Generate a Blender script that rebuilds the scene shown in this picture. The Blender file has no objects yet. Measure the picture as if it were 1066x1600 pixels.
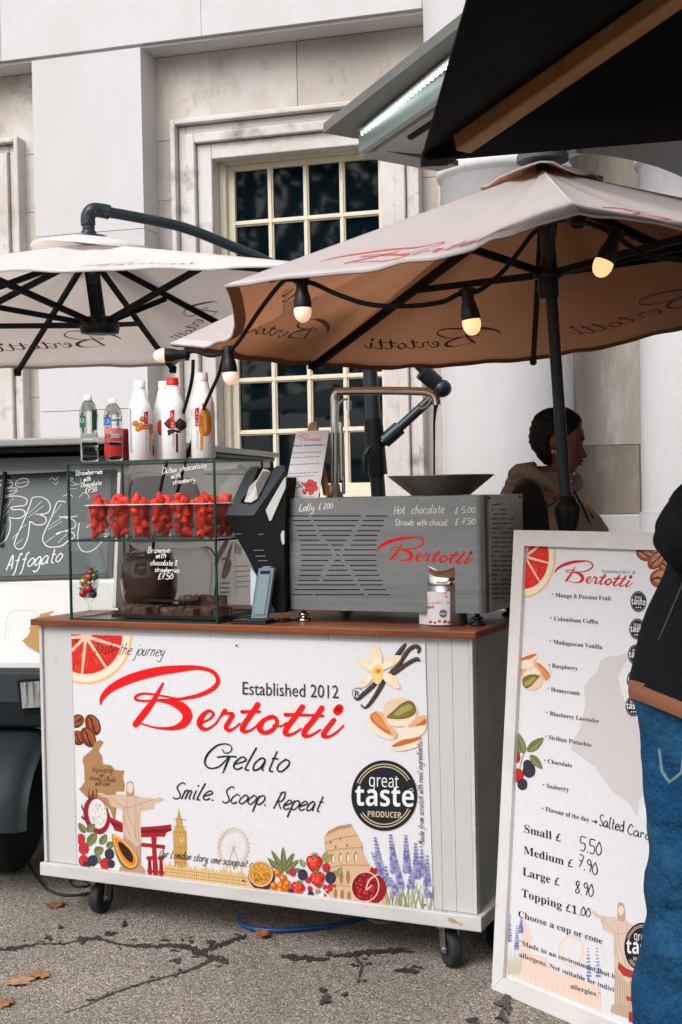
import bpy, bmesh, math, random
import numpy as np
from mathutils import Vector, Matrix
from mathutils.geometry import tessellate_polygon
R = math.radians
random.seed(7)
SC = bpy.context.scene
COL = SC.collection

# ---------------------------------------------------------------- camera, sky, sun, exposure
FPX, PITCH, ROLL = 2050.0, .017, .020
EYE = np.array([0., 0., 1.5])
fw = np.array([0, math.cos(PITCH), -math.sin(PITCH)])
_u = np.cross([1., 0, 0], fw)
rt = math.cos(ROLL)*np.array([1., 0, 0]) - math.sin(ROLL)*_u
up = math.cos(ROLL)*_u + math.sin(ROLL)*np.array([1., 0, 0])
cd = bpy.data.cameras.new('camera')
cam = bpy.data.objects.new('camera', cd); COL.objects.link(cam)
cd.sensor_fit = 'VERTICAL'; cd.sensor_height = 24.0; cd.lens = FPX/1600*24.0
cd.clip_start = .05; cd.clip_end = 2000
cam.matrix_world = Matrix(((rt[0], up[0], -fw[0], EYE[0]), (rt[1], up[1], -fw[1], EYE[1]), (rt[2], up[2], -fw[2], EYE[2]), (0, 0, 0, 1)))
SC.camera = cam
SUN_DIR = Vector((-.50, -.62, .76)).normalized()
w = bpy.data.worlds.new('World'); SC.world = w; w.use_nodes = True
nt = w.node_tree; bg = nt.nodes['Background']
sky = nt.nodes.new('ShaderNodeTexSky'); sky.sky_type = 'NISHITA'; sky.sun_disc = False
sky.sun_elevation = math.asin(SUN_DIR.z); sky.sun_rotation = math.atan2(SUN_DIR.x, SUN_DIR.y)
sky.dust_density = 4.0; sky.air_density = 1.0
hs = nt.nodes.new('ShaderNodeHueSaturation'); hs.inputs['Saturation'].default_value = .16
nt.links.new(sky.outputs[0], hs.inputs['Color']); nt.links.new(hs.outputs[0], bg.inputs['Color'])
bg.inputs['Strength'].default_value = .15
sl = bpy.data.lights.new('sun', 'SUN'); sl.energy = 1.0; sl.angle = R(34); sl.color = (1, .98, .96)
so = bpy.data.objects.new('sun', sl); COL.objects.link(so)
so.rotation_euler = SUN_DIR.to_track_quat('Z', 'Y').to_euler(); so.location = (-6, -6, 9)
vs = SC.view_settings; vs.view_transform = 'Standard'; vs.look = 'None'; vs.gamma = 1.0; vs.use_curve_mapping = False
vs.exposure = .56
SC.render.engine = 'CYCLES'
cy = SC.cycles; cy.use_denoising = True; cy.max_bounces = 10; cy.transparent_max_bounces = 24
cy.diffuse_bounces = 4; cy.glossy_bounces = 4; cy.transmission_bounces = 8; cy.caustics_reflective = False; cy.caustics_refractive = False

# ---------------------------------------------------------------- helpers
def ray(u, v): return fw + rt*((u-533)/FPX) - up*((v-800)/FPX)
def at(u, v, Z): return EYE + ray(u, v)*Z                # a photo pixel at a given distance
def on(u, v, p0, n):
    d = ray(u, v); return EYE + d*(((p0-EYE) @ n)/(d @ n))   # a photo pixel on a real plane
V3 = lambda *a: np.array(a, float)
class Frame:                                            # a real-world frame: origin, yaw; x along, y into depth, z up
    def __init__(s, o, yaw):
        s.o = V3(*o); s.ex = V3(math.cos(yaw), -math.sin(yaw), 0); s.ey = V3(math.sin(yaw), math.cos(yaw), 0); s.ez = V3(0, 0, 1)
    def __call__(s, x, y, z): return s.o + s.ex*x + s.ey*y + s.ez*z
    def loc(s, P):
        d = np.asarray(P)-s.o; return V3(d @ s.ex, d @ s.ey, d @ s.ez)
    def f(s, u, v, y): return s.loc(on(u, v, s(0, y, 0), s.ey))
    def t(s, u, v, z): return s.loc(on(u, v, s(0, 0, z), s.ez))
    def sd(s, u, v, x): return s.loc(on(u, v, s(x, 0, 0), s.ex))
    def mat(s, x=0, y=0, z=0):
        o = s(x, y, z); return Matrix(((s.ex[0], s.ey[0], 0, o[0]), (s.ex[1], s.ey[1], 0, o[1]), (0, 0, 1, o[2]), (0, 0, 0, 1)))
IDENT = Frame((0, 0, 0), 0)

def cr(pts, n=6, closed=False):                          # Catmull-Rom through points of any dimension
    P = [np.array(p, float) for p in pts]; out = []; m = len(P)
    if m < 3 and not closed:
        return [P[0]*(1-k/n)+P[-1]*(k/n) for k in range(n+1)]
    for i in range(m if closed else m-1):
        if closed: a, b, c, d = P[i-1], P[i], P[(i+1) % m], P[(i+2) % m]
        else: a, b, c, d = P[max(i-1, 0)], P[i], P[i+1], P[min(i+2, m-1)]
        for k in range(n):
            t = k/n
            out.append(.5*((2*b)+(c-a)*t+(2*a-5*b+4*c-d)*t*t+(3*b-a-3*c+d)*t**3))
    if not closed: out.append(P[-1])
    return out

class MB:
    def __init__(s, T=None): s.v = []; s.f = []; s.mi = []; s.sm = []; s.T = T
    def add(s, vs_, fs, mi=0, sm=False, world=False):
        b = len(s.v)
        s.v += [tuple(s.T(*p)) if s.T and not world else tuple(p) for p in vs_]
        for f in fs: s.f.append([b+i for i in f]); s.mi.append(mi); s.sm.append(sm)
        return s
    def box(s, a, b, mi=0):
        x0, y0, z0 = [min(p, q) for p, q in zip(a, b)]; x1, y1, z1 = [max(p, q) for p, q in zip(a, b)]
        return s.hexa([(x0,y0,z0),(x1,y0,z0),(x1,y1,z0),(x0,y1,z0),(x0,y0,z1),(x1,y0,z1),(x1,y1,z1),(x0,y1,z1)], mi)
    def hexa(s, c, mi=0):
        return s.add(c, [(0,3,2,1),(4,5,6,7),(0,1,5,4),(1,2,6,5),(2,3,7,6),(3,0,4,7)], mi)
    def prism(s, poly, vec, mi=0, mi_side=None):         # polygon of 3D points extruded along vec
        n = len(poly); P = [np.array(p, float) for p in poly]; vec = np.array(vec, float)
        tri = tessellate_polygon([[Vector(p) for p in P]])
        N = sum((np.cross(P[i]-P[0], P[(i+1) % n]-P[0]) for i in range(n)), np.zeros(3))
        fl = (N @ vec) > 0
        fs = []
        for t in tri:
            nn = np.cross(P[t[1]]-P[t[0]], P[t[2]]-P[t[0]])
            t = t if (nn @ vec) < 0 else t[::-1]
            fs.append(tuple(t)); fs.append(tuple(i+n for i in t[::-1]))
        s.add(P+[p+vec for p in P], fs, mi)
        sf = [(i, (i+1) % n, (i+1) % n+n, i+n) if fl else (i+n, (i+1) % n+n, (i+1) % n, i) for i in range(n)]
        return s.add(P+[p+vec for p in P], sf, mi if mi_side is None else mi_side)
    def tube(s, pts, r, n=8, mi=0, cap=True, sm=True):
        P = [np.array(p, float) for p in pts]; m = len(P); rr = r if hasattr(r, '__len__') else [r]*m
        vs_ = []; fs = []; prev = None
        for i in range(m):
            t = P[min(i+1, m-1)]-P[max(i-1, 0)]; t = t/(np.linalg.norm(t)+1e-12)
            a = prev if prev is not None else (V3(0, 0, 1) if abs(t[2]) < .9 else V3(1, 0, 0))
            a = a-t*(a @ t); a /= np.linalg.norm(a)+1e-12; prev = a; b = np.cross(t, a)
            vs_ += [P[i]+rr[i]*(a*math.cos(2*math.pi*k/n)+b*math.sin(2*math.pi*k/n)) for k in range(n)]
        for i in range(m-1):
            for k in range(n): fs.append((i*n+k, i*n+(k+1) % n, (i+1)*n+(k+1) % n, (i+1)*n+k))
        s.add(vs_, fs, mi, sm)
        if cap: s.add(vs_[:n], [tuple(range(n))[::-1]], mi); s.add(vs_[-n:], [tuple(range(n))], mi)
        return s
    def bar(s, p, q, wd, ht, mi=0, upv=(0, 0, 1)):       # rectangular bar
        p = np.array(p, float); q = np.array(q, float); t = q-p; t /= np.linalg.norm(t)
        u = np.array(upv, float); sdv = np.cross(t, u); sdv /= np.linalg.norm(sdv); u = np.cross(sdv, t)
        c = []
        for b in (p, q): c += [b-sdv*wd/2-u*ht/2, b+sdv*wd/2-u*ht/2, b+sdv*wd/2+u*ht/2, b-sdv*wd/2+u*ht/2]
        return s.add(c, [(0,3,2,1)[::-1],(4,5,6,7)[::-1],(0,1,5,4)[::-1],(1,2,6,5)[::-1],(2,3,7,6)[::-1],(3,0,4,7)[::-1]], mi)
    def lathe(s, prof, c=(0, 0, 0), n=24, mi=0, sm=True, A=None):   # prof: (radius, height); A maps local xyz
        vs_ = []; fs = []; m = len(prof)
        for r_, z in prof:
            for k in range(n):
                a = 2*math.pi*k/n; p = V3(r_*math.cos(a), r_*math.sin(a), z)
                vs_.append((A(p) if A else p)+np.array(c, float))
        for i in range(m-1):
            for k in range(n): fs.append((i*n+k, i*n+(k+1) % n, (i+1)*n+(k+1) % n, (i+1)*n+k))
        s.add(vs_, fs, mi, sm)
        if prof[0][0] > 1e-4: s.add(vs_[:n], [tuple(range(n))[::-1]], mi)
        if prof[-1][0] > 1e-4: s.add(vs_[-n:], [tuple(range(n))], mi)
        return s
    def ell(s, c, rx, ry, rz, n=16, m=10, mi=0, A=None, lump=0):
        vs_ = []; fs = []
        for i in range(m+1):
            th = math.pi*i/m
            for k in range(n):
                a = 2*math.pi*k/n; q = 1+lump*random.uniform(-1, 1)
                p = V3(rx*math.sin(th)*math.cos(a)*q, ry*math.sin(th)*math.sin(a)*q, -rz*math.cos(th)*q)
                vs_.append((A(p) if A else p)+np.array(c, float))
        for i in range(m):
            for k in range(n): fs.append((i*n+k, i*n+(k+1) % n, (i+1)*n+(k+1) % n, (i+1)*n+k))
        return s.add(vs_, fs, mi, True)
    def loft(s, rings, n=16, mi=0, sm=True, cap=True):   # rings: (center, ax, ay) half-axis vectors
        vs_ = []; fs = []
        for c, ax, ay in rings:
            c, ax, ay = [np.array(q, float) for q in (c, ax, ay)]
            vs_ += [c+ax*math.cos(2*math.pi*k/n)+ay*math.sin(2*math.pi*k/n) for k in range(n)]
        for i in range(len(rings)-1):
            for k in range(n): fs.append((i*n+k, i*n+(k+1) % n, (i+1)*n+(k+1) % n, (i+1)*n+k))
        s.add(vs_, fs, mi, sm)
        if cap: s.add(vs_[:n], [tuple(range(n))[::-1]], mi); s.add(vs_[-n:], [tuple(range(n))], mi)
        return s
    def obj(s, name, mats, parent=None, bevel=0, merge=False, recalc=False):
        me = bpy.data.meshes.new(name)
        V = s.v
        if parent is not None:
            inv = PINV[parent.name]; V = [tuple(inv @ Vector(p)) for p in V]
        me.from_pydata(V, [], s.f)
        me.polygons.foreach_set('material_index', s.mi); me.polygons.foreach_set('use_smooth', s.sm)
        for m_ in (mats if isinstance(mats, (list, tuple)) else [mats]): me.materials.append(m_)
        if merge or recalc:
            bm = bmesh.new(); bm.from_mesh(me); bmesh.ops.remove_doubles(bm, verts=bm.verts, dist=1e-5)
            if recalc: bmesh.ops.recalc_face_normals(bm, faces=bm.faces)
            bm.to_mesh(me); bm.free()
        me.update()
        o = bpy.data.objects.new(name, me); COL.objects.link(o)
        if parent is not None: o.parent = parent; PINV[o.name] = PINV[parent.name]
        else: PINV[o.name] = Matrix.Identity(4)
        if bevel:
            b = o.modifiers.new('bevel', 'BEVEL'); b.width = bevel; b.segments = 2; b.limit_method = 'ANGLE'; b.angle_limit = R(40); b.use_clamp_overlap = True
        return o
PINV = {}
def tag(o, label, cat, group=None):
    o['label'] = label; o['category'] = cat
    if group: o['group'] = group
    return o
def thing(name, label, cat, M, group=None):              # Empty at the thing's base; parts are built in world coordinates below it
    o = bpy.data.objects.new(name, None); COL.objects.link(o)
    if not isinstance(M, Matrix): M = Matrix.Translation(Vector(M))
    o.matrix_world = M; PINV[o.name] = M.inverted(); o.empty_display_size = .05
    return tag(o, label, cat, group)
def localthing(name, label, cat, group=None):            # a prototype modelled round its own origin, to be copied
    return thing(name, label, cat, Matrix.Identity(4), group)
def place(o, M, first, label=None):                      # copy thing + parts (or move the first one)
    if first: c = o
    else:
        c = o.copy(); COL.objects.link(c)
        for ch in list(KIDS.get(o.name, [])):
            d = ch.copy(); COL.objects.link(d); d.parent = c
            for g in KIDS.get(ch.name, []):
                e = g.copy(); COL.objects.link(e); e.parent = d
    c.matrix_world = M
    if label: c['label'] = label
    return c
KIDS = {}
def kids(o, *ch): KIDS[o.name] = list(ch)

# ---------------------------------------------------------------- materials
def M(name, col, rough=.5, metal=0., spec=.5, var=None, bump=None, trans=0., ior=1.45, emit=None, island=0, coord='Object', var2=None, coat=0, transl=0, stretch=None):
    m = bpy.data.materials.new(name); m.use_nodes = True; t = m.node_tree; b = t.nodes['Principled BSDF']
    b.inputs['Base Color'].default_value = (*col, 1); b.inputs['Roughness'].default_value = rough; b.inputs['Metallic'].default_value = metal
    b.inputs['Specular IOR Level'].default_value = spec; b.inputs['IOR'].default_value = ior; b.inputs['Transmission Weight'].default_value = trans
    if coat: b.inputs['Coat Weight'].default_value = coat; b.inputs['Coat Roughness'].default_value = .15
    if emit: b.inputs['Emission Color'].default_value = (*emit[0], 1); b.inputs['Emission Strength'].default_value = emit[1]
    tc = t.nodes.new('ShaderNodeTexCoord'); src = tc.outputs[coord]
    if stretch:
        mp = t.nodes.new('ShaderNodeMapping'); mp.inputs['Scale'].default_value = stretch; t.links.new(src, mp.inputs[0]); src = mp.outputs[0]
    cur = None
    def noise(sc, det=5, rgh=.6):
        n = t.nodes.new('ShaderNodeTexNoise'); n.inputs['Scale'].default_value = sc; n.inputs['Detail'].default_value = det; n.inputs['Roughness'].default_value = rgh
        t.links.new(src, n.inputs['Vector']); return n.outputs['Fac']
    def mixc(fac, a, bcol):
        x = t.nodes.new('ShaderNodeMix'); x.data_type = 'RGBA'; t.links.new(fac, x.inputs['Factor'])
        if isinstance(a, tuple): x.inputs[6].default_value = (*a, 1)
        else: t.links.new(a, x.inputs[6])
        x.inputs[7].default_value = (*bcol, 1); return x.outputs[2]
    def ramp(fac, p0, p1):
        r_ = t.nodes.new('ShaderNodeMapRange'); r_.inputs[1].default_value = p0; r_.inputs[2].default_value = p1; t.links.new(fac, r_.inputs[0]); return r_.outputs[0]
    if var:                                              # (scale, other colour, lo, hi)
        for (sc, c2, lo, hi) in ([var] if not isinstance(var, list) else var):
            cur = mixc(ramp(noise(sc), lo, hi), cur if cur is not None else tuple(col), c2)
    if island:
        g = t.nodes.new('ShaderNodeNewGeometry'); h = t.nodes.new('ShaderNodeHueSaturation')
        mr = t.nodes.new('ShaderNodeMapRange'); mr.inputs[3].default_value = 1-island; mr.inputs[4].default_value = 1+island
        t.links.new(g.outputs['Random Per Island'], mr.inputs[0]); t.links.new(mr.outputs[0], h.inputs['Value'])
        if cur is not None: t.links.new(cur, h.inputs['Color'])
        else: h.inputs['Color'].default_value = (*col, 1)
        cur = h.outputs[0]
    if cur is not None: t.links.new(cur, b.inputs['Base Color'])
    if bump:
        bl = bump if isinstance(bump, list) else [bump]; prev = None
        for sc, st, ds in bl:
            bn = t.nodes.new('ShaderNodeBump'); bn.inputs['Strength'].default_value = st; bn.inputs['Distance'].default_value = ds
            t.links.new(noise(sc, 4), bn.inputs['Height'])
            if prev is not None: t.links.new(prev, bn.inputs['Normal'])
            prev = bn.outputs[0]
        t.links.new(prev, b.inputs['Normal'])
    if transl:                                           # cloth that lets some daylight through
        tb = t.nodes.new('ShaderNodeBsdfTranslucent'); mx = t.nodes.new('ShaderNodeMixShader'); mx.inputs[0].default_value = transl
        if cur is not None: t.links.new(cur, tb.inputs['Color'])
        else: tb.inputs['Color'].default_value = (*col, 1)
        ou = t.nodes['Material Output']; t.links.new(b.outputs[0], mx.inputs[1]); t.links.new(tb.outputs[0], mx.inputs[2]); t.links.new(mx.outputs[0], ou.inputs['Surface'])
    return m
def glass(name, tint=(1, 1, 1), rough=.0, f0=.04, refl=1.0):   # thin clear sheet: see-through with a Fresnel reflection
    m = bpy.data.materials.new(name); m.use_nodes = True; t = m.node_tree
    for n in list(t.nodes): t.nodes.remove(n)
    o = t.nodes.new('ShaderNodeOutputMaterial'); mx = t.nodes.new('ShaderNodeMixShader'); tr = t.nodes.new('ShaderNodeBsdfTransparent'); gl = t.nodes.new('ShaderNodeBsdfGlossy')
    fr = t.nodes.new('ShaderNodeFresnel'); fr.inputs['IOR'].default_value = 1.45; tr.inputs['Color'].default_value = (*tint, 1); gl.inputs['Roughness'].default_value = rough
    mt = t.nodes.new('ShaderNodeMath'); mt.operation = 'MULTIPLY'; mt.inputs[1].default_value = refl
    t.links.new(fr.outputs[0], mt.inputs[0]); t.links.new(mt.outputs[0], mx.inputs[0]); t.links.new(tr.outputs[0], mx.inputs[1]); t.links.new(gl.outputs[0], mx.inputs[2]); t.links.new(mx.outputs[0], o.inputs[0])
    return m
_flat = {}
def C(r, g, b, rough=.55):                               # printed ink of an sRGB 0-255 colour
    k = (r, g, b, rough)
    if k not in _flat:
        lin = [(c/255/12.92 if c/255 < .04045 else ((c/255+.055)/1.055)**2.4)*.76 for c in (r, g, b)]
        m = bpy.data.materials.new('ink'); m.use_nodes = True; p = m.node_tree.nodes['Principled BSDF']
        p.inputs['Base Color'].default_value = (*lin, 1); p.inputs['Roughness'].default_value = rough; p.inputs['Specular IOR Level'].default_value = .3
        _flat[k] = m
    return _flat[k]

# ---------------------------------------------------------------- lettering: one-stroke hand font (x, y+4 in hex) and printed faces
HAND = dict(a="48 29 07 05 14 35 48 45 54", b="0d 04 07 29 48 46 34 05", c="48 29 07 05 24 45", d="48 29 07 05 14 35 47 4d 45 54", e="06 37 48 29 07 05 24 45", f="4c 3d 2b 26 22 10|09 39",
  g="48 29 07 05 14 35 48 42 20 01", h="0d 04 07 29 38 35 44", i="09 05 14|0b 0c", j="29 21 00|2b 2c", k="0d 04|39 06 15 44", l="1d 05 14 24", m="09 04 07 19 28 24 27 39 48 45 54", n="09 04 07 29 38 35 44",
  o="29 07 05 24 46 48 29", p="09 00 07 29 48 46 24 05", q="48 29 07 05 24 46 49 40 51", r="09 04 07 19 38", s="38 19 08 26 35 24 04", t="1c 15 24 34|09 39", u="09 05 14 35 39 35 44", v="09 14 39", w="09 14 28 34 49",
  x="09 34|39 04", y="09 06 15 36 39 31 10 01", z="09 39 04 34", A="04 2d 44|17 37", B="0d 04|0d 3d 3a 08 39 46 34 04", C="4b 2d 09 06 24 45", D="0d 04 34 57 5a 3d 0d", E="4d 0d 04 44|08 38", F="04 0d 4d|08 38",
  G="5b 4d 2d 0a 06 14 35 48|28 58", H="0d 04|4d 44|08 48", I="1d 05|0d 2d|04 24", L="0d 05 04 44", M="04 1d 27 4d 54", O="2d 09 06 24 46 4a 2d", P="04 0d 3d 4a 38 08", R="04 1d|0c 3d 4a 38 18 54", S="4c 2d 0b 19 37 45 24 05",
  T="0d 5d|2d 24", **{'0': "2d 09 06 24 46 49 2d", '1': "0b 1d 14", '2': "0b 2d 3a 04 44", '5': "4d 0d 09 39 47 34 04", '7': "0d 4d 14|09 39", '8': "2d 0b 37 46 24 05 17 3b 2d", '9': "4a 2d 0b 29 4a 34", '£': "4c 2d 1a 16 04 44|08 38",
  '&': "44 0a 2d 3b 06 14 46", '.': "04 14", ',': "14 02", "'": "0d 0b", '-': "07 37", '|': "0d 02"})
def hand_strokes(s):
    out = []; x = 0.
    for ch in s:
        if ch == ' ': x += 3.2; continue
        g = HAND.get(ch)
        if g is None: x += 3; continue
        wd = 0
        for st in g.split('|'):
            p = [(int(q[0]), int(q[1], 16)-4) for q in st.split()]
            wd = max(wd, max(a for a, _ in p)); out.append([(x+a, b) for a, b in p])
        x += wd+1.35
    return out, x-1.35
def mathmap(s, style):
    if style == 'plain': return s
    U, L, D = dict(serif=(0x1D400, 0x1D41A, 0x1D7CE), sans=(0x1D5D4, 0x1D5EE, 0x1D7EC), thin=(0x1D5A0, 0x1D5BA, 0x1D7E2))[style]
    return ''.join(chr(U+ord(c)-65) if 'A' <= c <= 'Z' else chr(L+ord(c)-97) if 'a' <= c <= 'z' else chr(D+ord(c)-48) if '0' <= c <= '9' else c for c in s)
_tc = {}
def printed(s, style):
    k = (s, style)
    if k not in _tc:
        cu = bpy.data.curves.new('lettering', 'FONT'); cu.body = mathmap(s, style); cu.resolution_u = 3; cu.fill_mode = 'FRONT'
        o = bpy.data.objects.new('lettering', cu); me = o.to_mesh()
        vv = [(q.co.x, q.co.y) for q in me.vertices]; ff = [tuple(p.vertices) for p in me.polygons]
        o.to_mesh_clear(); bpy.data.objects.remove(o); bpy.data.curves.remove(cu)
        cap = .72; x0 = min([q[0] for q in vv] or [0]); x1 = max([q[0] for q in vv] or [1])
        _tc[k] = ([((a-x0)/(x1-x0), b/cap) for a, b in vv], ff, (x1-x0)/cap)
    return _tc[k]

class Ink:                                               # printing on a real surface: fn(u, v, offset) -> world point
    def __init__(s, mb, fn, mats, clip=None, step=5e-6, base=2.5e-4, curved=0):
        s.mb = mb; s.fn = fn; s.mats = mats; s.off = base; s.step = step; s.clip = clip; s.curved = curved
    def mi(s, m):
        if m not in s.mats: s.mats.append(m)
        return s.mats.index(m)
    def nxt(s): s.off += s.step
    def _clip(s, poly):
        if not s.clip: return poly
        q = s.clip; n = len(q)
        ar = sum(q[i][0]*q[(i+1) % n][1]-q[(i+1) % n][0]*q[i][1] for i in range(n)); sg = 1 if ar > 0 else -1
        for i in range(n):
            a, b = q[i], q[(i+1) % n]; out = []
            sd = lambda p: sg*((b[0]-a[0])*(p[1]-a[1])-(b[1]-a[1])*(p[0]-a[0]))
            for j in range(len(poly)):
                p, r_ = poly[j], poly[(j+1) % len(poly)]; d0, d1 = sd(p), sd(r_)
                if d0 >= 0: out.append(p)
                if (d0 >= 0) != (d1 >= 0):
                    t = d0/(d0-d1); out.append((p[0]+(r_[0]-p[0])*t, p[1]+(r_[1]-p[1])*t))
            poly = out
            if len(poly) < 3: return []
        return poly
    def poly(s, pts, m, smooth=0, nolayer=False):
        if smooth: pts = [tuple(p) for p in cr(pts, smooth, True)]
        pts = s._clip([(float(p[0]), float(p[1])) for p in pts])
        if len(pts) < 3: return
        if not nolayer: s.nxt()
        if s.curved:                                     # on a round body: cut into upright strips so the print follows the curve
            a0, a1 = min(p[0] for p in pts), max(p[0] for p in pts); n = max(1, int(math.ceil((a1-a0)/s.curved)))
            for k in range(n):
                x0, x1 = a0+(a1-a0)*k/n, a0+(a1-a0)*(k+1)/n; q = pts
                for lim, sg in ((x0, 1), (x1, -1)):
                    out = []
                    for j in range(len(q)):
                        p, r_ = q[j], q[(j+1) % len(q)]; d0, d1 = sg*(p[0]-lim), sg*(r_[0]-lim)
                        if d0 >= -1e-9: out.append(p)
                        if (d0 >= -1e-9) != (d1 >= -1e-9): t = d0/(d0-d1); out.append((p[0]+(r_[0]-p[0])*t, p[1]+(r_[1]-p[1])*t))
                    q = out
                    if len(q) < 3: break
                if len(q) >= 3:
                    tri = tessellate_polygon([[Vector((p[0], p[1], 0)) for p in q]])
                    s.mb.add([s.fn(p[0], p[1], s.off) for p in q], [tuple(t) for t in tri], s.mi(m), world=True)
            return
        tri = [(0, 1, 2)] if len(pts) == 3 else ([(0, 1, 2, 3)] if len(pts) == 4 and nolayer else tessellate_polygon([[Vector((p[0], p[1], 0)) for p in pts]]))
        s.mb.add([s.fn(p[0], p[1], s.off) for p in pts], [tuple(t) for t in tri], s.mi(m), world=True)
    def ell(s, c, rx, ry, m, rot=0, n=18, nolayer=False):
        ca, sa = math.cos(rot), math.sin(rot)
        s.poly([(c[0]+rx*math.cos(a)*ca-ry*math.sin(a)*sa, c[1]+rx*math.cos(a)*sa+ry*math.sin(a)*ca) for a in [2*math.pi*k/n for k in range(n)]], m, nolayer=nolayer)
    def ring(s, c, r0, r1, m, a0=0, a1=2*math.pi, n=32, asp=1.0):
        s.nxt()
        for k in range(n):
            b0, b1 = a0+(a1-a0)*k/n, a0+(a1-a0)*(k+1)/n
            s.poly([(c[0]+r*math.cos(b), c[1]+r*asp*math.sin(b)) for r, b in ((r0, b0), (r1, b0), (r1, b1), (r0, b1))], m, nolayer=True)
    def stroke(s, pts, m, n=5, layer=True, caps=True, smooth=True):   # pts (u, v, width)
        if layer: s.nxt()
        P = cr(pts, n) if smooth and len(pts) > 2 else [np.array(p, float) for p in pts]
        L = []; Rr = []
        for i in range(len(P)):
            t = P[min(i+1, len(P)-1)][:2]-P[max(i-1, 0)][:2]; l = np.linalg.norm(t); t = t/l if l > 1e-9 else np.array([1., 0])
            nn = np.array([-t[1], t[0]])*P[i][2]/2; L.append(P[i][:2]+nn); Rr.append(P[i][:2]-nn)
        for i in range(len(P)-1): s.poly([L[i], L[i+1], Rr[i+1], Rr[i]], m, nolayer=True)
        if caps:
            for p in (P[0], P[-1]): s.ell(p[:2], p[2]/2, p[2]/2, m, n=8, nolayer=True)
    def hand(s, txt, u0, v0, u1, v1, xh, wd, m, slant=.25, wob=.0):   # handwriting between two baseline points, xh = x-height
        st, L = hand_strokes(txt); d = np.array([u1-u0, v1-v0])/L; k = xh/5.; s.nxt(); ln = np.linalg.norm(d)
        for q in st:
            pp = []
            for x, y in q:
                y2 = y+random.uniform(-wob, wob); x2 = x+y*slant*k/ln+random.uniform(-wob, wob)
                pp.append((u0+d[0]*x2, v0+d[1]*x2-y2*k, wd*(1+.25*(random.random()-.5))))
            s.stroke(pp, m, n=4, layer=True, caps=False)
    def type(s, txt, u0, v0, u1, v1, cap, m, style='serif', upv=(0, -1)):
        vv, ff, _ = printed(txt, style); s.nxt(); du, dv = u1-u0, v1-v0
        pts = [(u0+du*x+upv[0]*y*cap, v0+dv*x+upv[1]*y*cap) for x, y in vv]
        if s.clip:
            for f in ff: s.poly([pts[i] for i in f], m, nolayer=True)
        else: s.mb.add([s.fn(a, b, s.off) for a, b in pts], ff, s.mi(m), world=True)

# the shop's script logo, traced as brush strokes (x, y, width), unit = logo length, origin = left end on the baseline row
LOGO = []
def _lg(pts, ox, oy, sc): LOGO.append([((ox+x/sc-157)/380., (oy+y/sc-1148)/380., w_/sc/380.) for x, y, w_ in pts])
for q in ([(230,412,8),(240,378,24),(285,330,38),(380,280,48),(520,240,48),(660,222,36),(760,218,22),(835,240,22),(862,285,22),(840,325,24),(770,362,22),(680,382,16),(600,390,12)],
          [(640,384,10),(560,368,10),(470,356,12),(425,368,14),(420,388,14),(470,396,12),(540,392,16),(610,402,34),(672,432,52),(698,478,52),(672,522,40),(610,543,20),(530,540,11),(470,524,9),(425,510,9)],
          [(566,302,12),(545,340,18),(508,405,28),(465,462,36),(418,522,32)]): _lg(q, 90, 980, 3.439)
for q in ([(85,290,16),(150,262,14),(178,228,18),(150,207,20),(110,237,32),(88,285,38),(110,322,28),(150,320,16),(200,282,12)], [(190,292,10),(225,242,14),(252,208,32)],
          [(232,224,16),(270,224,18),(300,232,30),(278,275,30),(258,312,30),(278,332,24),(312,318,14),(348,288,12)], [(462,168,36),(425,222,34),(372,300,36),(366,334,32),(400,338,18),(445,312,12),(470,285,12)],
          [(362,214,24),(476,212,16)], [(560,244,26),(500,268,28),(474,318,38),(505,348,28),(555,330,28),(585,285,24),(572,250,24),(535,244,20)], [(560,300,12),(610,306,12),(645,285,14)],
          [(748,182,36),(705,242,34),(647,320,36),(642,354,32),(680,358,18),(740,322,12)], [(640,232,26),(760,234,18),(880,240,18)], [(872,190,36),(830,252,34),(767,330,36),(762,364,32),(800,366,18),(864,328,12)],
          [(950,266,30),(900,330,34),(882,366,32),(920,372,18),(970,342,14),(1012,302,12)], [(985,190,52),(972,208,56)]): _lg(q, 290, 1060, 4.1)
def logo(ink, m, u0, v0, ux, uy, vx, vy, bold=1.0, n=4):   # x axis (ux, uy) = logo length, y axis (vx, vy) = same length downwards
    ink.nxt(); sc = (math.hypot(ux, uy)+math.hypot(vx, vy))/2
    for st in LOGO:
        ink.stroke([(u0+x*ux+y*vx, v0+x*uy+y*vy, w_*sc*bold) for x, y, w_ in st], m, n=n, layer=True, caps=False); ink.nxt(); [ink.ell((u0+x*ux+y*vx, v0+x*uy+y*vy), w_*sc*bold/2, w_*sc*bold/2, m, n=10, nolayer=True) for x, y, w_ in (st[0], st[-1])]
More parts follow.
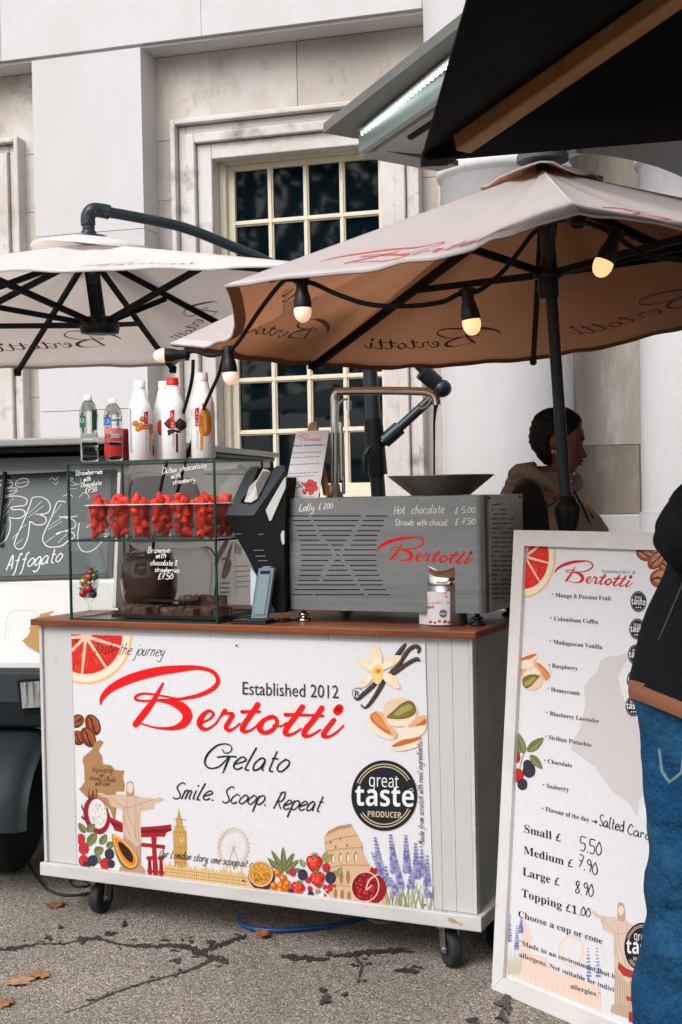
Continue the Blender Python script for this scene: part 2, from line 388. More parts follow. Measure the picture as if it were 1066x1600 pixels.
# ---------------------------------------------------------------- materials in use
STONE = M('clean_stone', (.565, .552, .56), .85, bump=[(18, .25, .01), (140, .25, .003)], var=[(1.3, (.515, .49, .485), .45, .75), (9, (.54, .52, .52), .5, .8), (55, (.42, .395, .38), .69, .73)], island=.03, stretch=(1.4, 1.4, .55))
STAINED = M('weathered_stone', (.49, .44, .385), .9, bump=[(14, .3, .012), (120, .3, .003)], var=[(2.2, (.60, .57, .54), .45, .6), (1.1, (.25, .185, .13), .50, .76), (7, (.33, .26, .20), .56, .78)], island=.10, stretch=(1, 1, .7))
GRIME = M('grimy_stone', (.40, .355, .30), .9, bump=[(30, .35, .01), (140, .3, .003)], var=[(3, (.56, .53, .49), .48, .68), (1.7, (.21, .175, .14), .55, .8)], island=.22, stretch=(3.2, 3.2, .8))
SOOT = M('sooty_moulding', (.54, .49, .45), .9, bump=[(40, .3, .006)], var=[(2.5, (.62, .595, .575), .4, .6), (5, (.24, .185, .14), .55, .78), (19, (.15, .11, .08), .66, .76)], stretch=(1, 1, 1))
CREAM = M('cream_paint', (.66, .60, .475), .5, var=(12, (.57, .50, .38), .5, .8), bump=(40, .1, .003))
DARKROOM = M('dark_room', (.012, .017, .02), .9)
PANE = M('window_glass', (.002, .0055, .0075), .03, spec=.30, bump=(.9, .03, .02))
ASPH = None
def asphalt(name, dark):
    m = bpy.data.materials.new(name); m.use_nodes = True; t = m.node_tree; b = t.nodes['Principled BSDF']
    tc = t.nodes.new('ShaderNodeTexCoord')
    v = t.nodes.new('ShaderNodeTexVoronoi'); v.inputs['Scale'].default_value = 195; t.links.new(tc.outputs['Object'], v.inputs['Vector'])
    v2 = t.nodes.new('ShaderNodeTexVoronoi'); v2.inputs['Scale'].default_value = 420; t.links.new(tc.outputs['Object'], v2.inputs['Vector'])
    cr_ = t.nodes.new('ShaderNodeValToRGB'); e = cr_.color_ramp.elements
    k = .17 if dark else 1.13
    cols = [(0, (.085, .070, .056)), (.22, (.22, .185, .145)), (.6, (.355, .305, .248)), (.88, (.445, .395, .33)), (1, (.70, .65, .58))]
    e[0].position = 0; e[0].color = (*[c*k for c in cols[0][1]], 1); e[1].position = 1; e[1].color = (*[c*k for c in cols[-1][1]], 1)
    for p, c in cols[1:-1]: q = e.new(p); q.color = (*[x*k for x in c], 1)
    sx = t.nodes.new('ShaderNodeSeparateColor'); t.links.new(v.outputs['Color'], sx.inputs[0]); t.links.new(sx.outputs[0], cr_.inputs[0])
    n = t.nodes.new('ShaderNodeTexNoise'); n.inputs['Scale'].default_value = 1.4; n.inputs['Detail'].default_value = 6; t.links.new(tc.outputs['Object'], n.inputs['Vector'])
    h = t.nodes.new('ShaderNodeHueSaturation'); mr = t.nodes.new('ShaderNodeMapRange'); mr.inputs[1].default_value = .3; mr.inputs[2].default_value = .7; mr.inputs[3].default_value = .74; mr.inputs[4].default_value = 1.22
    t.links.new(n.outputs['Fac'], mr.inputs[0]); t.links.new(mr.outputs[0], h.inputs['Value']); t.links.new(cr_.outputs[0], h.inputs['Color'])
    d = t.nodes.new('ShaderNodeMapRange'); d.inputs[1].default_value = .0; d.inputs[2].default_value = .55; d.inputs[3].default_value = 1.12; d.inputs[4].default_value = .55
    t.links.new(v.outputs['Distance'], d.inputs[0])
    mu = t.nodes.new('ShaderNodeMix'); mu.data_type = 'RGBA'; mu.blend_type = 'MULTIPLY'; mu.inputs[0].default_value = 1
    t.links.new(h.outputs[0], mu.inputs[6]); t.links.new(d.outputs[0], mu.inputs[7]); t.links.new(mu.outputs[2], b.inputs['Base Color'])
    b.inputs['Roughness'].default_value = .45 if dark else .85
    bp = t.nodes.new('ShaderNodeBump'); bp.inputs['Strength'].default_value = .35 if dark else .9; bp.inputs['Distance'].default_value = .004; bp.invert = True
    t.links.new(v.outputs['Distance'], bp.inputs['Height']); t.links.new(bp.outputs[0], b.inputs['Normal'])
    return m
ASPH = asphalt('aggregate_asphalt', False); WET = asphalt('wet_crack', True)
STEEL = M('brushed_steel', (.285, .29, .295), .33, .88, var=(3, (.225, .23, .233), .4, .7), bump=(60, .06, .001), stretch=(1, 1, 18))
STEEL_DARK = M('dull_steel', (.60, .56, .51), .42, .75, var=(6, (.46, .43, .39), .4, .7))
CHROME = M('polished_steel', (.55, .53, .51), .14, 1.0)
BLACK = M('black_plastic', (.006, .0065, .007), .42, spec=.35)
MATTE = M('matte_black', (.0045, .0048, .0055), .75, spec=.2, var=(30, (.0065, .007, .008), .4, .7))
SLATE = M('slate_plastic', (.055, .075, .090), .42, var=(14, (.045, .062, .075), .4, .7))
GREYBLUE = M('grey_blue_plastic', (.15, .205, .25), .38)
POLE = M('anthracite_metal', (.020, .030, .036), .38, .3, var=(9, (.03, .042, .05), .5, .8))
CARTW = M('off_white_paint', (.50, .485, .485), .55, var=[(4, (.45, .435, .43), .45, .75), (26, (.38, .36, .34), .64, .8)], bump=(30, .12, .003), stretch=(1, 1, .35))
WORN = M('chipped_paint', (.52, .505, .50), .6, var=[(5, (.44, .42, .405), .45, .7), (17, (.36, .24, .14), .67, .72)], bump=(30, .2, .003), stretch=(.6, 1, 1.6))
SHADESIDE = M('off_white_paint_shaded', (.42, .41, .39), .6, var=(6, (.34, .33, .31), .4, .7))  # off-white cart paint, darkened in colour for the shade on its right side
WOOD = M('varnished_wood', (.195, .052, .017), .42, spec=.3, var=[(5, (.095, .024, .008), .45, .65), (40, (.26, .08, .028), .5, .75)], bump=(30, .12, .002), stretch=(.5, 6, 6))
PALEWOOD = M('pale_wood', (.42, .21, .085), .55, var=[(6, (.33, .15, .055), .4, .7), (60, (.46, .25, .11), .5, .8)], bump=(60, .1, .001))
RUBBER = M('black_rubber', (.014, .014, .015), .7, bump=(60, .15, .002))
PRINT = M('white_print', (.635, .625, .65), .38, var=(60, (.60, .59, .615), .4, .7))
CANVAS = M('beige_canvas', (.79, .752, .745), .9, var=[(2.5, (.74, .69, .70), .4, .7), (260, (.72, .67, .68), .45, .7)], bump=[(500, .35, .001), (5, .3, .012)], transl=.50)
WARMLIT = M('warm_lit_underside', (.68, .35, .185), .9, var=[(2.2, (.56, .27, .135), .4, .7), (220, (.56, .28, .14), .45, .7)], bump=[(500, .3, .001), (6, .3, .012)], transl=.68)  # underside of the beige cloth, warm transmitted light put into its brown colour
WHITECANVAS = M('white_canvas', (.93, .925, .92), .85, bump=[(400, .3, .001), (5, .25, .012)], transl=.45)
PINKLIT = M('pink_lit_underside', (.92, .83, .77), .9, var=[(2, (.86, .75, .69), .45, .75)], bump=[(400, .3, .001), (4, .25, .012)], transl=.72)  # underside of the white cloth, coloured pinkish as light coming through it
BLACKCLOTH = M('black_parasol_cloth', (.0038, .0038, .0042), .85, spec=.1, bump=[(3, .4, .03), (300, .2, .001)])
OAK = M('golden_wood', (.36, .17, .055), .5, var=[(5, (.28, .12, .035), .4, .7), (50, (.42, .21, .08), .5, .8)])
CASEGLASS = glass('case_glass', (.988, .994, .991), .0, refl=.16)
CASEEDGE = M('green_glass_edge', (.006, .034, .027), .12, spec=.6)
PLASTIC = glass('clear_plastic', (.985, .985, .985), .05, refl=.3)
RED = C(240, 4, 8); REDPALE = C(222, 92, 84); REDDARK = C(96, 30, 18); INK = C(22, 22, 26); CHALK = C(246, 246, 244, .8)

# ---------------------------------------------------------------- ground
def gobj(name, mb, mats, **k):
    o = mb.obj(name, mats, **k); o['kind'] = 'structure'; return o
gm = MB(); gm.add([(-60, -60, 0), (60, -60, 0), (60, 60, 0), (-60, 60, 0)], [(0, 1, 2, 3)])
GP = lambda u, v, o=0: on(u, v, V3(0, 0, o), V3(0, 0, 1))
rg = random.Random(3)
BZ = [.0021]
def blotch(u, v, ru, rv, k=24):
    pts = []
    for i in range(k):
        a = 2*math.pi*i/k; q = rg.uniform(.35, 1.25)*(1+.3*math.sin(3*a+u)); pts.append((u+ru*q*math.cos(a), v+rv*q*math.sin(a)))
    BZ[0] += 3e-5; gm.prism([GP(a, b, .0005) for a, b in pts], (0, 0, BZ[0]), 1)
def crack(pts, seed=0):
    P = cr(pts, 9); top = []; bot = []
    for u, v, w_ in P:
        top.append((u+rg.uniform(-2, 2), v-w_*rg.uniform(.08, .55))); bot.append((u+rg.uniform(-2, 2), v+w_*rg.uniform(.08, .55)))
    for i in range(len(P)-1):
        BZ[0] += 3e-6; gm.add([GP(*q, BZ[0]-.0006) for q in (top[i], top[i+1], bot[i+1], bot[i])], [(0, 1, 2, 3)][0:1], 1)
    for u, v, w_ in P[::2]:
        if rg.random() < .3: blotch(u+rg.uniform(-14, 14), v+rg.uniform(-8, 8)*w_/6, rg.uniform(2, 6), rg.uniform(.8, 2.2), 14)
crack([(-10,1483,5),(20,1482,7),(60,1475,5),(100,1474,3),(130,1468,5),(150,1466,10),(175,1472,5),(200,1477,7),(225,1478,8),(262,1478,9),(292,1478,13),(310,1488,12),(330,1482,10),(355,1472,13),(385,1462,9)])
crack([(300,1480,10),(320,1492,14),(338,1498,9),(356,1503,11)]); crack([(340,1495,6),(310,1510,8),(285,1518,4),(255,1527,3),(225,1535,4),(195,1545,3),(165,1556,5),(130,1572,2),(100,1582,1)])
crack([(440,1493,6),(470,1496,14),(500,1499,8),(515,1497,4)]); crack([(520,1494,5),(555,1490,11),(590,1487,12),(625,1485,9),(648,1488,5)]); crack([(555,1494,8),(565,1508,12),(562,1525,13),(560,1535,6)]); crack([(618,1516,5),(640,1516,9),(655,1518,4)])
for q in [(75,1466,6,4),(128,1470,8,6),(172,1460,9,3),(95,1450,4,3),(195,1445,4,4),(510,1562,9,9),(505,1548,6,4),(540,1555,5,3),(790,1568,12,16),(785,1590,8,8),(740,1596,10,6),(330,1474,7,4),(275,1502,8,3)]: blotch(*q)
gobj('ground', gm, [ASPH, WET])

# ---------------------------------------------------------------- stone building behind
W = Frame((0, 8.5, 0), math.atan2(.2834, .959)); wp = lambda u, v, y: W.f(u, v, y)
bld = thing('stone_building', 'pale stone building with tall paned windows, pilasters and round columns behind the stalls', 'building', W.mat())
g_ = .004
def blocks(mb, x0, x1, z0, z1, y, depth, nz, nx, mi=0, stag=False, zc=None):   # a face laid in separate blocks
    zs = zc or [z0+(z1-z0)*k/nz for k in range(nz+1)]
    for i in range(len(zs)-1):
        xs = [x0+(x1-x0)*k/nx for k in range(nx+1)]
        if stag and i % 2 and nx > 1: xs = [x0]+[q-(x1-x0)/nx/2 for q in xs[1:]]+[x1]
        for j in range(len(xs)-1):
            e = random.uniform(-.0012, .0012)
            mb.box((xs[j]+g_/2*(j > 0), y+e, zs[i]+g_/2*(i > 0)), (xs[j+1]-g_/2*(j < len(xs)-2), y+depth, zs[i+1]-g_/2*(i < len(zs)-2)), mi)
RC = .24
mb = MB(W)                                              # pilasters, frieze and cornice lie on the front plane
zc = [0, .62, 1.35, 2.08, 2.88, 3.29, 4.503]
for a, b in ((-2.163, -1.344), (.683, 1.45), (-5.4, -4.4)): mb = MB(W); blocks(mb, a, b, 0, 4.527, 0, .5, 1, 1, zc=zc); mb.obj('pilaster', STONE, bld)
mb = MB(W); blocks(mb, -5.4, 3.6, 4.528, 5.6, -.001, .5, 2, 6, stag=True); mb.box((-5.4, .03, 4.505), (3.6, .4, 4.5275)); mb.obj('frieze', STONE, bld)
# the recessed wall, left open round the windows
WIN = [(-.829, .195), (-3.725, -2.70)]
ZB, ZT = 1.40, 3.79
for (xa, xb), (la, lb) in zip(WIN, [(-1.344, .683), (-4.4, -2.163)]):
    sa, sb = xa-.12, xb+.12; mb = MB(W)
    blocks(mb, la, sa, 0, 4.5, RC, .3, 1, 1, zc=[0, .7, 1.4, 2.2, 2.85, 3.52, 3.93, 4.5])
    blocks(mb, sb, lb, 0, 4.5, RC, .3, 1, 1, zc=[0, .7, 1.4, 2.2, 2.85, 3.52, 3.93, 4.5])
    blocks(mb, sa, sb, ZT, 4.5, RC, .3, 1, 1, zc=[ZT, 4.06])
    blocks(mb, sa, sb, 4.06, 4.5, RC, .3, 1, 2)
    blocks(mb, sa, sb, 0, ZB, RC, .3, 1, 2, zc=[0, .7, ZB])
    mb.obj('recessed_wall', STAINED, bld)
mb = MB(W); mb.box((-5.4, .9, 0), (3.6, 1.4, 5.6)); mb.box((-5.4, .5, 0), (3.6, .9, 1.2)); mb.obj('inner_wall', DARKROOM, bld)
def window(xa, xb):
    gx0, gx1, gz0, gz1 = xa, xb, 1.545, 3.71
    s = MB(W); o0 = .285                                 # stepped stone architrave standing proud of the recess
    for (w0, w1, yy) in ((.0, .105, RC-.035), (.11, .175, RC-.075), (.18, .235, RC-.045), (.24, .275, RC-.10)):
        for (a, b, c, d) in ((xa-.10-w1, xa-.10-w0, ZB, 3.765+w1), (xb+.055+w0, xb+.055+w1, ZB, 3.765+w1), (xa-.10-w0, xb+.055+w0, 3.765+w0, 3.765+w1)):
            s.box((a, yy, c), (b, RC+.28, d))
    s.obj('window_surround', SOOT, bld, bevel=.008)
    s = MB(W); s.box((xa-.40, RC-.13, 1.33), (xb+.35, RC+.3, ZB-.003)); s.obj('window_sill', STONE, bld, bevel=.01)
    f = MB(W); yf = .40
    for (a, b, c, d, y0) in ((xa-.098, xa-.05, ZB, 3.79, yf-.07), (xb+.012, xb+.053, ZB, 3.79, yf-.07), (xa-.05, xb+.012, 3.75, 3.79, yf-.07), (xa-.05, xa, gz0-.06, 3.75, yf-.03), (xb, xb+.012, gz0-.06, 3.75, yf-.03), (xa, xb, gz1, 3.75, yf-.03), (xa-.05, xb+.012, ZB, gz0-.06, yf-.05), (xa, xb, gz0-.06, gz0, yf-.03)):
        f.box((a, y0, c), (b, yf+.06, d))
    win = f.obj('window', CREAM, bld, bevel=.004)
    b = MB(W); nx, nz = 4, 6
    for k in range(1, nx):
        x = gx0+(gx1-gx0)*k/nx; b.box((x-.019, yf-.014, gz0), (x+.019, yf+.02, gz1)); b.box((x-.009, yf-.026, gz0), (x+.009, yf-.0141, gz1))
    for k in range(1, nz):
        z = gz0+(gz1-gz0)*k/nz; h = .019 if k != 3 else .03; b.box((gx0, yf-.016, z-h), (gx1, yf+.021, z+h)); b.box((gx0, yf-.028, z-.009), (gx1, yf-.0161, z+.009))
    b.obj('glazing_bar', CREAM, win)
    p = MB(W)
    for i in range(nx):
        for j in range(nz):
            x0 = gx0+(gx1-gx0)*i/nx; x1 = gx0+(gx1-gx0)*(i+1)/nx; z0 = gz0+(gz1-gz0)*j/nz; z1 = gz0+(gz1-gz0)*(j+1)/nz
            q = [random.uniform(-.003, .003) for _ in range(3)]
            p.add([(x0, yf+.006+q[0], z0), (x1, yf+.006+q[1], z0), (x1, yf+.006+q[1]+q[2], z1), (x0, yf+.006+q[0]+q[2], z1)], [(0, 1, 2, 3)])
    p.obj('pane', PANE, win)
for a, b in WIN: window(a, b)
# portico on the right: round columns on plinths, grimy wall between
def column(X, Y, r, ring):
    m_ = MB(); m_.lathe([(r, 1.33), (r*1.0, 2.4), (r*.985, 3.36), (r*1.03, 3.37), (r*1.045, 3.395), (r*1.03, 3.42), (r*.99, 3.43), (r*1.0, 3.60), (r*1.16, 3.72), (r*1.2, 3.80), (r*1.2, 5.5)], (X, Y, 0), n=64)
    for a, b, r2 in ((0, .25, 1.25), (.254, 1.0, 1.16), (1.004, 1.20, 1.10), (1.204, 1.328, 1.04)): m_.lathe([(r*r2, a), (r*r2, b)], (X, Y, 0), n=64)
    m_.obj('column', STONE, bld)
c1 = at(790, 400, 8.0); column(c1[0], c1[1], .395, 0)
c2 = at(1105, 400, 7.7); column(c2[0], c2[1], .395, 0)
mb = MB(W); a = wp(880, 600, .3)[0]; b = wp(1003, 600, .3)[0]+.5
zj = wp(950, 695, .3)[2]; zl = wp(950, 803, .3)[2]
blocks(mb, a-.05, b, zj, 4.5, .30, .3, 1, 1, zc=[zj, 3.1, 4.5]); blocks(mb, a-.05, b, zl, zj-.003, .302, .3, 1, 2, mi=1)
mb.obj('portico_wall', [GRIME, M('dark_grime', (.255, .215, .175), .9, bump=(40, .3, .005), var=[(3, (.36, .32, .27), .5, .7), (1.7, (.16, .13, .10), .55, .8), (24, (.40, .36, .32), .66, .72)], stretch=(2.5, 2.5, .7))], bld)
mb = MB(W); mb.box((a-.05, .16, 0), (b, .6, zl-.003)); mb.obj('plinth', STONE, bld, bevel=.01)
mb = MB(W); blocks(mb, b-.001, 3.6, 0, 4.5, .2, .4, 4, 1); mb.obj('end_wall', STONE, bld)

# plane trees across the square behind us; they show only as reflections in the window glass
tp = localthing('plane_tree', '', 'tree', 'plane trees across the square')
rt_ = random.Random(21)
mb = MB(); mb.tube(cr([(0, 0, -.2), (.05, .02, 2.5), (-.1, .1, 5), (.15, 0, 8)], 5), [.32-.015*k for k in range(16)], 12)
for k in range(7): a = k*.9; mb.tube(cr([(0, 0, 3+k*.5), (math.cos(a)*1.2, math.sin(a)*1.2, 5+k*.5), (math.cos(a)*2.3, math.sin(a)*2.3, 6.4+k*.45)], 4), [.12-.009*j for j in range(9)], 8)
tk = mb.obj('trunk', M('tree_bark', (.10, .08, .06), .9, bump=(20, .5, .02)), tp)
mb = MB()
for k in range(46):
    a = rt_.uniform(0, 6.28); h = rt_.uniform(3.6, 9.6); rr0 = 3.3*math.sqrt(max(.1, 1-((h-6.4)/3.6)**2))*rt_.uniform(.45, 1.0); c = V3(rr0*math.cos(a), rr0*math.sin(a), h)
    for j in range(60):
        p = c+V3(*[rt_.gauss(0, .42) for _ in range(3)]); u_ = V3(*[rt_.gauss(0, 1) for _ in range(3)]); u_ /= np.linalg.norm(u_); v_ = np.cross(u_, V3(.3, .5, .8)); v_ /= np.linalg.norm(v_)+1e-9; q = rt_.uniform(.14, .26); mb.add([p-u_*q, p+v_*q*.6, p+u_*q, p-v_*q*.6], [(0, 1, 2, 3)])
cw = mb.obj('crown', M('plane_leaves', (.055, .085, .03), .7, island=.45), tp); kids(tp, tk, cw)
for k, (x, y, s_, lab) in enumerate(((-27, -17, 1.55, 'leafy plane tree across the square, leftmost reflection in the window'), (-22, -21, 1.6, 'leafy plane tree across the square, second reflection from the left'), (-17.0, -25, 1.22, 'leafy plane tree across the square, middle reflection in the panes'), (-11, -27, 1.3, 'shorter leafy plane tree across the square, reflected low in the panes'), (-5, -30, 1.5, 'leafy plane tree across the square, rightmost reflection in the panes'))):
    place(tp, Matrix.Translation((x, y, 0)) @ Matrix.Rotation(k*1.3, 4, 'Z') @ Matrix.Scale(s_, 4), k == 0, lab)
# ---------------------------------------------------------------- canopies
def canopy(root, apex, rims, mats, nt_=12, ns=10, sag=.0, wrinkle=.0, thick=.006, name='canopy'):
    """rims: list of gores, each a polyline of 3D rim points; linear from apex to rim with a soft sag. mats: outer, inner"""
    apex = np.array(apex, float); mb = MB(); surf = []
    for rp in rims:
        P = [np.array(p, float) for p in rp]
        if len(P) == 2: P = [P[0]*(1-k/nt_)+P[1]*(k/nt_) for k in range(nt_+1)]
        else: P = [np.array(p) for p in cr(P, max(2, nt_//(len(P)-1)))]
        n = len(P)-1
        def pos(t, s, P=P, n=n):
            x = min(max(t, 0), 1)*n; i = min(int(x), n-1); q = P[i]*(1-(x-i))+P[i+1]*(x-i)
            p = apex*(1-s)+q*s; e = 4*t*(1-t)*s*(1-s)*4
            return p+V3(0, 0, -sag*e+.004*math.sin(17*t+3*s+P[0][0]*9)*e+wrinkle*s**4*min(1, 6*t*(1-t))*(math.sin(23*t+P[0][1]*5)+.6*math.sin(41*t+P[0][0]*7)))
        def nrm(t, s, pos=pos):
            a = pos(min(t+.01, 1), s)-pos(max(t-.01, 0), s); b = pos(t, min(s+.01, 1))-pos(t, max(s-.01, 0)); nn = np.cross(b, a); return nn/(np.linalg.norm(nn)+1e-9)
        sg = 1 if nrm(.5, .5)[2] > 0 else -1
        def f(t, s, off=0, pos=pos, nrm=nrm, sg=sg): return pos(t, s)+(nrm(t, s)*sg*off if off else 0)
        surf.append((f, sg))
        m = n
        vs_ = [f(j/m, (i+1)/ns) for i in range(ns) for j in range(m+1)]; fs = []
        up_ = np.cross(P[0]-apex, P[-1]-apex)[2] > 0
        for i in range(ns-1):
            for j in range(m):
                q = (i*(m+1)+j, (i+1)*(m+1)+j, (i+1)*(m+1)+j+1, i*(m+1)+j+1); fs.append(q if up_ else q[::-1])
        vs_.append(apex)
        for j in range(m): q = (len(vs_)-1, j, j+1); fs.append(q if up_ else q[::-1])
        mb.add(vs_, fs, 0, True)
    o = mb.obj(name, list(mats), root, merge=True)
    sdf = o.modifiers.new('cloth', 'SOLIDIFY'); sdf.thickness = thick; sdf.offset = -1; sdf.material_offset = 1; sdf.material_offset_rim = 0
    return o, surf
def gore_logo(root, surf, t0, t1, s0, m_out, m_in, name='print', flip=False, thick=.006, hs=.55):
    f = surf[0]; mats = []
    mo = MB(); mi_ = MB()
    i1 = Ink(mo, lambda u, v, o: f(u, v, o), [], base=.0012); i2 = Ink(mi_, lambda u, v, o: f(u, v, -o-thick), [], base=.0012)
    for ink, m in ((i1, m_out), (i2, m_in)):
        if m is None: continue
        logo(ink, m, t0, s0, t1-t0, 0, 0, hs*abs(t1-t0), bold=.75, n=4)
    if m_out: mo.obj(name, i1.mats, root)
    if m_in: mi_.obj(name, i2.mats, root)

# --- big beige parasol of the stall
A_ = at(905, 331, 2.8); B_ = at(351, 446, 3.5); C_ = at(265, 537, 4.6); D_ = at(484, 569, 5.5); E_ = at(833, 561, 5.7)
F_ = at(1250, 478, 5.0); G_ = V3(2.0, 3.9, 2.12); H_ = at(1540, 425, 2.95)
AP = at(848, 264, 4.3)
um = thing('market_parasol', 'large beige canvas parasol with warm light tinted into its underside and red script lettering over the gelato stall', 'parasol', (.765, 4.295, 0))
rims = [[A_, at(800, 361, 2.86), at(740, 386, 2.93), at(660, 405, 3.04), at(570, 420, 3.16), at(450, 434, 3.34), B_],
        [B_, at(361, 476, 3.60), at(365.5, 506, 3.76), at(360, 524, 3.95), at(344, 534, 4.1), at(310, 540.5, 4.35), C_],
        [C_, at(300, 545, 4.75), at(362, 556, 4.95), at(425, 565, 5.2), D_], [D_, at(580, 575, 5.5), at(700, 571, 5.6), E_],
        [E_, at(950, 541, 5.6), at(1100, 504, 5.3), F_], [F_, G_], [G_, H_], [H_, at(1250, 380, 2.86), at(1060, 352, 2.8), A_]]
can, gs = canopy(um, AP, rims, (CANVAS, WARMLIT), nt_=30, ns=16, sag=.02, wrinkle=.0035)
gore_logo(um, gs[0], .86, .18, .93, REDPALE, None, hs=.75)
gore_logo(um, gs[7], .82, .15, .87, REDPALE, None, hs=.75)
for k, (a, b) in {3: (.82, .18), 4: (.85, .2), 1: (.78, .2)}.items(): gore_logo(um, gs[k], a, b, .86, None, REDDARK, hs=.75)
gore_logo(um, gs[2], .8, .2, .86, None, REDDARK, hs=.75)
def stitching(root, surf, m, hem=.03, name='hem'):       # doubled hem along the rim and taped seams over the ribs, both faces
    mb = MB()
    for f, _ in surf:
        for o in (.0010, -.0072):
            n = 30
            for k in range(n):
                a, b = k/n, (k+1)/n; mb.add([f(a, 1-hem, o), f(b, 1-hem, o), f(b, .9995, o), f(a, .9995, o)], [(0, 1, 2, 3)], 0 if o > 0 else 1)
        n = 14
        for k in range(n):
            a, b = .12+.86*k/n, .12+.86*(k+1)/n; wd = .010; mb.add([f(0, a, .0012), f(wd/a*.6, a, .0012), f(wd/b*.6, b, .0012), f(0, b, .0012)], [(0, 1, 2, 3)], 0)
    mb.obj(name, m, root)
stitching(um, gs, [M('beige_hem', (.70, .645, .65), .9, bump=(300, .4, .001), transl=.3), M('warm_lit_hem', (.36, .15, .065), .9, bump=(300, .4, .001), transl=.4)])  # under face of the hem is browned too, as warm light
# vent flap on top with curled hem, and the finial
vp = []
for k in range(32):
    a = 2*math.pi*k/32; r_ = .20*(1+.06*math.sin(3*a)); d = V3(math.cos(a), math.sin(a), 0)
    z = AP[2]-.052+.028*max(0, math.sin(3*a+.9))+.007*math.sin(7*a); vp.append(V3(AP[0], AP[1], 0)+d*r_+V3(0, 0, z))
canopy(um, AP+V3(0, 0, .028), [[vp[k], vp[(k+1) % 32]] for k in range(32)], (CANVAS, WARMLIT), nt_=1, ns=6, name='vent_flap')
mb = MB(); mb.lathe([(.085, .0), (.085, .015), (.07, .045), (.035, .062), (.0, .066)], AP+V3(0, 0, .024), n=24); mb.obj('finial', M('grey_cap', (.16, .19, .22), .5), um)
PB = at(886, 812, 4.3)
pdir = (AP-PB)/np.linalg.norm(AP-PB)
mb = MB(); g0 = PB+pdir*(-(PB[2])/pdir[2]); pj = g0+pdir*(2.13/pdir[2]); mb.tube([g0+pdir*.03, pj], .0195, 20); mb.tube([pj-pdir*.004, AP+pdir*.02], .0245, 20); mb.obj('pole', POLE, um)
mb = MB()
def along(z): return g0+pdir*(z/pdir[2])
mb.lathe([(.0, 0), (.029, .0), (.032, .008), (.040, .045), (.043, .070), (.042, .082), (.031, .095), (.029, .108), (.022, .113)], along(1.352), n=28); mb.obj('grip_collar', BLACK, um)
mb = MB(); mb.lathe([(.36, .012), (.36, .05), (.34, .06), (.06, .075), (.045, .22), (.033, .23)], g0, n=32); mb.obj('base_plate', MATTE, um)
HUB = at(857, 446, 4.3)
mb = MB(); mb.lathe([(.028, -.045), (.034, -.035), (.034, .02), (.048, .024), (.048, .042), (.032, .046), (.028, .085)], HUB, n=20); mb.obj('runner', BLACK, um)
mb = MB(); mb.lathe([(.06, -.09), (.075, -.08), (.075, -.045), (.05, -.03)], AP, n=20); mb.obj('crown_hub', BLACK, um)
TOPH = AP+V3(0, 0, -.075)
for i, p in enumerate([A_, B_, D_, E_, F_, G_, H_]):
    mb = MB(); q = p+V3(0, 0, -.024)+(AP-p)*(.016 if i != 1 else .12); mb.bar(TOPH, q, .020, .028); i != 1 and mb.bar(p+(AP-p)*.006+V3(0, 0, -.017), p+(AP-p)*.02+V3(0, 0, -.026), .030, .016); rb = mb.obj('rib', MATTE, um)
    mb = MB(); mid = TOPH*.52+q*.48+V3(0, 0, -.012); mb.bar(HUB+V3(0, 0, .035)+(mid-HUB)*.05, mid, .015, .022); mb.obj('strut', MATTE, rb)

# --- festoon lights hung under it
fl = thing('festoon_lights', 'black cable of small glowing globe bulbs strung under the beige parasol', 'string lights', at(472, 440, 3.35))
bulbs = [((286, 554, 4.25), (-1, .05)), ((357, 552, 3.95), (.08, 1)), ((472, 446, 3.38), (.03, 1)), ((731, 463, 3.2), (.14, 1)), ((960, 372, 3.0), (-.42, 1))]
WARM = M('glowing_bulb', (.85, .5, .3), .35, spec=.3, emit=((1, .48, .23), .92)); DIMB = M('pale_bulb', (.85, .68, .56), .35, spec=.3, emit=((1, .62, .42), .40))
for k, ((u, v, Z), (du, dv)) in enumerate(bulbs):
    p = at(u, v, Z); d = rt*du-up*dv; d = d/np.linalg.norm(d); a = np.cross(d, V3(0, 1, 0)); a /= np.linalg.norm(a); b = np.cross(d, a)
    Q = lambda q, a=a, b=b, d=d: a*q[0]+b*q[1]+d*q[2]
    s_ = MB(); s_.lathe([(.0, -.022), (.013, -.022), (.015, -.012), (.0155, .012), (.020, .026), (.0235, .046), (.023, .058)], p, n=18, A=Q); s_.tube([p+a*.02-d*.012, p-a*.02-d*.012], .008, 8); so_ = s_.obj('lamp_socket', BLACK, fl)
    g = MB(); g.lathe([(.021, .055), (.0228, .062), (.0228, .070), (.0205, .080), (.0155, .089), (.008, .0945), (.0, .096)], p, n=20, A=Q); g.obj('bulb', WARM if k >= 3 else DIMB, so_)
cab = MB()
for pts in ([(289, 551, 4.25), (305, 549, 4.2), (330, 556, 4.1), (357, 549, 3.95)], [(357, 551, 3.95), (375, 531, 3.85), (408, 482, 3.62), (440, 442, 3.45), (455, 437, 3.4), (472, 441, 3.38)],
            [(472, 441, 3.38), (490, 443, 3.36), (530, 461, 3.3), (580, 476, 3.28), (640, 478, 3.25), (690, 472, 3.22), (716, 460, 3.2), (731, 458, 3.2)],
            [(731, 458, 3.2), (752, 452, 3.2), (785, 425, 3.25), (815, 388, 3.3), (836, 362, 3.32), (870, 345, 3.2), (920, 349, 3.05), (962, 367, 3.0)], [(962, 367, 3.0), (985, 385, 3.02), (1010, 398, 3.05), (1040, 404, 3.1), (1090, 405, 3.2), (1160, 380, 3.3)]):
    cab.tube(cr([at(*p) for p in pts], 8), .0062, 8)
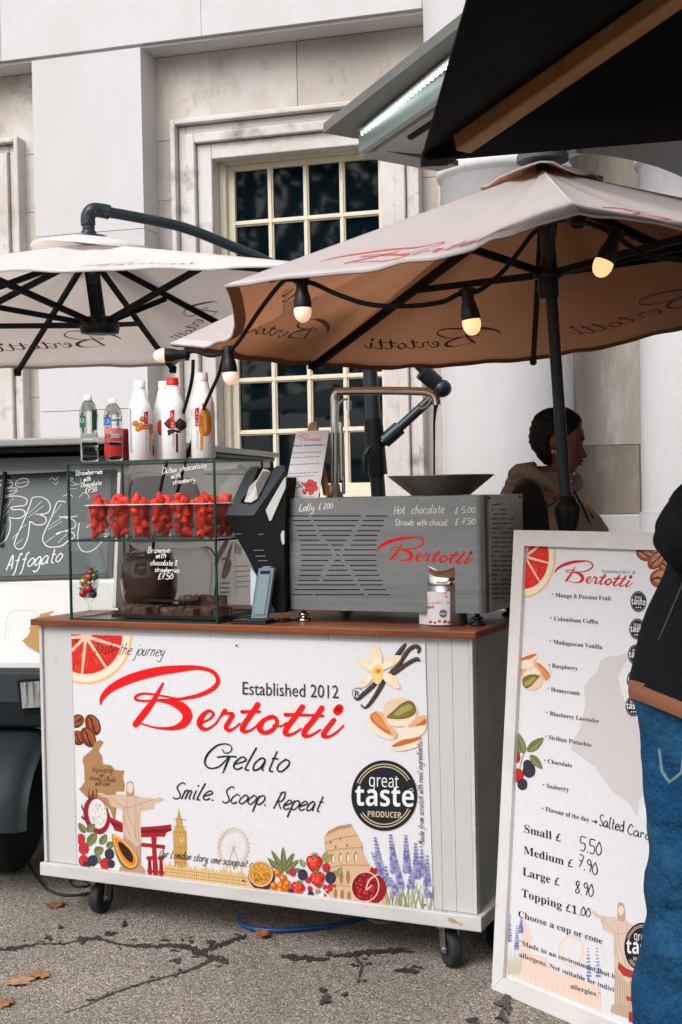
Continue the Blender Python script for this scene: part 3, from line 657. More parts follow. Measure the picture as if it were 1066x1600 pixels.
for pts in ([(302, 562, 4.24), (301, 585, 4.25), (296, 612, 4.3), (285, 650, 4.6), (268, 700, 4.75), (252, 760, 4.85), (240, 850, 4.9), (236, 960, 4.95)], [(350, 556, 3.95), (342, 585, 4.05), (330, 612, 4.3), (318, 640, 4.5), (300, 690, 4.7), (285, 740, 4.8), (270, 800, 4.85)]):
    cab.tube(cr([at(*p) for p in pts], 6), .0058, 6)
cab.obj('cable', MATTE, fl)

# --- white cantilever parasol on the left
LA = at(140, 380, 5.9); LFR = at(512, 414, 4.8); LFL = at(-236, 428, 4.6); LBR = at(272, 570, 7.2); LBL = at(-228, 579, 7.0)
lu = thing('cantilever_parasol', 'white square cantilever parasol with curved dark arm at the left of the stall', 'parasol', V3(at(592, 780, 6.45)[0], 6.45, 0))
_, ls = canopy(lu, LA, [[LFR, LFL], [LFL, LBL], [LBL, LBR], [LBR, LFR]], (WHITECANVAS, PINKLIT), nt_=24, ns=12, sag=.02, wrinkle=.004)
gore_logo(lu, ls[0], .53, .20, .80, REDPALE, None, hs=1.2)
stitching(lu, ls, [M('white_hem', (.86, .85, .84), .9, bump=(300, .4, .001), transl=.25), M('pink_lit_hem', (.66, .57, .53), .9, bump=(300, .4, .001), transl=.4)])  # under face of the hem carries the same painted pinkish light
REDPRINT = C(150, 62, 52)
gore_logo(lu, ls[2], .86, .36, .80, None, REDPRINT, hs=1.2); gore_logo(lu, ls[3], .62, .14, .86, None, REDPRINT, hs=1.2)
vp = []
for k in range(24):
    a = 2*math.pi*k/24; vp.append(V3(LA[0]+.26*math.cos(a), LA[1]+.26*math.sin(a), LA[2]-.03+.018*math.sin(2*a+.5)))
canopy(lu, LA+V3(0, 0, .05), [[vp[k], vp[(k+1) % 24]] for k in range(24)], (WHITECANVAS, PINKLIT), nt_=1, ns=4, name='vent_flap')
LH = at(156, 512, 5.9); LT = LA+V3(0, 0, -.05)
mb = MB(); mb.bar(LT, LH, .058, .058, upv=(0, 1, 0)); mb.obj('centre_tube', MATTE, lu)
mb = MB(); mb.lathe([(.05, -.03), (.085, -.025), (.09, .0), (.085, .03), (.05, .05)], LH, n=20); mb.obj('hub', BLACK, lu)
for p in [LFR, LFL, LBR, LBL, (LFR+LFL)/2, (LBR+LBL)/2, (LFR+LBR)/2, (LFL+LBL)/2]:
    q = p+(LA-p)*.02+V3(0, 0, -.035); mb = MB(); mb.bar(LT, q, .018, .026); mb.bar(q-(LA-p)*.012, q+(LA-p)*.008, .034, .034); rb = mb.obj('rib', MATTE, lu)
    mid = LT*.47+q*.53+V3(0, 0, -.015); mb = MB(); mb.bar(LH+V3(0, 0, .01), mid, .018, .024); mb.obj('strut', MATTE, rb)
mb = MB(); t0 = at(139, 372, 5.9)
mb.lathe([(.085, -.01), (.085, .005), (.036, .012), (.033, .03)], t0, n=20)
mb.tube([t0, at(138, 342, 5.9)], .028, 16); mb.tube(cr([at(138, 352, 5.9), at(138, 338, 5.9), at(145, 329, 5.9), at(158, 329, 5.92), at(172, 332, 5.93)], 6), .033, 16)
for u, v in ((137, 346), (137, 364), (150, 332), (166, 335)): mb.ell(at(u, v, 5.87), .008, .008, .008, 8, 6)
mb.obj('elbow_joint', POLE, lu)
mb = MB(); mb.tube(cr([at(160, 330.5, 5.92), at(200, 337, 5.97), at(285, 355, 6.1), at(365, 386, 6.2), at(450, 424, 6.28), at(540, 474, 6.35), at(620, 538, 6.4), at(690, 606, 6.42)], 6), .0245, 16); mb.obj('arm', POLE, lu)
mb = MB(); kn = at(690, 607, 6.42); mb.ell(kn, .05, .05, .045, 16, 10); mb.tube([at(660, 580, 6.4), at(682, 600, 6.42)], .043, 14); mb.obj('joint_knob', POLE, lu)
m0 = at(592, 780, 6.45); m1 = at(577, 560, 6.45); md = (m1-m0)/np.linalg.norm(m1-m0); mg = m0-md*(m0[2]/md[2])
mb = MB(); mb.tube([mg+md*.05, m1+md*.35], .036, 18); mb.obj('mast', POLE, lu)
mb = MB(); mb.tube([at(583, 655, 6.44), at(591, 742, 6.44)], .047, 18); mb.tube([at(578, 700, 6.36), at(570, 712, 6.34), at(571, 740, 6.34)], .014, 10); mb.obj('sliding_sleeve', BLACK, lu)
mb = MB(); mb.tube([at(688, 610, 6.42), at(598, 692, 6.42)], .024, 14); mb.tube([at(625, 668, 6.42), at(600, 690, 6.42)], .036, 14); mb.obj('brace', POLE, lu)
mb = MB(); mb.lathe([(.38, .0), (.38, .05), (.06, .07), (.045, .25)], V3(mg[0], mg[1], .012), n=28); mb.obj('base_plate', MATTE, lu)

# --- black parasol at the near right
PZ = 2.25; zp = lambda u, v, z: on(u, v, V3(0, 0, z), V3(0, 0, 1))
K0 = zp(657, 250, PZ); e1 = zp(728, 0, PZ)-K0; e2 = zp(1066, 216, PZ)-K0; e1 /= np.linalg.norm(e1); e2 /= np.linalg.norm(e2); S_ = 2.3
K1 = K0+e1*S_; K2 = K0+e2*S_; K3 = K1+e2*S_; KC = (K0+K3)/2+V3(0, 0, .50)
bp = thing('black_parasol', 'black cloth parasol with golden wooden ribs above the menu board', 'parasol', (KC[0], KC[1], 0))
canopy(bp, KC, [[K0, K1], [K1, K3], [K3, K2], [K2, K0]], (BLACKCLOTH, BLACKCLOTH), nt_=12, ns=10, sag=.03)
mb = MB(); mb.prism([K0+(KC-K0)*.0+V3(0, 0, .006), K0+e1*.06+V3(0, 0, .004), K0+(KC-K0)*.075+V3(0, 0, -.036), K0+e2*.06+V3(0, 0, .004)], (0, 0, -.022)); mb.obj('corner_pocket', BLACKCLOTH, bp)
for p in (K0, K1, K2, K3): mb = MB(); mb.bar(KC+V3(0, 0, -.06), p+(KC-p)*.075+V3(0, 0, -.032), .045, .04); mb.obj('rib', OAK, bp, bevel=.005)
mb = MB(); mb.tube([V3(KC[0], KC[1], .05), KC], .024, 16); mb.obj('pole', OAK, bp)
mb = MB(); mb.lathe([(.3, .0), (.3, .05), (.05, .08), (.04, .2)], V3(KC[0], KC[1], .001), n=24); mb.obj('base_plate', MATTE, bp)

# --- kiosk with the raised, lit serving hatch
HZ = 2.86; q0 = zp(505, 208, HZ); q1 = zp(727, 35, HZ); dl = (q1-q0)/np.linalg.norm(q1-q0)
kz = thing('food_kiosk', 'grey food kiosk with raised serving hatch and a bright strip of white lamps', 'kiosk', (2.9, 4.5, 0))
HATCH = M('hatch_grey', (.15, .15, .14), .5, spec=.3, var=(3, (.12, .12, .113), .4, .7)); HIN = M('hatch_inner', (.33, .32, .305), .5, var=(5, (.27, .26, .25), .4, .7)); TEAL = M('hatch_green_trim', (.30, .36, .34), .45)
arc = [zp(u, v, HZ) for u, v in ((600, 224), (720, 231), (860, 236), (930, 241), (985, 250), (1030, 262), (1066, 277))]
rp = [q0]+[np.array(p) for p in cr(arc, 4)]+[V3(2.55, arc[-1][1]+.15, HZ), V3(2.55, 3.2, HZ), q0+dl*2.6]
mb = MB(); mb.prism(rp, (0, 0, .035)); mb.obj('hatch', HATCH, kz, bevel=.004)
bd = (arc[0]-q0)/np.linalg.norm(arc[0]-q0); i0 = zp(566, 213, HZ-.02)
mb = MB(); mb.bar(i0+V3(0, 0, -.028), i0+dl*2.2+V3(0, 0, -.028), .03, .07); mb.obj('hatch_side_rail', TEAL, kz)
mb = MB(); mb.bar(i0+dl*.03+dl*0+bd*.02+V3(0, 0, -.06), i0+bd*.42+V3(0, 0, -.06), .12, .02); mb.bar(i0+bd*.14+dl*.12+V3(0, 0, -.063), i0+bd*.14+dl*2.2+V3(0, 0, -.063), .22, .02); mb.obj('hatch_inner_frame', HIN, kz)
LED = M('led_white', (1, 1, 1), .4, emit=((.86, 1.0, .96), 5.0))
mb = MB(); l0 = zp(567, 206, HZ-.015); l1 = zp(716, 86, HZ-.015); ll = np.linalg.norm(l1-l0)
nL = 25
mb.bar(l0+V3(0, 0, .002), l0+(l1-l0)*2+V3(0, 0, .002), .034, .008); ho = mb.obj('lamp_strip', TEAL, kz)
mb = MB(); mb.ell(l0+V3(0, 0, -.007), .0070, .0070, .006, 8, 5); d0 = mb.obj('diode', LED, ho)
for k in range(1, nL+2): d_ = d0.copy(); COL.objects.link(d_); d_.parent = ho; d_.location = Vector((l1-l0)*(k/nL))
mb = MB(); mb.tube([zp(642, 212, HZ-.09), zp(690, 180, HZ-.09)], .016, 10); mb.obj('gas_strut', MATTE, kz)
mb = MB(); mb.bar(zp(842, 256, HZ-.02), zp(905, 236, HZ-.02), .03, .02); mb.obj('hatch_stay', M('white_metal', (.75, .75, .74), .4), kz)
mb = MB(); mb.box((2.5, 3.0, .12), (3.8, 6.2, 2.855)); mb.obj('body', HATCH, kz, bevel=.05)
for y in (3.6, 5.6): mb = MB(); mb.lathe([(.1, -.09), (.26, -.09), (.28, -.05), (.28, .05), (.26, .09), (.1, .09)], (2.62, y, .281), n=24, A=lambda p: V3(p[2], p[0], p[1])); mb.obj('wheel', RUBBER, kz)
# ---------------------------------------------------------------- small three-wheeled van behind the cart
vf = at(186, 960, 5.0); VN = Frame((vf[0], vf[1], 0), R(10)); vw = lambda x, y, z: VN(x, y, z)
van = thing('three_wheeled_van', 'small white three-wheeled van with chalk drawing on its windscreen, behind the glass case', 'van', VN.mat(-.65, 0, 0))
VWHITE = M('van_white_paint', (.74, .735, .73), .28, coat=.4, var=(2, (.69, .68, .67), .4, .7)); VGREY = M('van_grey_bumper', (.011, .016, .019), .55, spec=.25, var=(5, (.017, .023, .027), .4, .7))
VPILLAR = M('van_pillar', (.30, .30, .29), .35); VGLASS = M('van_side_glass', (.012, .016, .02), .05, spec=.6); SCREEN = M('chalked_windscreen', (.024, .038, .042), .3, spec=.25, var=(2.5, (.040, .058, .063), .4, .7))
WX0 = -1.34
mb = MB(vw)
prof = [(.0, .58), (-.03, .86), (.0, 1.165), (.15, 1.60), (.22, 1.655), (2.6, 1.68), (2.6, .50), (.55, .50), (.5, .58)]
mb.prism([(WX0, y, z) for y, z in prof], (-WX0, 0, 0)); mb.obj('body', VWHITE, van, bevel=.03)
wsn = np.cross(VN.ex, VN(0, .15, 1.60)-VN(0, 0, 1.165)); wsn /= np.linalg.norm(wsn)
if wsn[1] > 0: wsn = -wsn
wso = VN(0, 0, 1.165)+wsn*.006
WSF = lambda u, v, o: on(u, v, wso+wsn*o, wsn)
mb = MB(); qs = [(-140, 912), (176, 902), (183, 734), (-140, 750)]
mb.prism([WSF(u, v, .0) for u, v in qs], wsn*.008, 1); qi = [(-130, 905), (168, 896), (175, 741), (-130, 757)]
sc_m = [SCREEN, BLACK]; mb.prism([WSF(u, v, .0083) for u, v in qi], wsn*.002, 0)
ink = Ink(mb, lambda u, v, o: WSF(u, v, .0105+o), sc_m)
zz = lambda x, y: (x/5.164, 690+y/5.161)
def chalk(pts, w_=1.5): ink.stroke([(*zz(*p), w_) for p in pts], CHALK, n=5)
CH2 = C(205, 215, 214, .8)
chalk([(-60,560),(0,480),(60,445),(150,440),(215,465),(205,510),(150,520),(95,530),(100,548),(170,548),(205,570),(180,610),(120,620),(78,615),(85,660),(75,730),(40,800),(-20,840)])
chalk([(262,450),(225,560),(170,690),(125,790),(120,840),(150,868),(190,850),(225,770),(238,680),(245,645),(290,670),(345,668),(375,640),(360,605),(320,588),(285,585),(340,585),(390,570),(408,530),(390,480),(345,450),(300,445),(262,452)])
chalk([(530,487),(465,487),(420,600),(360,730),(345,790),(370,835),(420,852),(500,840),(550,800),(600,770),(590,735),(540,722),(470,735),(455,750),(510,725),(590,700),(612,665),(590,630),(540,615),(475,605),(560,608),(625,600)])
chalk([(640,660),(628,760),(640,850),(690,890),(760,870),(830,800),(880,740)]); chalk([(700,690),(745,660),(820,640),(880,690)])
for a in ([(230,580),(340,480)],[(225,612),(350,520)],[(390,685),(520,600)],[(385,710),(500,645)],[(100,785),(160,720)],[(130,830),(185,785)],[(10,600),(105,455)],[(0,560),(60,500)],[(0,640),(70,560)],[(0,800),(45,670)],[(425,600),(500,500)],[(360,820),(440,760)],[(470,815),(540,745)],[(170,700),(210,670)]): ink.stroke([(*zz(*p), 1.0) for p in a], CH2, smooth=False)
for c, rx, ry, rt_ in (((180, 332), 56, 33, -.3), ((50, 338), 54, 32, .15), ((80, 402), 62, 26, -.25)):
    ink.stroke([(zz(c[0]+rx*math.cos(a)*math.cos(rt_)-ry*math.sin(a)*math.sin(rt_), c[1]+rx*math.cos(a)*math.sin(rt_)+ry*math.sin(a)*math.cos(rt_))[0], zz(0, c[1]+rx*math.cos(a)*math.sin(rt_)+ry*math.sin(a)*math.cos(rt_))[1], 1.3) for a in [2*math.pi*k/14 for k in range(15)]], CHALK, n=3)
    chalk([(c[0]-rx*.8, c[1]+8), (c[0], c[1]-2), (c[0]+rx*.8, c[1]-10)], 1.0)
chalk([(400,310),(420,290),(445,310),(470,285)], .9); chalk([(430,330),(455,345),(470,320)], .9)
chalk([(560,295),(590,300),(575,320),(640,345),(655,300)], 1.1); chalk([(550,355),(620,348)], 1.0); chalk([(555,382),(620,380)], 1.0); chalk([(510,440),(560,425),(590,445)], 1.1); chalk([(640,450),(680,410),(720,440),(710,460)], 1.1)
ink.hand('Affogato', 10, 891, 95, 877, 12.5, 1.7, CHALK, slant=.3)
mb.obj('windscreen', sc_m, van)
mb = MB(); mb.tube(cr([WSF(-3, 850, .03), WSF(2, 800, .03), WSF(8, 738, .025)], 5), .009, 8); mb.obj('wiper', BLACK, van)
mb = MB(vw); mb.box((WX0-.02, .02, 1.672), (.03, 2.6, 1.690), 1); mb.box((WX0-.03, -.05, 1.691), (.05, 2.62, 1.72)); mb.obj('roof_rack', [VPILLAR, BLACK], van, bevel=.006)
mb = MB(vw); bz0, bz1 = .60, .845
mb.prism([(WX0-.02, y, z) for y, z in ((.02, bz0), (-.07, bz0+.02), (-.10, bz0+.12), (-.075, bz1-.01), (.01, bz1))], (-WX0+.04, 0, 0)); mb.obj('bumper', VGREY, van, bevel=.012)
HN = lambda u, v, d: on(u, v, VN(0, -.098-d, 0), VN.ey)
for du in (0, -215):
    mb = MB(); q = [(28, 1062), (78, 1058), (78, 1110), (34, 1112)]; mb.prism([HN(u+du, v, -.004) for u, v in q], VN.ey*-.010); hd = mb.obj('headlight', MATTE, van, bevel=.004)
    lens = M('headlight_lens', (.62, .66, .66), .08, .75, var=(90, (.18, .19, .19), .45, .6), bump=(90, .8, .006), stretch=(1, 1, .08))
    mb = MB(); q = [(34, 1066), (72, 1063), (72, 1104), (37, 1106)]; mb.prism([HN(u+du, v, .0065) for u, v in q], VN.ey*-.012); mb.obj('lens', lens, hd, bevel=.004)
# mudguard, wheel, dark underside
mb = MB(vw); xc = -.54; mud = []
for k in range(15):
    a = math.pi*(k/14.); mud.append((.30-.43*math.cos(a), .30+.36*math.sin(a)))
P_ = [(-1.30, y, z) for y, z in mud]
vs_ = []; fs = []
for xi, sc in ((-.25, .90), (-.23, .97), (-.17, 1.0), (.17, 1.0), (.225, .97), (.25, .88)):
    vs_ += [(xc+xi, .14+(y-.30)*sc, .25+(z-.28)*sc) for y, z in mud]
for i in range(5):
    for k in range(14): fs.append((i*15+k, i*15+k+1, (i+1)*15+k+1, (i+1)*15+k))
fs += [tuple(range(15)), tuple(range(75, 90))[::-1]]
mb.add(vs_, fs, 0, True); mb.obj('mudguard', VGREY, van)
def wheel(x, y, r, wd):
    mb = MB(); mb.lathe([(r*.58, -wd/2), (r*.92, -wd/2), (r, -wd*.36), (r, wd*.36), (r*.92, wd/2), (r*.58, wd/2)], VN(x, y, r+.004), n=36, A=lambda p: VN.ex*p[2]+VN.ey*p[0]+VN.ez*p[1]); t = mb.obj('wheel', RUBBER, van)
    mb = MB(); mb.lathe([(.0, -wd*.3), (r*.3, -wd*.42), (r*.6, -wd*.45), (r*.6, wd*.45), (r*.3, wd*.42), (0, wd*.3)], VN(x, y, r+.004), n=24, A=lambda p: VN.ex*p[2]+VN.ey*p[0]+VN.ez*p[1]); mb.obj('rim', VPILLAR, t)
wheel(-.54, .16, .24, .13); wheel(-.12, 2.1, .24, .14); wheel(-1.2, 2.1, .24, .14)
mb = MB(vw); mb.box((WX0+.04, .1, .30), (-.04, 2.55, .4995)); mb.obj('chassis', MATTE, van)
TAN = C(206, 160, 98)
mb = MB(); mt = [TAN]; FN = lambda u, v, o: on(u, v, VN(0, -.033-o, 0), VN.ey)
ink = Ink(mb, FN, mt, base=.002)
ink.poly([zz(*p) for p in [(440,1366),(425,1362),(385,1378),(325,1390),(318,1410),(272,1430),(258,1440),(255,1475),(238,1500),(243,1530),(225,1570),(180,1605),(215,1640),(300,1690),(420,1700),(470,1600),(470,1450),(400,1395),(428,1378)]], TAN)
ink.stroke([(*zz(*p), .8) for p in [(40,1600),(50,1480),(75,1390),(130,1365),(240,1362),(300,1370)]], C(200, 200, 200))
mb.obj('map_print', mt, van)
# right-hand side of the cab, seen through the glass case
SF = lambda u, v, o: on(u, v, VN(o, 0, 0), VN.ex)
mb = MB(); mb.prism([SF(u, v, .002) for u, v in ((176, 950), (196, 950), (200, 742), (184, 738))], VN.ex*.012); mb.obj('door_pillar', M('van_pillar_light', (.6, .6, .59), .35), van, bevel=.004)
def rr(q, n=5): return [tuple(p) for p in cr(q, n, True)]
wq = [(203, 842), (203, 765), (212, 748), (240, 744), (292, 746), (308, 760), (316, 800), (318, 838), (300, 846), (250, 846)]
mb = MB(); mb.prism([SF(u*1.0, v, .002) for u, v in rr([(198, 850), (198, 758), (212, 740), (244, 736), (300, 738), (318, 756), (326, 800), (328, 845), (300, 856), (250, 856)])], VN.ex*.014); dw = mb.obj('door', VWHITE, van, bevel=.003)
mb = MB(); mb.prism([SF(u, v, .0165) for u, v in rr(wq)], VN.ex*.004); mb.obj('door_window', VGLASS, dw)
mb = MB(); mb.tube(cr([SF(u, v, .012) for u, v in ((204, 945), (206, 860), (330, 858), (334, 950))], 6), .004, 6); mb.tube([SF(250, 870, .02), SF(268, 869, .02)], .008, 8); mb.obj('door_seam', BLACK, dw)
mb = MB(); mt = []; ink = Ink(mb, lambda u, v, o: SF(u, v, .004+o), mt)
BROWNP = C(150, 108, 100); z4 = lambda x, y: (340+x/5.517, 690+y/5.517)
ink.stroke([(*z4(*p), w_) for p, w_ in [((90,850),4),((60,910),6),((20,985),5),((-10,1060),3)]], BROWNP); ink.stroke([(*z4(*p), w_) for p, w_ in [((130,870),1),((105,970),3),((75,1080),4),((50,1170),2)]], BROWNP)
ink.stroke([(*z4(*p), w_) for p, w_ in [((45,1020),2),((80,1005),3),((110,1040),4),((95,1120),4),((60,1180),2)]], BROWNP)
G1 = C(70, 70, 72)
for k in range(5): ink.stroke([(*z4(155+k*13, 870+k*8), .9), (*z4(155+k*13, 960+k*4), .9)], G1, smooth=False)
for k in range(5): ink.stroke([(*z4(160, 1075+k*45), 1.2), (*z4(270+(k % 2)*15, 1070+k*44), 1.2)], G1, smooth=False)
for i in range(3):
    for j in range(4): ink.stroke([(*z4(30+j*20, 1225+i*40), 1.3), (*z4(45+j*20, 1215+i*40), 1.3)], G1, smooth=False)
mb.obj('side_print', mt, van)
mb = MB(); MN = lambda u, v, Z: at(u, v, Z)
mb.hexa([MN(318, 742, 5.1), MN(385, 742, 5.1), MN(390, 735, 5.25), MN(322, 733, 5.25), MN(318, 733, 5.1), MN(370, 730, 5.1), MN(376, 724, 5.25), MN(322, 722, 5.25)]); mb.obj('side_mirror', VPILLAR, van, bevel=.006)

# ---------------------------------------------------------------- gelato cart
CW, CH, HB, CD = 1.664, 1.06, .139, .66
K = Frame((-1.108, 4.689, 0), .435)
ct = thing('gelato_cart', 'off-white gelato cart on castors with a red-lettered printed front and varnished wooden counter', 'cart', K.mat(CW/2, CD/2, 0))
mb = MB(K)
x0, x1, zb = .028, CW-.028, HB+.047
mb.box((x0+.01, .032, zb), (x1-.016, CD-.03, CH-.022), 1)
bx = [x0, .15, .30, .50, .72, .94, 1.16, 1.34, K.f(668, 1200, .02)[0]+.004, 1.535, x1-.055, x1]
bx = sorted(bx)
for i in range(len(bx)-1): mb.box((bx[i]+.0003, .018, zb+.001), (bx[i+1]-.0003, .0315, CH-.0225))
mb.box((x0-.012, .008, zb+.001), (x0+.0, .06, CH-.023)); mb.box((x1+.0005, .016, zb+.001), (x1+.012, .05, CH-.023), 2)
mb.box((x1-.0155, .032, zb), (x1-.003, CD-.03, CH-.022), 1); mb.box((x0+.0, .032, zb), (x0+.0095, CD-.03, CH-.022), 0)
mb.obj('body', [CARTW, SHADESIDE, WORN], ct, bevel=.0011)
mb = MB(K); mb.box((0.004, -.004, HB), (CW+.004, .026, HB+.0465)); mb.box((CW-.022, .0265, HB+.001), (CW+.004, CD, HB+.046)); mb.box((.004, .0265, HB+.001), (.03, CD, HB+.046)); mb.box((.031, .0265, HB+.004), (CW-.0225, CD, HB+.044)); mb.obj('base_rail', WORN, ct, bevel=.004)
mb = MB(K)
for k in range(4): mb.box((-.006, -.012+.172*k, CH-.0215), (CW+.006, -.012+.172*(k+1)-.0012, CH))
mb.obj('counter_top', WOOD, ct, bevel=.003)
for x, y, s_ in ((1.545, .055, .3), (.20, .09, -.4), (.2, .56, .2), (1.545, .56, .1)):
    r_ = .056; c_ = K(x, y, r_+.001)
    mb = MB(); A_w = (lambda p, s_=s_: V3(math.cos(s_), math.sin(s_), 0)*p[2]+V3(-math.sin(s_), math.cos(s_), 0)*p[0]+V3(0, 0, p[1]))
    mb.lathe([(.0, -.014), (.030, -.0145), (.032, -.018), (r_-.004, -.018), (r_, -.012), (r_, .012), (r_-.004, .018), (.032, .018), (.030, .0145), (0, .014)], c_, n=32, A=A_w); cs = mb.obj('castor', RUBBER, ct)
    mb = MB(); a = A_w(V3(0, 0, 1)); ty = V3(c_[0], c_[1], HB)
    for sgn in (-1, 1): mb.bar(c_+a*.024*sgn-V3(0, 0, .012), ty+a*.024*sgn-V3(0, 0, .004)+A_w(V3(.02, 0, 0)), .003, .04, upv=tuple(A_w(V3(1, 0, 0))))
    mb.tube([c_-a*.03, c_+a*.03], .007, 10); mb.box(ty-V3(.045, .035, .007), ty+V3(.045, .035, -.001)); mb.obj('fork', M('zinc', (.45, .45, .44), .35, .9), cs)
# printed front
PQ = [(111.5, 991), (664, 1006), (677.5, 1427), (123.5, 1356)]
PF = lambda u, v, o=0: on(u, v, K(0, .0135-o, 0), K.ey)
mb = MB(); mb.prism([PF(u, v) for u, v in PQ], K.ey*.0042); pm = [PRINT]
ink = Ink(mb, lambda u, v, o: PF(u, v, o), pm, clip=PQ)
a3 = lambda x, y: (90+x/3.439, 980+y/3.439); a4 = lambda x, y: (370+x/3.23, 980+y/3.23); a5 = lambda x, y: (110+x/5.33, 1160+y/5.33); a6 = lambda x, y: (370+x/3.331, 1270+y/3.331); a7 = lambda x, y: (520+x/6.6625, 1000+y/6.6625)
def T(f, pts): return [f(*p) for p in pts]
rb_ = random.Random(11)
def citrus(I, c, r, rot=0, asp=1.0, seg=10):
    I.ell(c, r, r*asp, C(238, 196, 140), n=40); I.ell(c, r*.945, r*.945*asp, C(248, 232, 206), n=40); I.ell(c, r*.80, r*.80*asp, C(248, 206, 184), n=40)
    for k in range(seg):
        a0 = rot+2*math.pi*k/seg+.028; a1 = rot+2*math.pi*(k+1)/seg-.028
        pts = [(c[0]+r*.10*math.cos((a0+a1)/2), c[1]+r*.10*asp*math.sin((a0+a1)/2))]+[(c[0]+r*.78*math.cos(a0+(a1-a0)*j/6), c[1]+r*.78*asp*math.sin(a0+(a1-a0)*j/6)) for j in range(7)]
        I.poly(pts, C(226, 40, 26))
        for j in range(26):
            a = a0+(a1-a0)*rb_.uniform(.12, .88); q = r*rb_.uniform(.28, .70); l = r*.055
            I.stroke([(c[0]+(q-l)*math.cos(a), c[1]+(q-l)*asp*math.sin(a), r*.008), (c[0]+(q+l)*math.cos(a), c[1]+(q+l)*asp*math.sin(a), r*.018)], C(244, 88, 62) if j % 3 else C(198, 24, 18), smooth=False, layer=(j == 0), caps=False)
def bean(I, c, rx, ry, rot, b=0):
    cols = [C(120, 52, 24), C(168, 86, 46), C(78, 32, 14)] if not b else [C(150, 84, 56), C(206, 138, 104), C(112, 56, 34)]
    I.ell(c, rx, ry, cols[2], rot); I.ell((c[0]-rx*.03, c[1]-ry*.05), rx*.93, ry*.9, cols[0], rot); I.ell((c[0]+rx*.08, c[1]-ry*.12), rx*.76, ry*.66, cols[1], rot)
    ca, sa = math.cos(rot), math.sin(rot)
    for k in range(10):
        t = rb_.uniform(-.6, .6); y = rb_.uniform(-.5, .5); I.ell((c[0]+rx*t*ca-ry*y*sa, c[1]+rx*t*sa+ry*y*ca), rx*.16, ry*.05, cols[0], rot, n=6, nolayer=(k > 0))
    I.stroke([(c[0]+rx*t*ca-ry*y*sa, c[1]+rx*t*sa+ry*y*ca, ry*w_) for t, y, w_ in ((-.92, .1, .08), (-.45, -.1, .22), (0, .04, .18), (.5, .12, .24), (.92, -.06, .08))], C(62, 24, 10))
def berry(I, c, r, dark=0, seed=0):
    base, hi = ((C(32, 28, 44), C(76, 74, 96)) if dark else (C(176, 22, 30), C(232, 74, 78)))
    I.ell(c, r*.85, r*1.02, base, n=16)
    for i in range(-3, 4):
        for j in range(-2, 3):
            x = c[0]+r*.30*(j+.5*(i % 2)); y = c[1]+r*.27*i
            if ((x-c[0])/.85)**2+(y-c[1])**2 > r*r*.84: continue
            I.ell((x, y), r*.17, r*.155, C(60, 56, 76) if dark else C(214, 44, 50), n=8); I.ell((x-r*.05, y-r*.05), r*.10, r*.09, hi, n=6, nolayer=True)
def strawb(I, c, r, rot=0, leaf=True):
    ca, sa = math.cos(rot), math.sin(rot); tf = lambda x, y: (c[0]+r*(x*ca-y*sa), c[1]+r*(x*sa+y*ca))
    I.poly([tf(*p) for p in ((-.9, -.45), (-.5, -.85), (.5, -.85), (.95, -.4), (.75, .3), (.15, 1.05), (-.3, .95), (-.8, .25))], C(196, 24, 24), smooth=4)
    I.poly([tf(*p) for p in ((-.7, -.4), (-.3, -.7), (.3, -.65), (.5, -.2), (.2, .5), (-.3, .55))], C(230, 56, 44), smooth=4)
    for k in range(16):
        x, y = rb_.uniform(-.7, .7), rb_.uniform(-.6, .75)
        if abs(x) < .8-.5*max(y, 0): I.ell(tf(x, y), r*.05, r*.075, C(248, 196, 120), n=6, nolayer=(k > 0))
    if leaf:
        for k in range(6):
            a = -math.pi*(.08+.84*k/5); I.poly([tf(-.12, -.75), tf(.62*math.cos(a), -.72+.6*math.sin(a)), tf(.14, -.72)], C(120, 140, 62) if k % 2 else C(92, 116, 48), smooth=3)
def leaf(I, p, q, wd, m1=None, m2=None):
    dx, dy = q[0]-p[0], q[1]-p[1]; l = math.hypot(dx, dy); nx, ny = -dy/l*wd, dx/l*wd
    I.poly([p, (p[0]+dx*.3+nx, p[1]+dy*.3+ny), (p[0]+dx*.7+nx*.8, p[1]+dy*.7+ny*.8), q, (p[0]+dx*.7-nx*.8, p[1]+dy*.7-ny*.8), (p[0]+dx*.3-nx, p[1]+dy*.3-ny)], m1 or C(112, 122, 70), smooth=4)
    I.poly([p, (p[0]+dx*.4+nx*.7, p[1]+dy*.4+ny*.7), q, (p[0]+dx*.5, p[1]+dy*.5)], m2 or C(142, 148, 94), smooth=3)
    I.stroke([(*p, wd*.1), (*q, wd*.06)], C(84, 92, 46), smooth=False)
    for k in range(1, 5):
        b = (p[0]+dx*k/5.5, p[1]+dy*k/5.5)
        for s_ in (-1, 1): I.stroke([(*b, wd*.06), (b[0]+dx*.1+nx*.6*s_, b[1]+dy*.1+ny*.6*s_, wd*.04)], C(92, 100, 54), smooth=False, layer=False, caps=False)
def lavender(I, base, tip, n=9, wd=5):
    for k in range(n):
        t = k/(n-1.); x = base[0]+(tip[0]-base[0])*t; y = base[1]+(tip[1]-base[1])*t; q = wd*(1.05-.65*t)
        for dx in (-.75, 0, .75): I.ell((x+dx*q, y+abs(dx)*q*.25+rb_.uniform(-.5, .5)), q*.55, q*.72, [C(120, 118, 172), C(148, 146, 200), C(170, 168, 214)][rb_.randrange(3)], rot=dx*.5, n=8, nolayer=(dx != -.75))
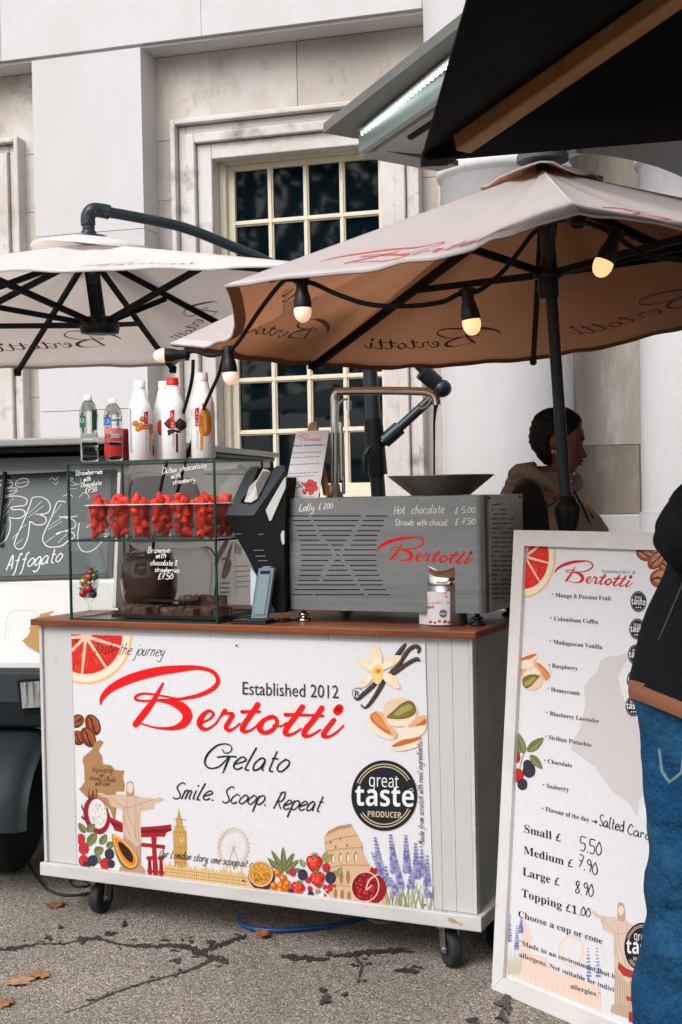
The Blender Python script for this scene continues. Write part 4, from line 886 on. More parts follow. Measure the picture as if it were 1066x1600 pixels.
def badge(I, c, r, full=True, stars=3, asp=1.0, sk=0):
    I.ell(c, r, r*asp, C(20, 24, 32), n=44); g = C(214, 190, 160)
    if full:
        for r0, r1 in ((.80, .83), (.875, .905)):
            I.ring(c, r*r0, r*r1, g, math.pi*1.13, math.pi*1.83, asp=asp); I.ring(c, r*r0, r*r1, g, math.pi*.15, math.pi*.80, asp=asp) if r0 < .85 or True else None
    else: I.ring(c, r*.84, r*.90, C(150, 150, 150), math.pi*1.1, math.pi*1.9, asp=asp); I.ring(c, r*.84, r*.90, C(150, 150, 150), math.pi*.1, math.pi*.9, asp=asp)
    Wt = C(240, 240, 240); y = lambda q: c[1]+q*r*asp
    I.type('great', c[0]-r*.46, y(-.24-sk), c[0]+r*.44, y(-.24+sk), r*.36*asp, Wt, 'thin'); I.type('taste', c[0]-r*.88, y(.30-sk), c[0]+r*.90, y(.30+sk), r*.60*asp, Wt, 'sans')
    if full: I.type('PRODUCER', c[0]-r*.50, y(.62-sk), c[0]+r*.52, y(.62+sk), r*.17*asp, g, 'sans'); I.ring((c[0]+r*.82, c[1]-r*.16), r*.045, r*.06, Wt)
    else:
        for k in range(stars): I.ell((c[0]+r*.26*(k-(stars-1)/2), y(.56)), r*.08, r*.08*asp, Wt, n=6)
def pistachio(I, f, sc_=1):
    SH, SH2, SH3, OR, OR2, GR, GR2 = C(240, 206, 172), C(232, 180, 138), C(247, 228, 208), C(206, 110, 52), C(226, 148, 84), C(124, 118, 52), C(168, 162, 84)
    P = lambda pts: T(f, pts)
    I.poly(P([(375,830),(395,770),(440,735),(530,770),(560,850),(670,950),(640,1030),(560,1030),(440,980),(380,900)]), SH3, smooth=3); I.poly(P([(395,780),(450,745),(500,800),(560,890),(618,990),(540,960),(440,880),(395,830)]), OR, smooth=3); I.poly(P([(410,790),(450,765),(520,850),(590,950),(500,900),(430,840)]), OR2, smooth=3); I.poly(P([(440,738),(530,770),(565,860),(670,960),(650,1030),(620,1000),(560,880),(500,800)]), SH2, smooth=3)
    I.poly(P([(590,1070),(660,1030),(760,1010),(900,1000),(920,1040),(880,1110),(760,1150),(640,1150)]), SH3, smooth=3); I.poly(P([(610,1105),(700,1050),(820,1020),(915,1005),(905,1040),(760,1090),(660,1112)]), OR, smooth=3)
    I.poly(P([(670,940),(780,880),(900,780),(968,785),(972,930),(900,1000),(780,1030),(700,1000)]), SH3, smooth=3); I.poly(P([(850,900),(920,850),(968,815),(970,880),(920,890)]), OR, smooth=3); I.poly(P([(780,900),(880,800),(968,785),(968,812),(900,860),(840,905)]), SH2, smooth=3)
    I.poly(P([(525,740),(550,660),(630,615),(740,608),(830,640),(880,740),(860,820),(790,880),(680,905),(590,880),(550,820)]), SH, smooth=3); I.poly(P([(560,805),(640,730),(720,660),(800,632),(850,670),(868,740),(830,790),(740,820),(640,822)]), C(118, 76, 40), smooth=3); I.poly(P([(570,803),(640,740),(720,672),(800,645),(845,690),(855,745),(800,790),(720,808),(640,815)]), GR, smooth=3); I.poly(P([(640,770),(720,700),(800,668),(830,710),(760,750),(680,790)]), GR2, smooth=3); I.poly(P([(565,815),(650,840),(760,835),(860,790),(800,870),(690,900),(600,880)]), SH3, smooth=3)
def statue(I, f, base=True, tone=0):
    S1, S2, S3 = (C(216, 188, 166), C(186, 152, 126), C(236, 216, 200)) if not tone else (C(226, 200, 182), C(200, 170, 148), C(238, 222, 210))
    P = lambda pts: T(f, pts)
    I.poly(P([(440,770),(590,800),(590,1040),(440,1030)]), S2)
    I.poly(P([(300,440),(440,432),(470,440),(480,400),(528,400),(535,438),(590,455),(705,468),(712,480),(690,555),(590,572),(583,640),(592,830),(560,870),(440,770),(430,560),(335,530)]), S1)
    I.poly(P([(225,425),(262,420),(300,440),(300,462),(262,452)]), S1, smooth=2); I.poly(P([(705,470),(745,458),(785,475),(740,498),(708,500)]), S1, smooth=2)
    I.poly(P([(468,445),(466,360),(480,328),(512,326),(528,352),(532,440),(500,452)]), S2, smooth=3); I.ell(f(498, 378), 5.0*abs(f(1, 0)[0]-f(0, 0)[0])*5.33, 8.2*abs(f(1, 0)[0]-f(0, 0)[0])*5.33, S3)
    for q in ([(545,445),(548,560),(540,800)],[(470,470),(480,600),(530,720),(560,830)],[(450,540),(460,660),(500,790)],[(330,450),(380,500),(470,545),(545,520)],[(590,500),(600,560)],[(320,470),(345,525)],[(560,520),(640,490),(700,478)],[(565,600),(560,700),(575,830)],[(440,600),(450,700)]): I.stroke([(*f(*p), 1.1) for p in q], S2)
    for k in range(6): I.stroke([(*f(455+k*22, 800+k*4), .8), (*f(457+k*22, 1030), .8)], S1, smooth=False)
    if base: I.poly(P([(410,1040),(440,1020),(590,1020),(625,1060),(630,1110),(405,1085)]), S2)
MAP = [(250,-20),(280,0),(245,50),(240,80),(265,110),(270,160),(275,180),(340,190),(375,230),(450,235),(440,300),(455,350),(450,410),(380,410),(385,450),(385,560),(375,640),(360,640),(330,560),(250,480),(140,460),(70,390),(90,370),(120,330),(115,200),(100,150),(110,120),(180,60),(200,0)]
# left column of the artwork
citrus(ink, a3(152, 50), 73, rot=.28, asp=1.03, seg=9)
ink.hand('taste the journey', *a3(196, 138), *a3(563, 158), 10.5, 1.15, INK, slant=.42)
for c, rx, ry, ro in (((105, 505), 12, 10, -.7), ((190, 525), 17.5, 11.5, 1.15), ((110, 595), 12, 11, .9), ((165, 592), 17, 11, 1.1)): bean(ink, a3(*c), rx, ry, ro)
ink.poly(T(a5, MAP), C(178, 132, 88))
for s_, p, q, h in (('Inspired by', (180, 245), (345, 255), 5.2), ('our', (238, 282), (282, 286), 4), ('travels | Made', (155, 312), (372, 332), 4.8), ('with love', (205, 358), (325, 364), 4.6)): ink.hand(s_, *a5(*p), *a5(*q), h, .8, C(52, 34, 22), slant=.4)
RT = C(172, 24, 36); RT2 = C(120, 14, 26)
ink.poly(T(a5, [(310,640),(330,620),(440,672),(592,705),(740,695),(840,682),(845,735),(800,750),(790,785),(592,790),(440,752),(370,735),(350,690)]), RT); ink.poly(T(a5, [(330,655),(440,700),(592,730),(800,718),(840,715),(800,750),(592,752),(440,722),(345,690)]), RT2)
ink.poly(T(a5, [(592,835),(790,855),(788,888),(592,868)]), RT); ink.poly(T(a5, [(672,785),(720,790),(715,860),(735,1125),(690,1122),(680,870)]), RT)
for x in (635, 730): ink.poly(T(a5, [(x, 950),(x+50, 945),(x+55, 965),(x+38, 985),(x+50, 1125),(x+8, 1118),(x+12, 985),(x-2, 970)]), RT); ink.stroke([(*a5(x+26, 985), 2), (*a5(x+30, 1120), 2)], RT2, smooth=False)
ink.poly(T(a5, [(640,1060),(790,1075),(790,1095),(640,1080)]), RT)
statue(ink, a5)
# clock tower, palace and wheel in sepia
SE, SE2, SE3 = C(206, 160, 88), C(176, 126, 58), C(228, 192, 136)
ink.poly(T(a5, [(903,540),(915,600),(930,640),(938,700),(965,745),(972,850),(965,1130),(872,1120),(858,850),(855,745),(880,695),(880,640),(896,600)]), SE); ink.ell(a5(930, 810), 4.6, 5.4, SE3); ink.ring(a5(930, 810), 4.4, 5.1, SE2, n=20)
for y in (640, 700, 745, 870, 930, 1000, 1060): ink.stroke([(*a5(862, y), 1), (*a5(968, y+4), 1)], SE2, smooth=False)
for x in (880, 905, 930, 952): ink.stroke([(*a5(x, 860), .8), (*a5(x+1, 1120), .8)], SE2, smooth=False)
ink.stroke([(*a5(930, 810), .8), (*a5(930, 788), .8)], C(90, 60, 30), smooth=False); ink.stroke([(*a5(930, 810), .8), (*a5(945, 815), .8)], C(90, 60, 30), smooth=False)
sky_ = [(785,1000)]
for k in range(22): x = 790+k*30; h = [1010, 985, 1015, 1000, 1020][k % 5]+k*3; sky_ += [(x, h+20), (x+4, h), (x+10, h), (x+14, h+20)]
sky_ += [(1460, 1110), (1560, 1130), (1560, 1240), (785, 1130)]
ink.poly(T(a5, sky_), SE3)
for k in range(40): x = 795+k*17; ink.stroke([(*a5(x, 1040+k*2.4), .8), (*a5(x, 1126+k*2.4), .9)], SE if k % 3 else SE2, smooth=False, layer=(k == 0))
for k in range(3): ink.stroke([(*a5(790, 1050+k*26), .8), (*a5(1480, 1130+k*30), .8)], SE2, smooth=False)
wc = a3(945, 1185); WH = C(216, 188, 146)
ink.ring(wc, 22.5, 23.7, WH, n=48, asp=1.25); ink.ring(wc, 20, 20.6, WH, n=48, asp=1.25)
for k in range(28):
    a = 2*math.pi*k/28; ink.ell((wc[0]+25.3*math.cos(a), wc[1]+25.3*1.25*math.sin(a)), 1.1, 1.3, WH, n=6, nolayer=(k > 0))
    if k % 2: ink.stroke([(*wc, .25), (wc[0]+20*math.cos(a), wc[1]+25*math.sin(a), .25)], C(226, 208, 180), smooth=False, layer=False, caps=False)
ink.stroke([(*wc, 1.2), (wc[0]-14, wc[1]+42, 1.4)], WH, smooth=False); ink.stroke([(*wc, 1.2), (wc[0]+15, wc[1]+42, 1.4)], WH, smooth=False); ink.ell(wc, 3, 2.4, WH)
# dragon fruit, papaya, berries
ink.poly(T(a5, [(150,470),(195,460),(260,490),(310,560),(335,640),(310,720),(260,765),(200,750),(140,690),(110,610),(115,530)]), C(150, 20, 44), smooth=3)
for q in ([(150,470),(150,410),(165,365),(158,420),(172,470)],[(205,470),(215,420),(208,370),(222,400),(220,470)],[(170,470),(185,400),(190,390),(198,440),(205,498)],[(115,585),(90,545),(95,505),(108,550)],[(112,650),(90,625),(95,605),(125,640)],[(300,560),(312,545),(318,590)]): ink.poly(T(a5, q), C(92, 58, 44))
ink.ell(a5(228, 595), 15.3, 24.5, C(214, 60, 104), rot=-.12); ink.ell(a5(228, 595), 14.2, 23.3, C(240, 232, 228), rot=-.12)
for k in range(75):
    a = rb_.uniform(0, 6.28); q = math.sqrt(rb_.uniform(.02, 1)); c = a5(228, 600); ink.ell((c[0]+12.4*q*math.cos(a), c[1]+20*q*math.sin(a)), .55, .7, C(40, 30, 34), n=6, nolayer=(k > 0))
for p, q, w_ in (((125,755),(70,670),5),((140,745),(205,680),6),((150,850),(215,750),7),((250,850),(300,765),5.5),((300,870),(365,835),5.5),((200,920),(275,880),7),((240,1010),(210,920),5),((140,860),(190,800),5)): leaf(ink, a5(*p), a5(*q), w_)
for c, r_, d in (((85,805),8.5,0),((112,885),9.5,0),((110,985),9,0),((290,1012),9.2,0),((325,930),8.6,1),((185,985),8.8,1),((135,1025),7,1),((340,1012),6.5,1)): berry(ink, a5(*c), r_, d)
ink.poly(T(a5, [(345,790),(360,765),(440,810),(520,890),(565,960),(555,1030),(490,1060),(420,1020),(375,920)]), C(132, 124, 48), smooth=3); ink.poly(T(a5, [(352,785),(375,772),(450,820),(530,905),(562,970),(548,1025),(500,1045),(440,1005),(385,905)]), C(246, 176, 84), smooth=3); ink.poly(T(a5, [(365,800),(385,795),(450,840),(520,920),(545,980),(530,1020),(495,1025),(440,980),(395,890)]), C(230, 128, 34), smooth=3); ink.poly(T(a5, [(398,835),(430,835),(490,890),(522,950),(515,1000),(470,975),(420,905)]), C(38, 24, 22), smooth=3)
for k in range(26): ink.ell(a5(430+rb_.uniform(0, 80), 860+rb_.uniform(0, 1)*110+k*.5), .5, .6, C(92, 76, 70), n=6, nolayer=(k > 0))
# words in the middle
logo(ink, RED, 157, 1148, 380, 0, 0, 380)
ink.type('Established 2012', 379, 1085, 529, 1091, 21, C(52, 52, 60), 'plain'); ink.ring((558.5, 1083), 7.6, 8.4, INK, n=28); ink.type('R', 554.5, 1088, 562.5, 1088.5, 9.5, INK, 'plain')
g0 = lambda x, y: (250+x/3.948, 1150+y/3.95)
ink.stroke([(*g0(*p), w_) for p, w_ in [((385,80),1.2),((400,105),1.8),((435,95),1.8),((440,65),1.8),((405,48),2),((350,60),2.6),((295,110),3.2),((276,165),2.8),((305,198),2.4),((360,190),2.2),((405,150),2.2),((425,128),2.2)]], INK)
ink.stroke([(*g0(*p), 2.4) for p in [(355,130),(410,125),(470,128)]], INK); ink.stroke([(*g0(*p), w_) for p, w_ in [((430,128),2.4),((405,185),3),((388,228),1.6)]], INK)
ink.hand('elato', *g0(448, 204), *g0(772, 222), 20, 2.5, INK, slant=.42)
ink.hand('Smile.', *g0(75, 388), *g0(330, 396), 14.5, 2.0, INK, slant=.42); ink.hand('Scoop.', *g0(380, 412), *g0(652, 426), 14.5, 2.0, INK, slant=.42); ink.hand('Repeat', *g0(700, 448), *g0(985, 466), 15, 2.0, INK, slant=.42)
ink.hand('Our London story, one scoop at a time', *a3(545, 1232), *a4(146, 1222), 7.0, 1.0, C(64, 44, 26), slant=.4)
# right column
VC, VC2 = C(246, 226, 190), C(250, 238, 216)
for q, w_ in (([(755,45),(715,100),(670,160)], 7.5), ([(890,130),(900,90),(860,65),(800,95),(745,165),(680,270),(620,320)], 6.5), ([(900,215),(880,200),(830,215),(740,270),(650,335),(590,350)], 6.5)): ink.stroke([(*a7(*p), w_*(.55 if i == 0 else 1)) for i, p in enumerate(q)], C(58, 40, 38)); ink.stroke([(a7(*p)[0]-.8, a7(*p)[1]-.8, w_*.25) for p in q], C(104, 80, 74))
for q in ([(440,455),(370,520),(300,580),(260,615),(225,600)], [(530,430),(480,520),(430,600),(370,680),(330,705),(300,680)]): ink.stroke([(*a7(*p), [7, 7, 6.5, 5, 3, 3][i]) for i, p in enumerate(q)], C(58, 40, 38)); ink.stroke([(a7(*p)[0]-.8, a7(*p)[1]-.8, 1.5) for p in q], C(104, 80, 74))
for q in ([(465,320),(390,230),(385,130),(430,50),(500,120),(520,220)],[(470,330),(560,190),(640,160),(715,170),(660,250),(560,300)],[(490,340),(580,340),(660,400),(700,505),(600,480),(520,400)],[(460,350),(420,400),(350,480),(270,495),(290,420),(380,350)],[(450,330),(360,320),(280,260),(230,200),(330,210),(420,270)]):
    ink.poly(T(a7, q), VC, smooth=4); ink.poly(T(a7, [(a*.62+465*.38, b*.62+325*.38) for a, b in q]), VC2, smooth=4)
ink.poly(T(a7, [(400,320),(440,270),(500,260),(530,320),(520,400),(470,465),(415,410)]), C(248, 214, 140), smooth=4); ink.ell(a7(472, 322), 6, 4.6, C(240, 178, 84)); ink.ell(a7(475, 325), 3.2, 2.4, C(214, 120, 40))
pistachio(ink, a7)
badge(ink, (600.5, 1243), 51.5, True, asp=1.07, sk=.02)
ink.hand('Made from scratch with real ingredients', *a4(948, 1098), *a4(930, 575), 5.2, .85, C(70, 66, 72), slant=.0) if False else None
def vhand(I, txt, u0, v0, u1, v1, xh, wd, m):           # writing that runs up the panel
    st, L = hand_strokes(txt); d = np.array([u1-u0, v1-v0])/L; I.nxt(); nn = np.array([d[1], -d[0]]); nn = nn/np.linalg.norm(nn)
    for q in st: I.stroke([(u0+d[0]*(x+.4*y)+nn[0]*y*xh/5, v0+d[1]*(x+.4*y)+nn[1]*y*xh/5, wd) for x, y in q], m, n=3, layer=False)
vhand(ink, 'Made from scratch with real ingredients', *a4(946, 1098), *a4(934, 580), 5.0, .85, C(84, 78, 86))
CO, CO2, CO3 = C(222, 184, 146), C(188, 142, 102), C(240, 216, 190)
ink.poly(T(a6, [(460,210),(455,130),(475,95),(530,68),(595,58),(610,90),(650,160),(655,210),(690,270),(740,330),(780,430),(785,485),(480,450),(490,330)]), CO); ink.poly(T(a6, [(458,128),(478,95),(530,68),(595,58),(600,75),(530,88),(480,112)]), CO2)
for q in ([(462,160),(520,135),(625,118)],[(465,205),(520,190),(655,180)],[(490,285),(560,272),(690,275)],[(480,375),(560,380),(720,420)]): ink.stroke([(*a6(*p), 1.6) for p in q], CO2)
for x, y, w_, h in ((500,240,8,26),(540,235,9,28),(578,233,9,28),(620,232,10,28),(510,330,9,30),(545,335,10,34),(580,335,10,34),(515,425,9,28),(550,430,10,30),(585,440,10,30)): ink.ell(a6(x, y), w_/3.331, h/3.331, C(150, 106, 72)); ink.ell(a6(x+2, y+2), w_*.6/3.331, h*.8/3.331, C(240, 232, 226) if y < 260 else C(176, 130, 92))
for x, y in ((490,155),(540,135),(515,178),(575,170)): ink.ell(a6(x, y), 1.6, 2.6, C(160, 116, 80), n=8)
for k in range(34):
    x = 760+rb_.uniform(0, 250); ink.stroke([(*a6(x, 500+(x-760)*.08), 1.4), (*a6(x+rb_.uniform(-40, 40), 360+rb_.uniform(0, 70)), .7)], [C(150, 160, 96), C(178, 184, 130), C(120, 134, 70)][k % 3], smooth=False)
for b, t_, n_, w_ in (((745,285),(720,130),10,4.6),((820,300),(800,115),12,5.2),((885,300),(878,118),12,5),((935,330),(930,160),11,4.8),((990,370),(990,225),9,4.6),((760,330),(705,210),8,4.4),((850,380),(830,250),9,5),((905,380),(910,300),6,4.6),((830,415),(800,340),6,4.4),((965,320),(960,175),9,4.2),((1000,430),(985,390),5,4.4),((780,370),(775,280),6,4.2)): lavender(ink, a6(*b), a6(*t_), n_, w_)
ink.ell(a6(690, 395), 27, 26, C(150, 20, 30)); ink.poly(T(a6, [(690,310),(700,280),(715,290),(730,285),(728,320)]), C(170, 30, 36)); ink.ell(a6(668, 385), 22.5, 24.5, C(238, 196, 176), rot=.2); ink.ell(a6(668, 385), 20.5, 22.5, C(120, 14, 24), rot=.2)
for k in range(90):
    a = rb_.uniform(0, 6.28); q = math.sqrt(rb_.uniform(0, 1)); c = a6(666, 386); ink.ell((c[0]+18.5*q*math.cos(a), c[1]+20.5*q*math.sin(a)), 1.7, 1.9, [C(190, 24, 36), C(222, 60, 64), C(160, 18, 30)][k % 3], n=7, nolayer=(k % 6 > 0))
ink.stroke([(*a6(*p), 2.4) for p in ((735,320),(690,350),(675,400),(700,380))], C(238, 200, 180))
ink.ell(a6(128, 328), 20.5, 23.5, C(74, 34, 40), rot=-.3); ink.ell(a6(125, 318), 19.3, 20.5, C(234, 190, 150), rot=-.3); ink.ell(a6(124, 317), 17.3, 18.5, C(206, 148, 52), rot=-.3)
for k in range(50):
    a = rb_.uniform(0, 6.28); q = math.sqrt(rb_.uniform(0, 1)); c = a6(124, 318); ink.ell((c[0]+14*q*math.cos(a), c[1]+15*q*math.sin(a)), 1.5, 2.3, [C(232, 176, 70), C(168, 96, 24), C(222, 150, 40)][k % 3], rot=a, n=7, nolayer=(k % 5 > 0))
for p, q in (((240,300),(180,195)),((242,300),(240,178)),((245,300),(296,208)),((240,310),(160,235)),((250,305),(320,245)),((255,315),(330,290)),((210,290),(165,240))): leaf(ink, a6(*p), a6(*q), 3.6, C(112, 112, 66), C(146, 144, 92))
for c in ((212,312),(240,340),(192,380),(228,378),(255,388),(262,370),(225,405)): ink.ell(a6(*c), 5.6, 6.3, C(206, 100, 20), n=14); ink.ell(a6(c[0]-4, c[1]-5), 2.9, 3.2, C(244, 160, 54), n=10)
for p, q in (((350,280),(330,240)),((450,250),(470,200)),((460,260),(490,215)),((520,330),(545,280)),((430,400),(410,420)),((500,310),(540,330)),((330,400),(300,360))): leaf(ink, a6(*p), a6(*q), 4, C(150, 150, 90), C(186, 180, 124))
for c, r_ in (((290,310),6),((370,350),5),((380,395),4.5)): berry(ink, a6(*c), r_, 0)
strawb(ink, a6(402, 262), 13.5, .05); strawb(ink, a6(420, 345), 12.5, -.2); strawb(ink, a6(315, 395), 11.5, .3)
for c, r_, d in (((342,322),8.6,1),((488,338),9.6,1),((283,412),5.5,1),((465,285),7.2,0),((385,425),5.5,1)): berry(ink, a6(*c), r_, d)
for k in range(16): c = a6(455+rb_.uniform(-5, 55), 380+rb_.uniform(-5, 55)); ink.ell(c, 2.4, 2.5, C(196, 26, 30), n=10); ink.ell((c[0]-.6, c[1]-.7), .8, .8, C(240, 110, 100), n=6)
ink.ell(a6(440, 432), 4.5, 4, C(240, 236, 230), n=8)
for u, v in ((119, 1001), (369.5, 1008.5), (124.5 + 255.5, 1376), (664, 1414)): ink.ell((u, v), 1.6, 1.7, C(34, 34, 36), n=10)
mb.obj('printed_front', pm, ct)
# ---------------------------------------------------------------- things on the counter
# glass display case
cx0, cx1, cy0, cy1, cz0, cz1 = .158, .757, .005, .345, CH, 1.615
SHZ = K.f(220, 844, .02)[2]
gc = thing('glass_display_case', 'two-tier glass display case with green edges and chalk prices on the cart counter', 'display case', K.mat((cx0+cx1)/2, (cy0+cy1)/2, CH))
GT = .006
def pane(name, a, b, thin, parent=gc, extra=None):
    mb = MB(K); x0, y0, z0 = a; x1, y1, z1 = b
    c = [(x0,y0,z0),(x1,y0,z0),(x1,y1,z0),(x0,y1,z0),(x0,y0,z1),(x1,y0,z1),(x1,y1,z1),(x0,y1,z1)]
    F = [(0,3,2,1),(4,5,6,7),(0,1,5,4),(1,2,6,5),(2,3,7,6),(3,0,4,7)]; ax = [2, 2, 1, 0, 1, 0]
    for f, q in zip(F, ax): mb.add(c, [f], 0 if q == thin else 1)
    ms = [CASEGLASS, CASEEDGE]
    if extra: extra(mb, ms)
    return mb.obj(name, ms, parent)
def casetext(mb, ms):
    I = Ink(mb, lambda u, v, o: on(u, v, K(0, cy0-o, 0), K.ey), ms, base=.0008); zc = lambda x, y: (90+x/2.961, 700+y/2.962); zd = lambda x, y: (80+x/3.553, 560+y/3.555)
    for s_, p, q, h, w_ in (('Strawberries', (135,650), (283,640), 15, .95), ('with', (180,685), (218,680), 15, .95), ('Chocolate', (165,716), (278,702), 14, .95), ('£7.50', (188,746), (252,738), 14, .95), ('Dubai chocolate', (618,640), (860,606), 17, 1.0), ('with', (665,668), (718,662), 16, 1.0), ('strawberry', (675,700), (798,682), 15, 1.0)): I.hand(s_, *zd(*p), *zd(*q), h/3.553*1.0, w_, CHALK, slant=.2, wob=.12)
    for s_, p, q, h, w_ in (('Brownie', (418,486), (518,484), 15, 1.05), ('with', (455,510), (502,508), 15, 1.05), ('chocolate &', (430,542), (552,544), 14, 1.0), ('strawberries', (450,572), (562,576), 12, 1.0), ('£7.50', (465,606), (532,606), 14, 1.1)): I.hand(s_, *zc(*p), *zc(*q), h/2.961, w_, CHALK, slant=.2, wob=.12)
pane('front_pane', (cx0, cy0, cz0+.007), (cx1, cy0+GT, cz1-.0085), 1, extra=casetext)
pane('side_pane', (cx0, cy0+GT+.0005, cz0+.007), (cx0+GT, cy1, cz1-.0085), 0); pane('side_pane', (cx1-GT, cy0+GT+.0005, cz0+.007), (cx1, cy1, cz1-.0085), 0)
pane('top_pane', (cx0-.004, cy0-.004, cz1-.008), (cx1+.004, cy1+.004, cz1), 2); pane('shelf', (cx0+GT+.0005, cy0+GT+.0005, SHZ-.004), (cx1-GT-.0005, cy1, SHZ+.003), 2); pane('base_pane', (cx0-.003, cy0-.003, cz0+.0005), (cx1+.003, cy1+.003, cz0+.0065), 2)
for x, y in ((cx0-.001, cy0-.001), (cx1-.005, cy0-.001), (cx0-.001, cy1-.005), (cx1-.005, cy1-.005)): mb = MB(K); mb.box((x, y, cz0+.0068), (x+.0065, y+.0065, cz1-.0083)); mb.obj('corner_seam', CASEEDGE, gc)
mb = MB(K); mb.box((cx0+.006, cy0-.0008, SHZ-.0045), (cx1-.0055, cy0+.0058, SHZ+.0035)); mb.obj('shelf_edge', CASEEDGE, gc)
# strawberries in clear cups, on the case shelf
BERRY = M('strawberry_skin', (.74, .028, .014), .36, var=[(60, (.86, .085, .025), .5, .75), (330, (.80, .42, .14), .62, .66), (25, (.62, .012, .010), .5, .7)], bump=(330, .8, .003), spec=.4)
_t = BERRY.node_tree; _b = _t.nodes['Principled BSDF']; _l = _b.inputs['Base Color'].links[0].from_socket; _h = _t.nodes.new('ShaderNodeHueSaturation'); _o = _t.nodes.new('ShaderNodeObjectInfo'); _m = _t.nodes.new('ShaderNodeMapRange'); _m.inputs[3].default_value = .9; _m.inputs[4].default_value = 1.4
_t.links.new(_o.outputs['Random'], _m.inputs[0]); _t.links.new(_m.outputs[0], _h.inputs['Value']); _t.links.new(_l, _h.inputs['Color']); _t.links.new(_h.outputs[0], _b.inputs['Base Color'])
def berry_mesh():
    mb = MB(); mb.lathe([(.0, -.026), (.0045, -.0245), (.009, -.018), (.0135, -.008), (.0163, .003), (.0160, .010), (.0125, .0155), (.007, .0172)], n=16); mb.lathe([(.007, .0172), (.004, .0165), (.0, .0160)], n=16, mi=1); return mb
sb = None; cupm = None; nb = 0
cupx = [(155, 828), (188, 829), (222, 830), (255, 830), (287, 830), (323, 828), (352, 826)]
for i, (u, v) in enumerate(cupx):
    y = .075 if i < 6 else .17
    p = K.f(u, 838, y); x = p[0]; zb_ = SHZ+.0035
    M_ = K.mat(x, y, zb_)
    if cupm is None:
        cupm = localthing('clear_cup', '', 'cup', 'clear cups of strawberries in the glass case'); mb = MB(); mb.lathe([(.0, .002), (.031, .002), (.0325, .004), (.045, .115), (.0475, .116), (.0475, .119), (.0442, .119), (.031, .005), (.0, .0045)], n=28); o_ = mb.obj('cup_wall', PLASTIC, cupm); mb = MB(); mb.lathe([(.0455, .1165), (.0485, .117), (.0490, .119), (.0480, .1205), (.0455, .1195)], n=32); o2 = mb.obj('cup_rim', M('cup_rim', (.75, .72, .72), .2, spec=.6), cupm); kids(cupm, o_, o2); co = cupm; first = True
    else: first = False
    place(cupm, M_, first, ['leftmost clear plastic cup filled with strawberries on the glass shelf', 'second from left clear cup filled with strawberries on the glass shelf', 'third from left clear cup of strawberries, left of the middle one', 'middle clear cup of the seven filled with strawberries on the shelf', 'fifth from left clear cup of strawberries on the glass shelf', 'sixth from left clear cup of strawberries by the right glass pane', 'rightmost clear cup of strawberries, set back beside the black till'][i])
    acc = []
    for _ in range(4000):
        z = .017+.125*random.random()**.9; Rz = .031+.0145*min(1, z/.115)-.0155 if z < .118 else .030-(z-.118)*.7
        a = random.uniform(0, 6.28); q = Rz*math.sqrt(random.random()) if len(acc) > 9 else Rz; p = V3(q*math.cos(a), q*math.sin(a), z)
        if all(np.linalg.norm((p-o_)*V3(1, 1, .92)) > .0242 for o_ in acc): acc.append(p)
        if len(acc) >= 27: break
    for p in acc:
        R_ = Matrix.Rotation(random.uniform(0, 6.28), 4, 'Z') @ Matrix.Rotation(random.choice([random.uniform(-.8, .8), random.uniform(1.3, 3.3)]), 4, 'X')
        Mx = M_ @ Matrix.Translation(Vector(p)) @ R_ @ Matrix.Scale(random.uniform(.84, 1.02), 4)
        if sb is None: sb = berry_mesh().obj('strawberry', [BERRY, M('hulled_top', (.80, .45, .30), .5)]); o = sb
        else: o = sb.copy(); COL.objects.link(o)
        o.matrix_world = Mx; tag(o, 'glossy red strawberry packed in a clear cup on the glass shelf', 'strawberry', 'strawberries in the clear cups')
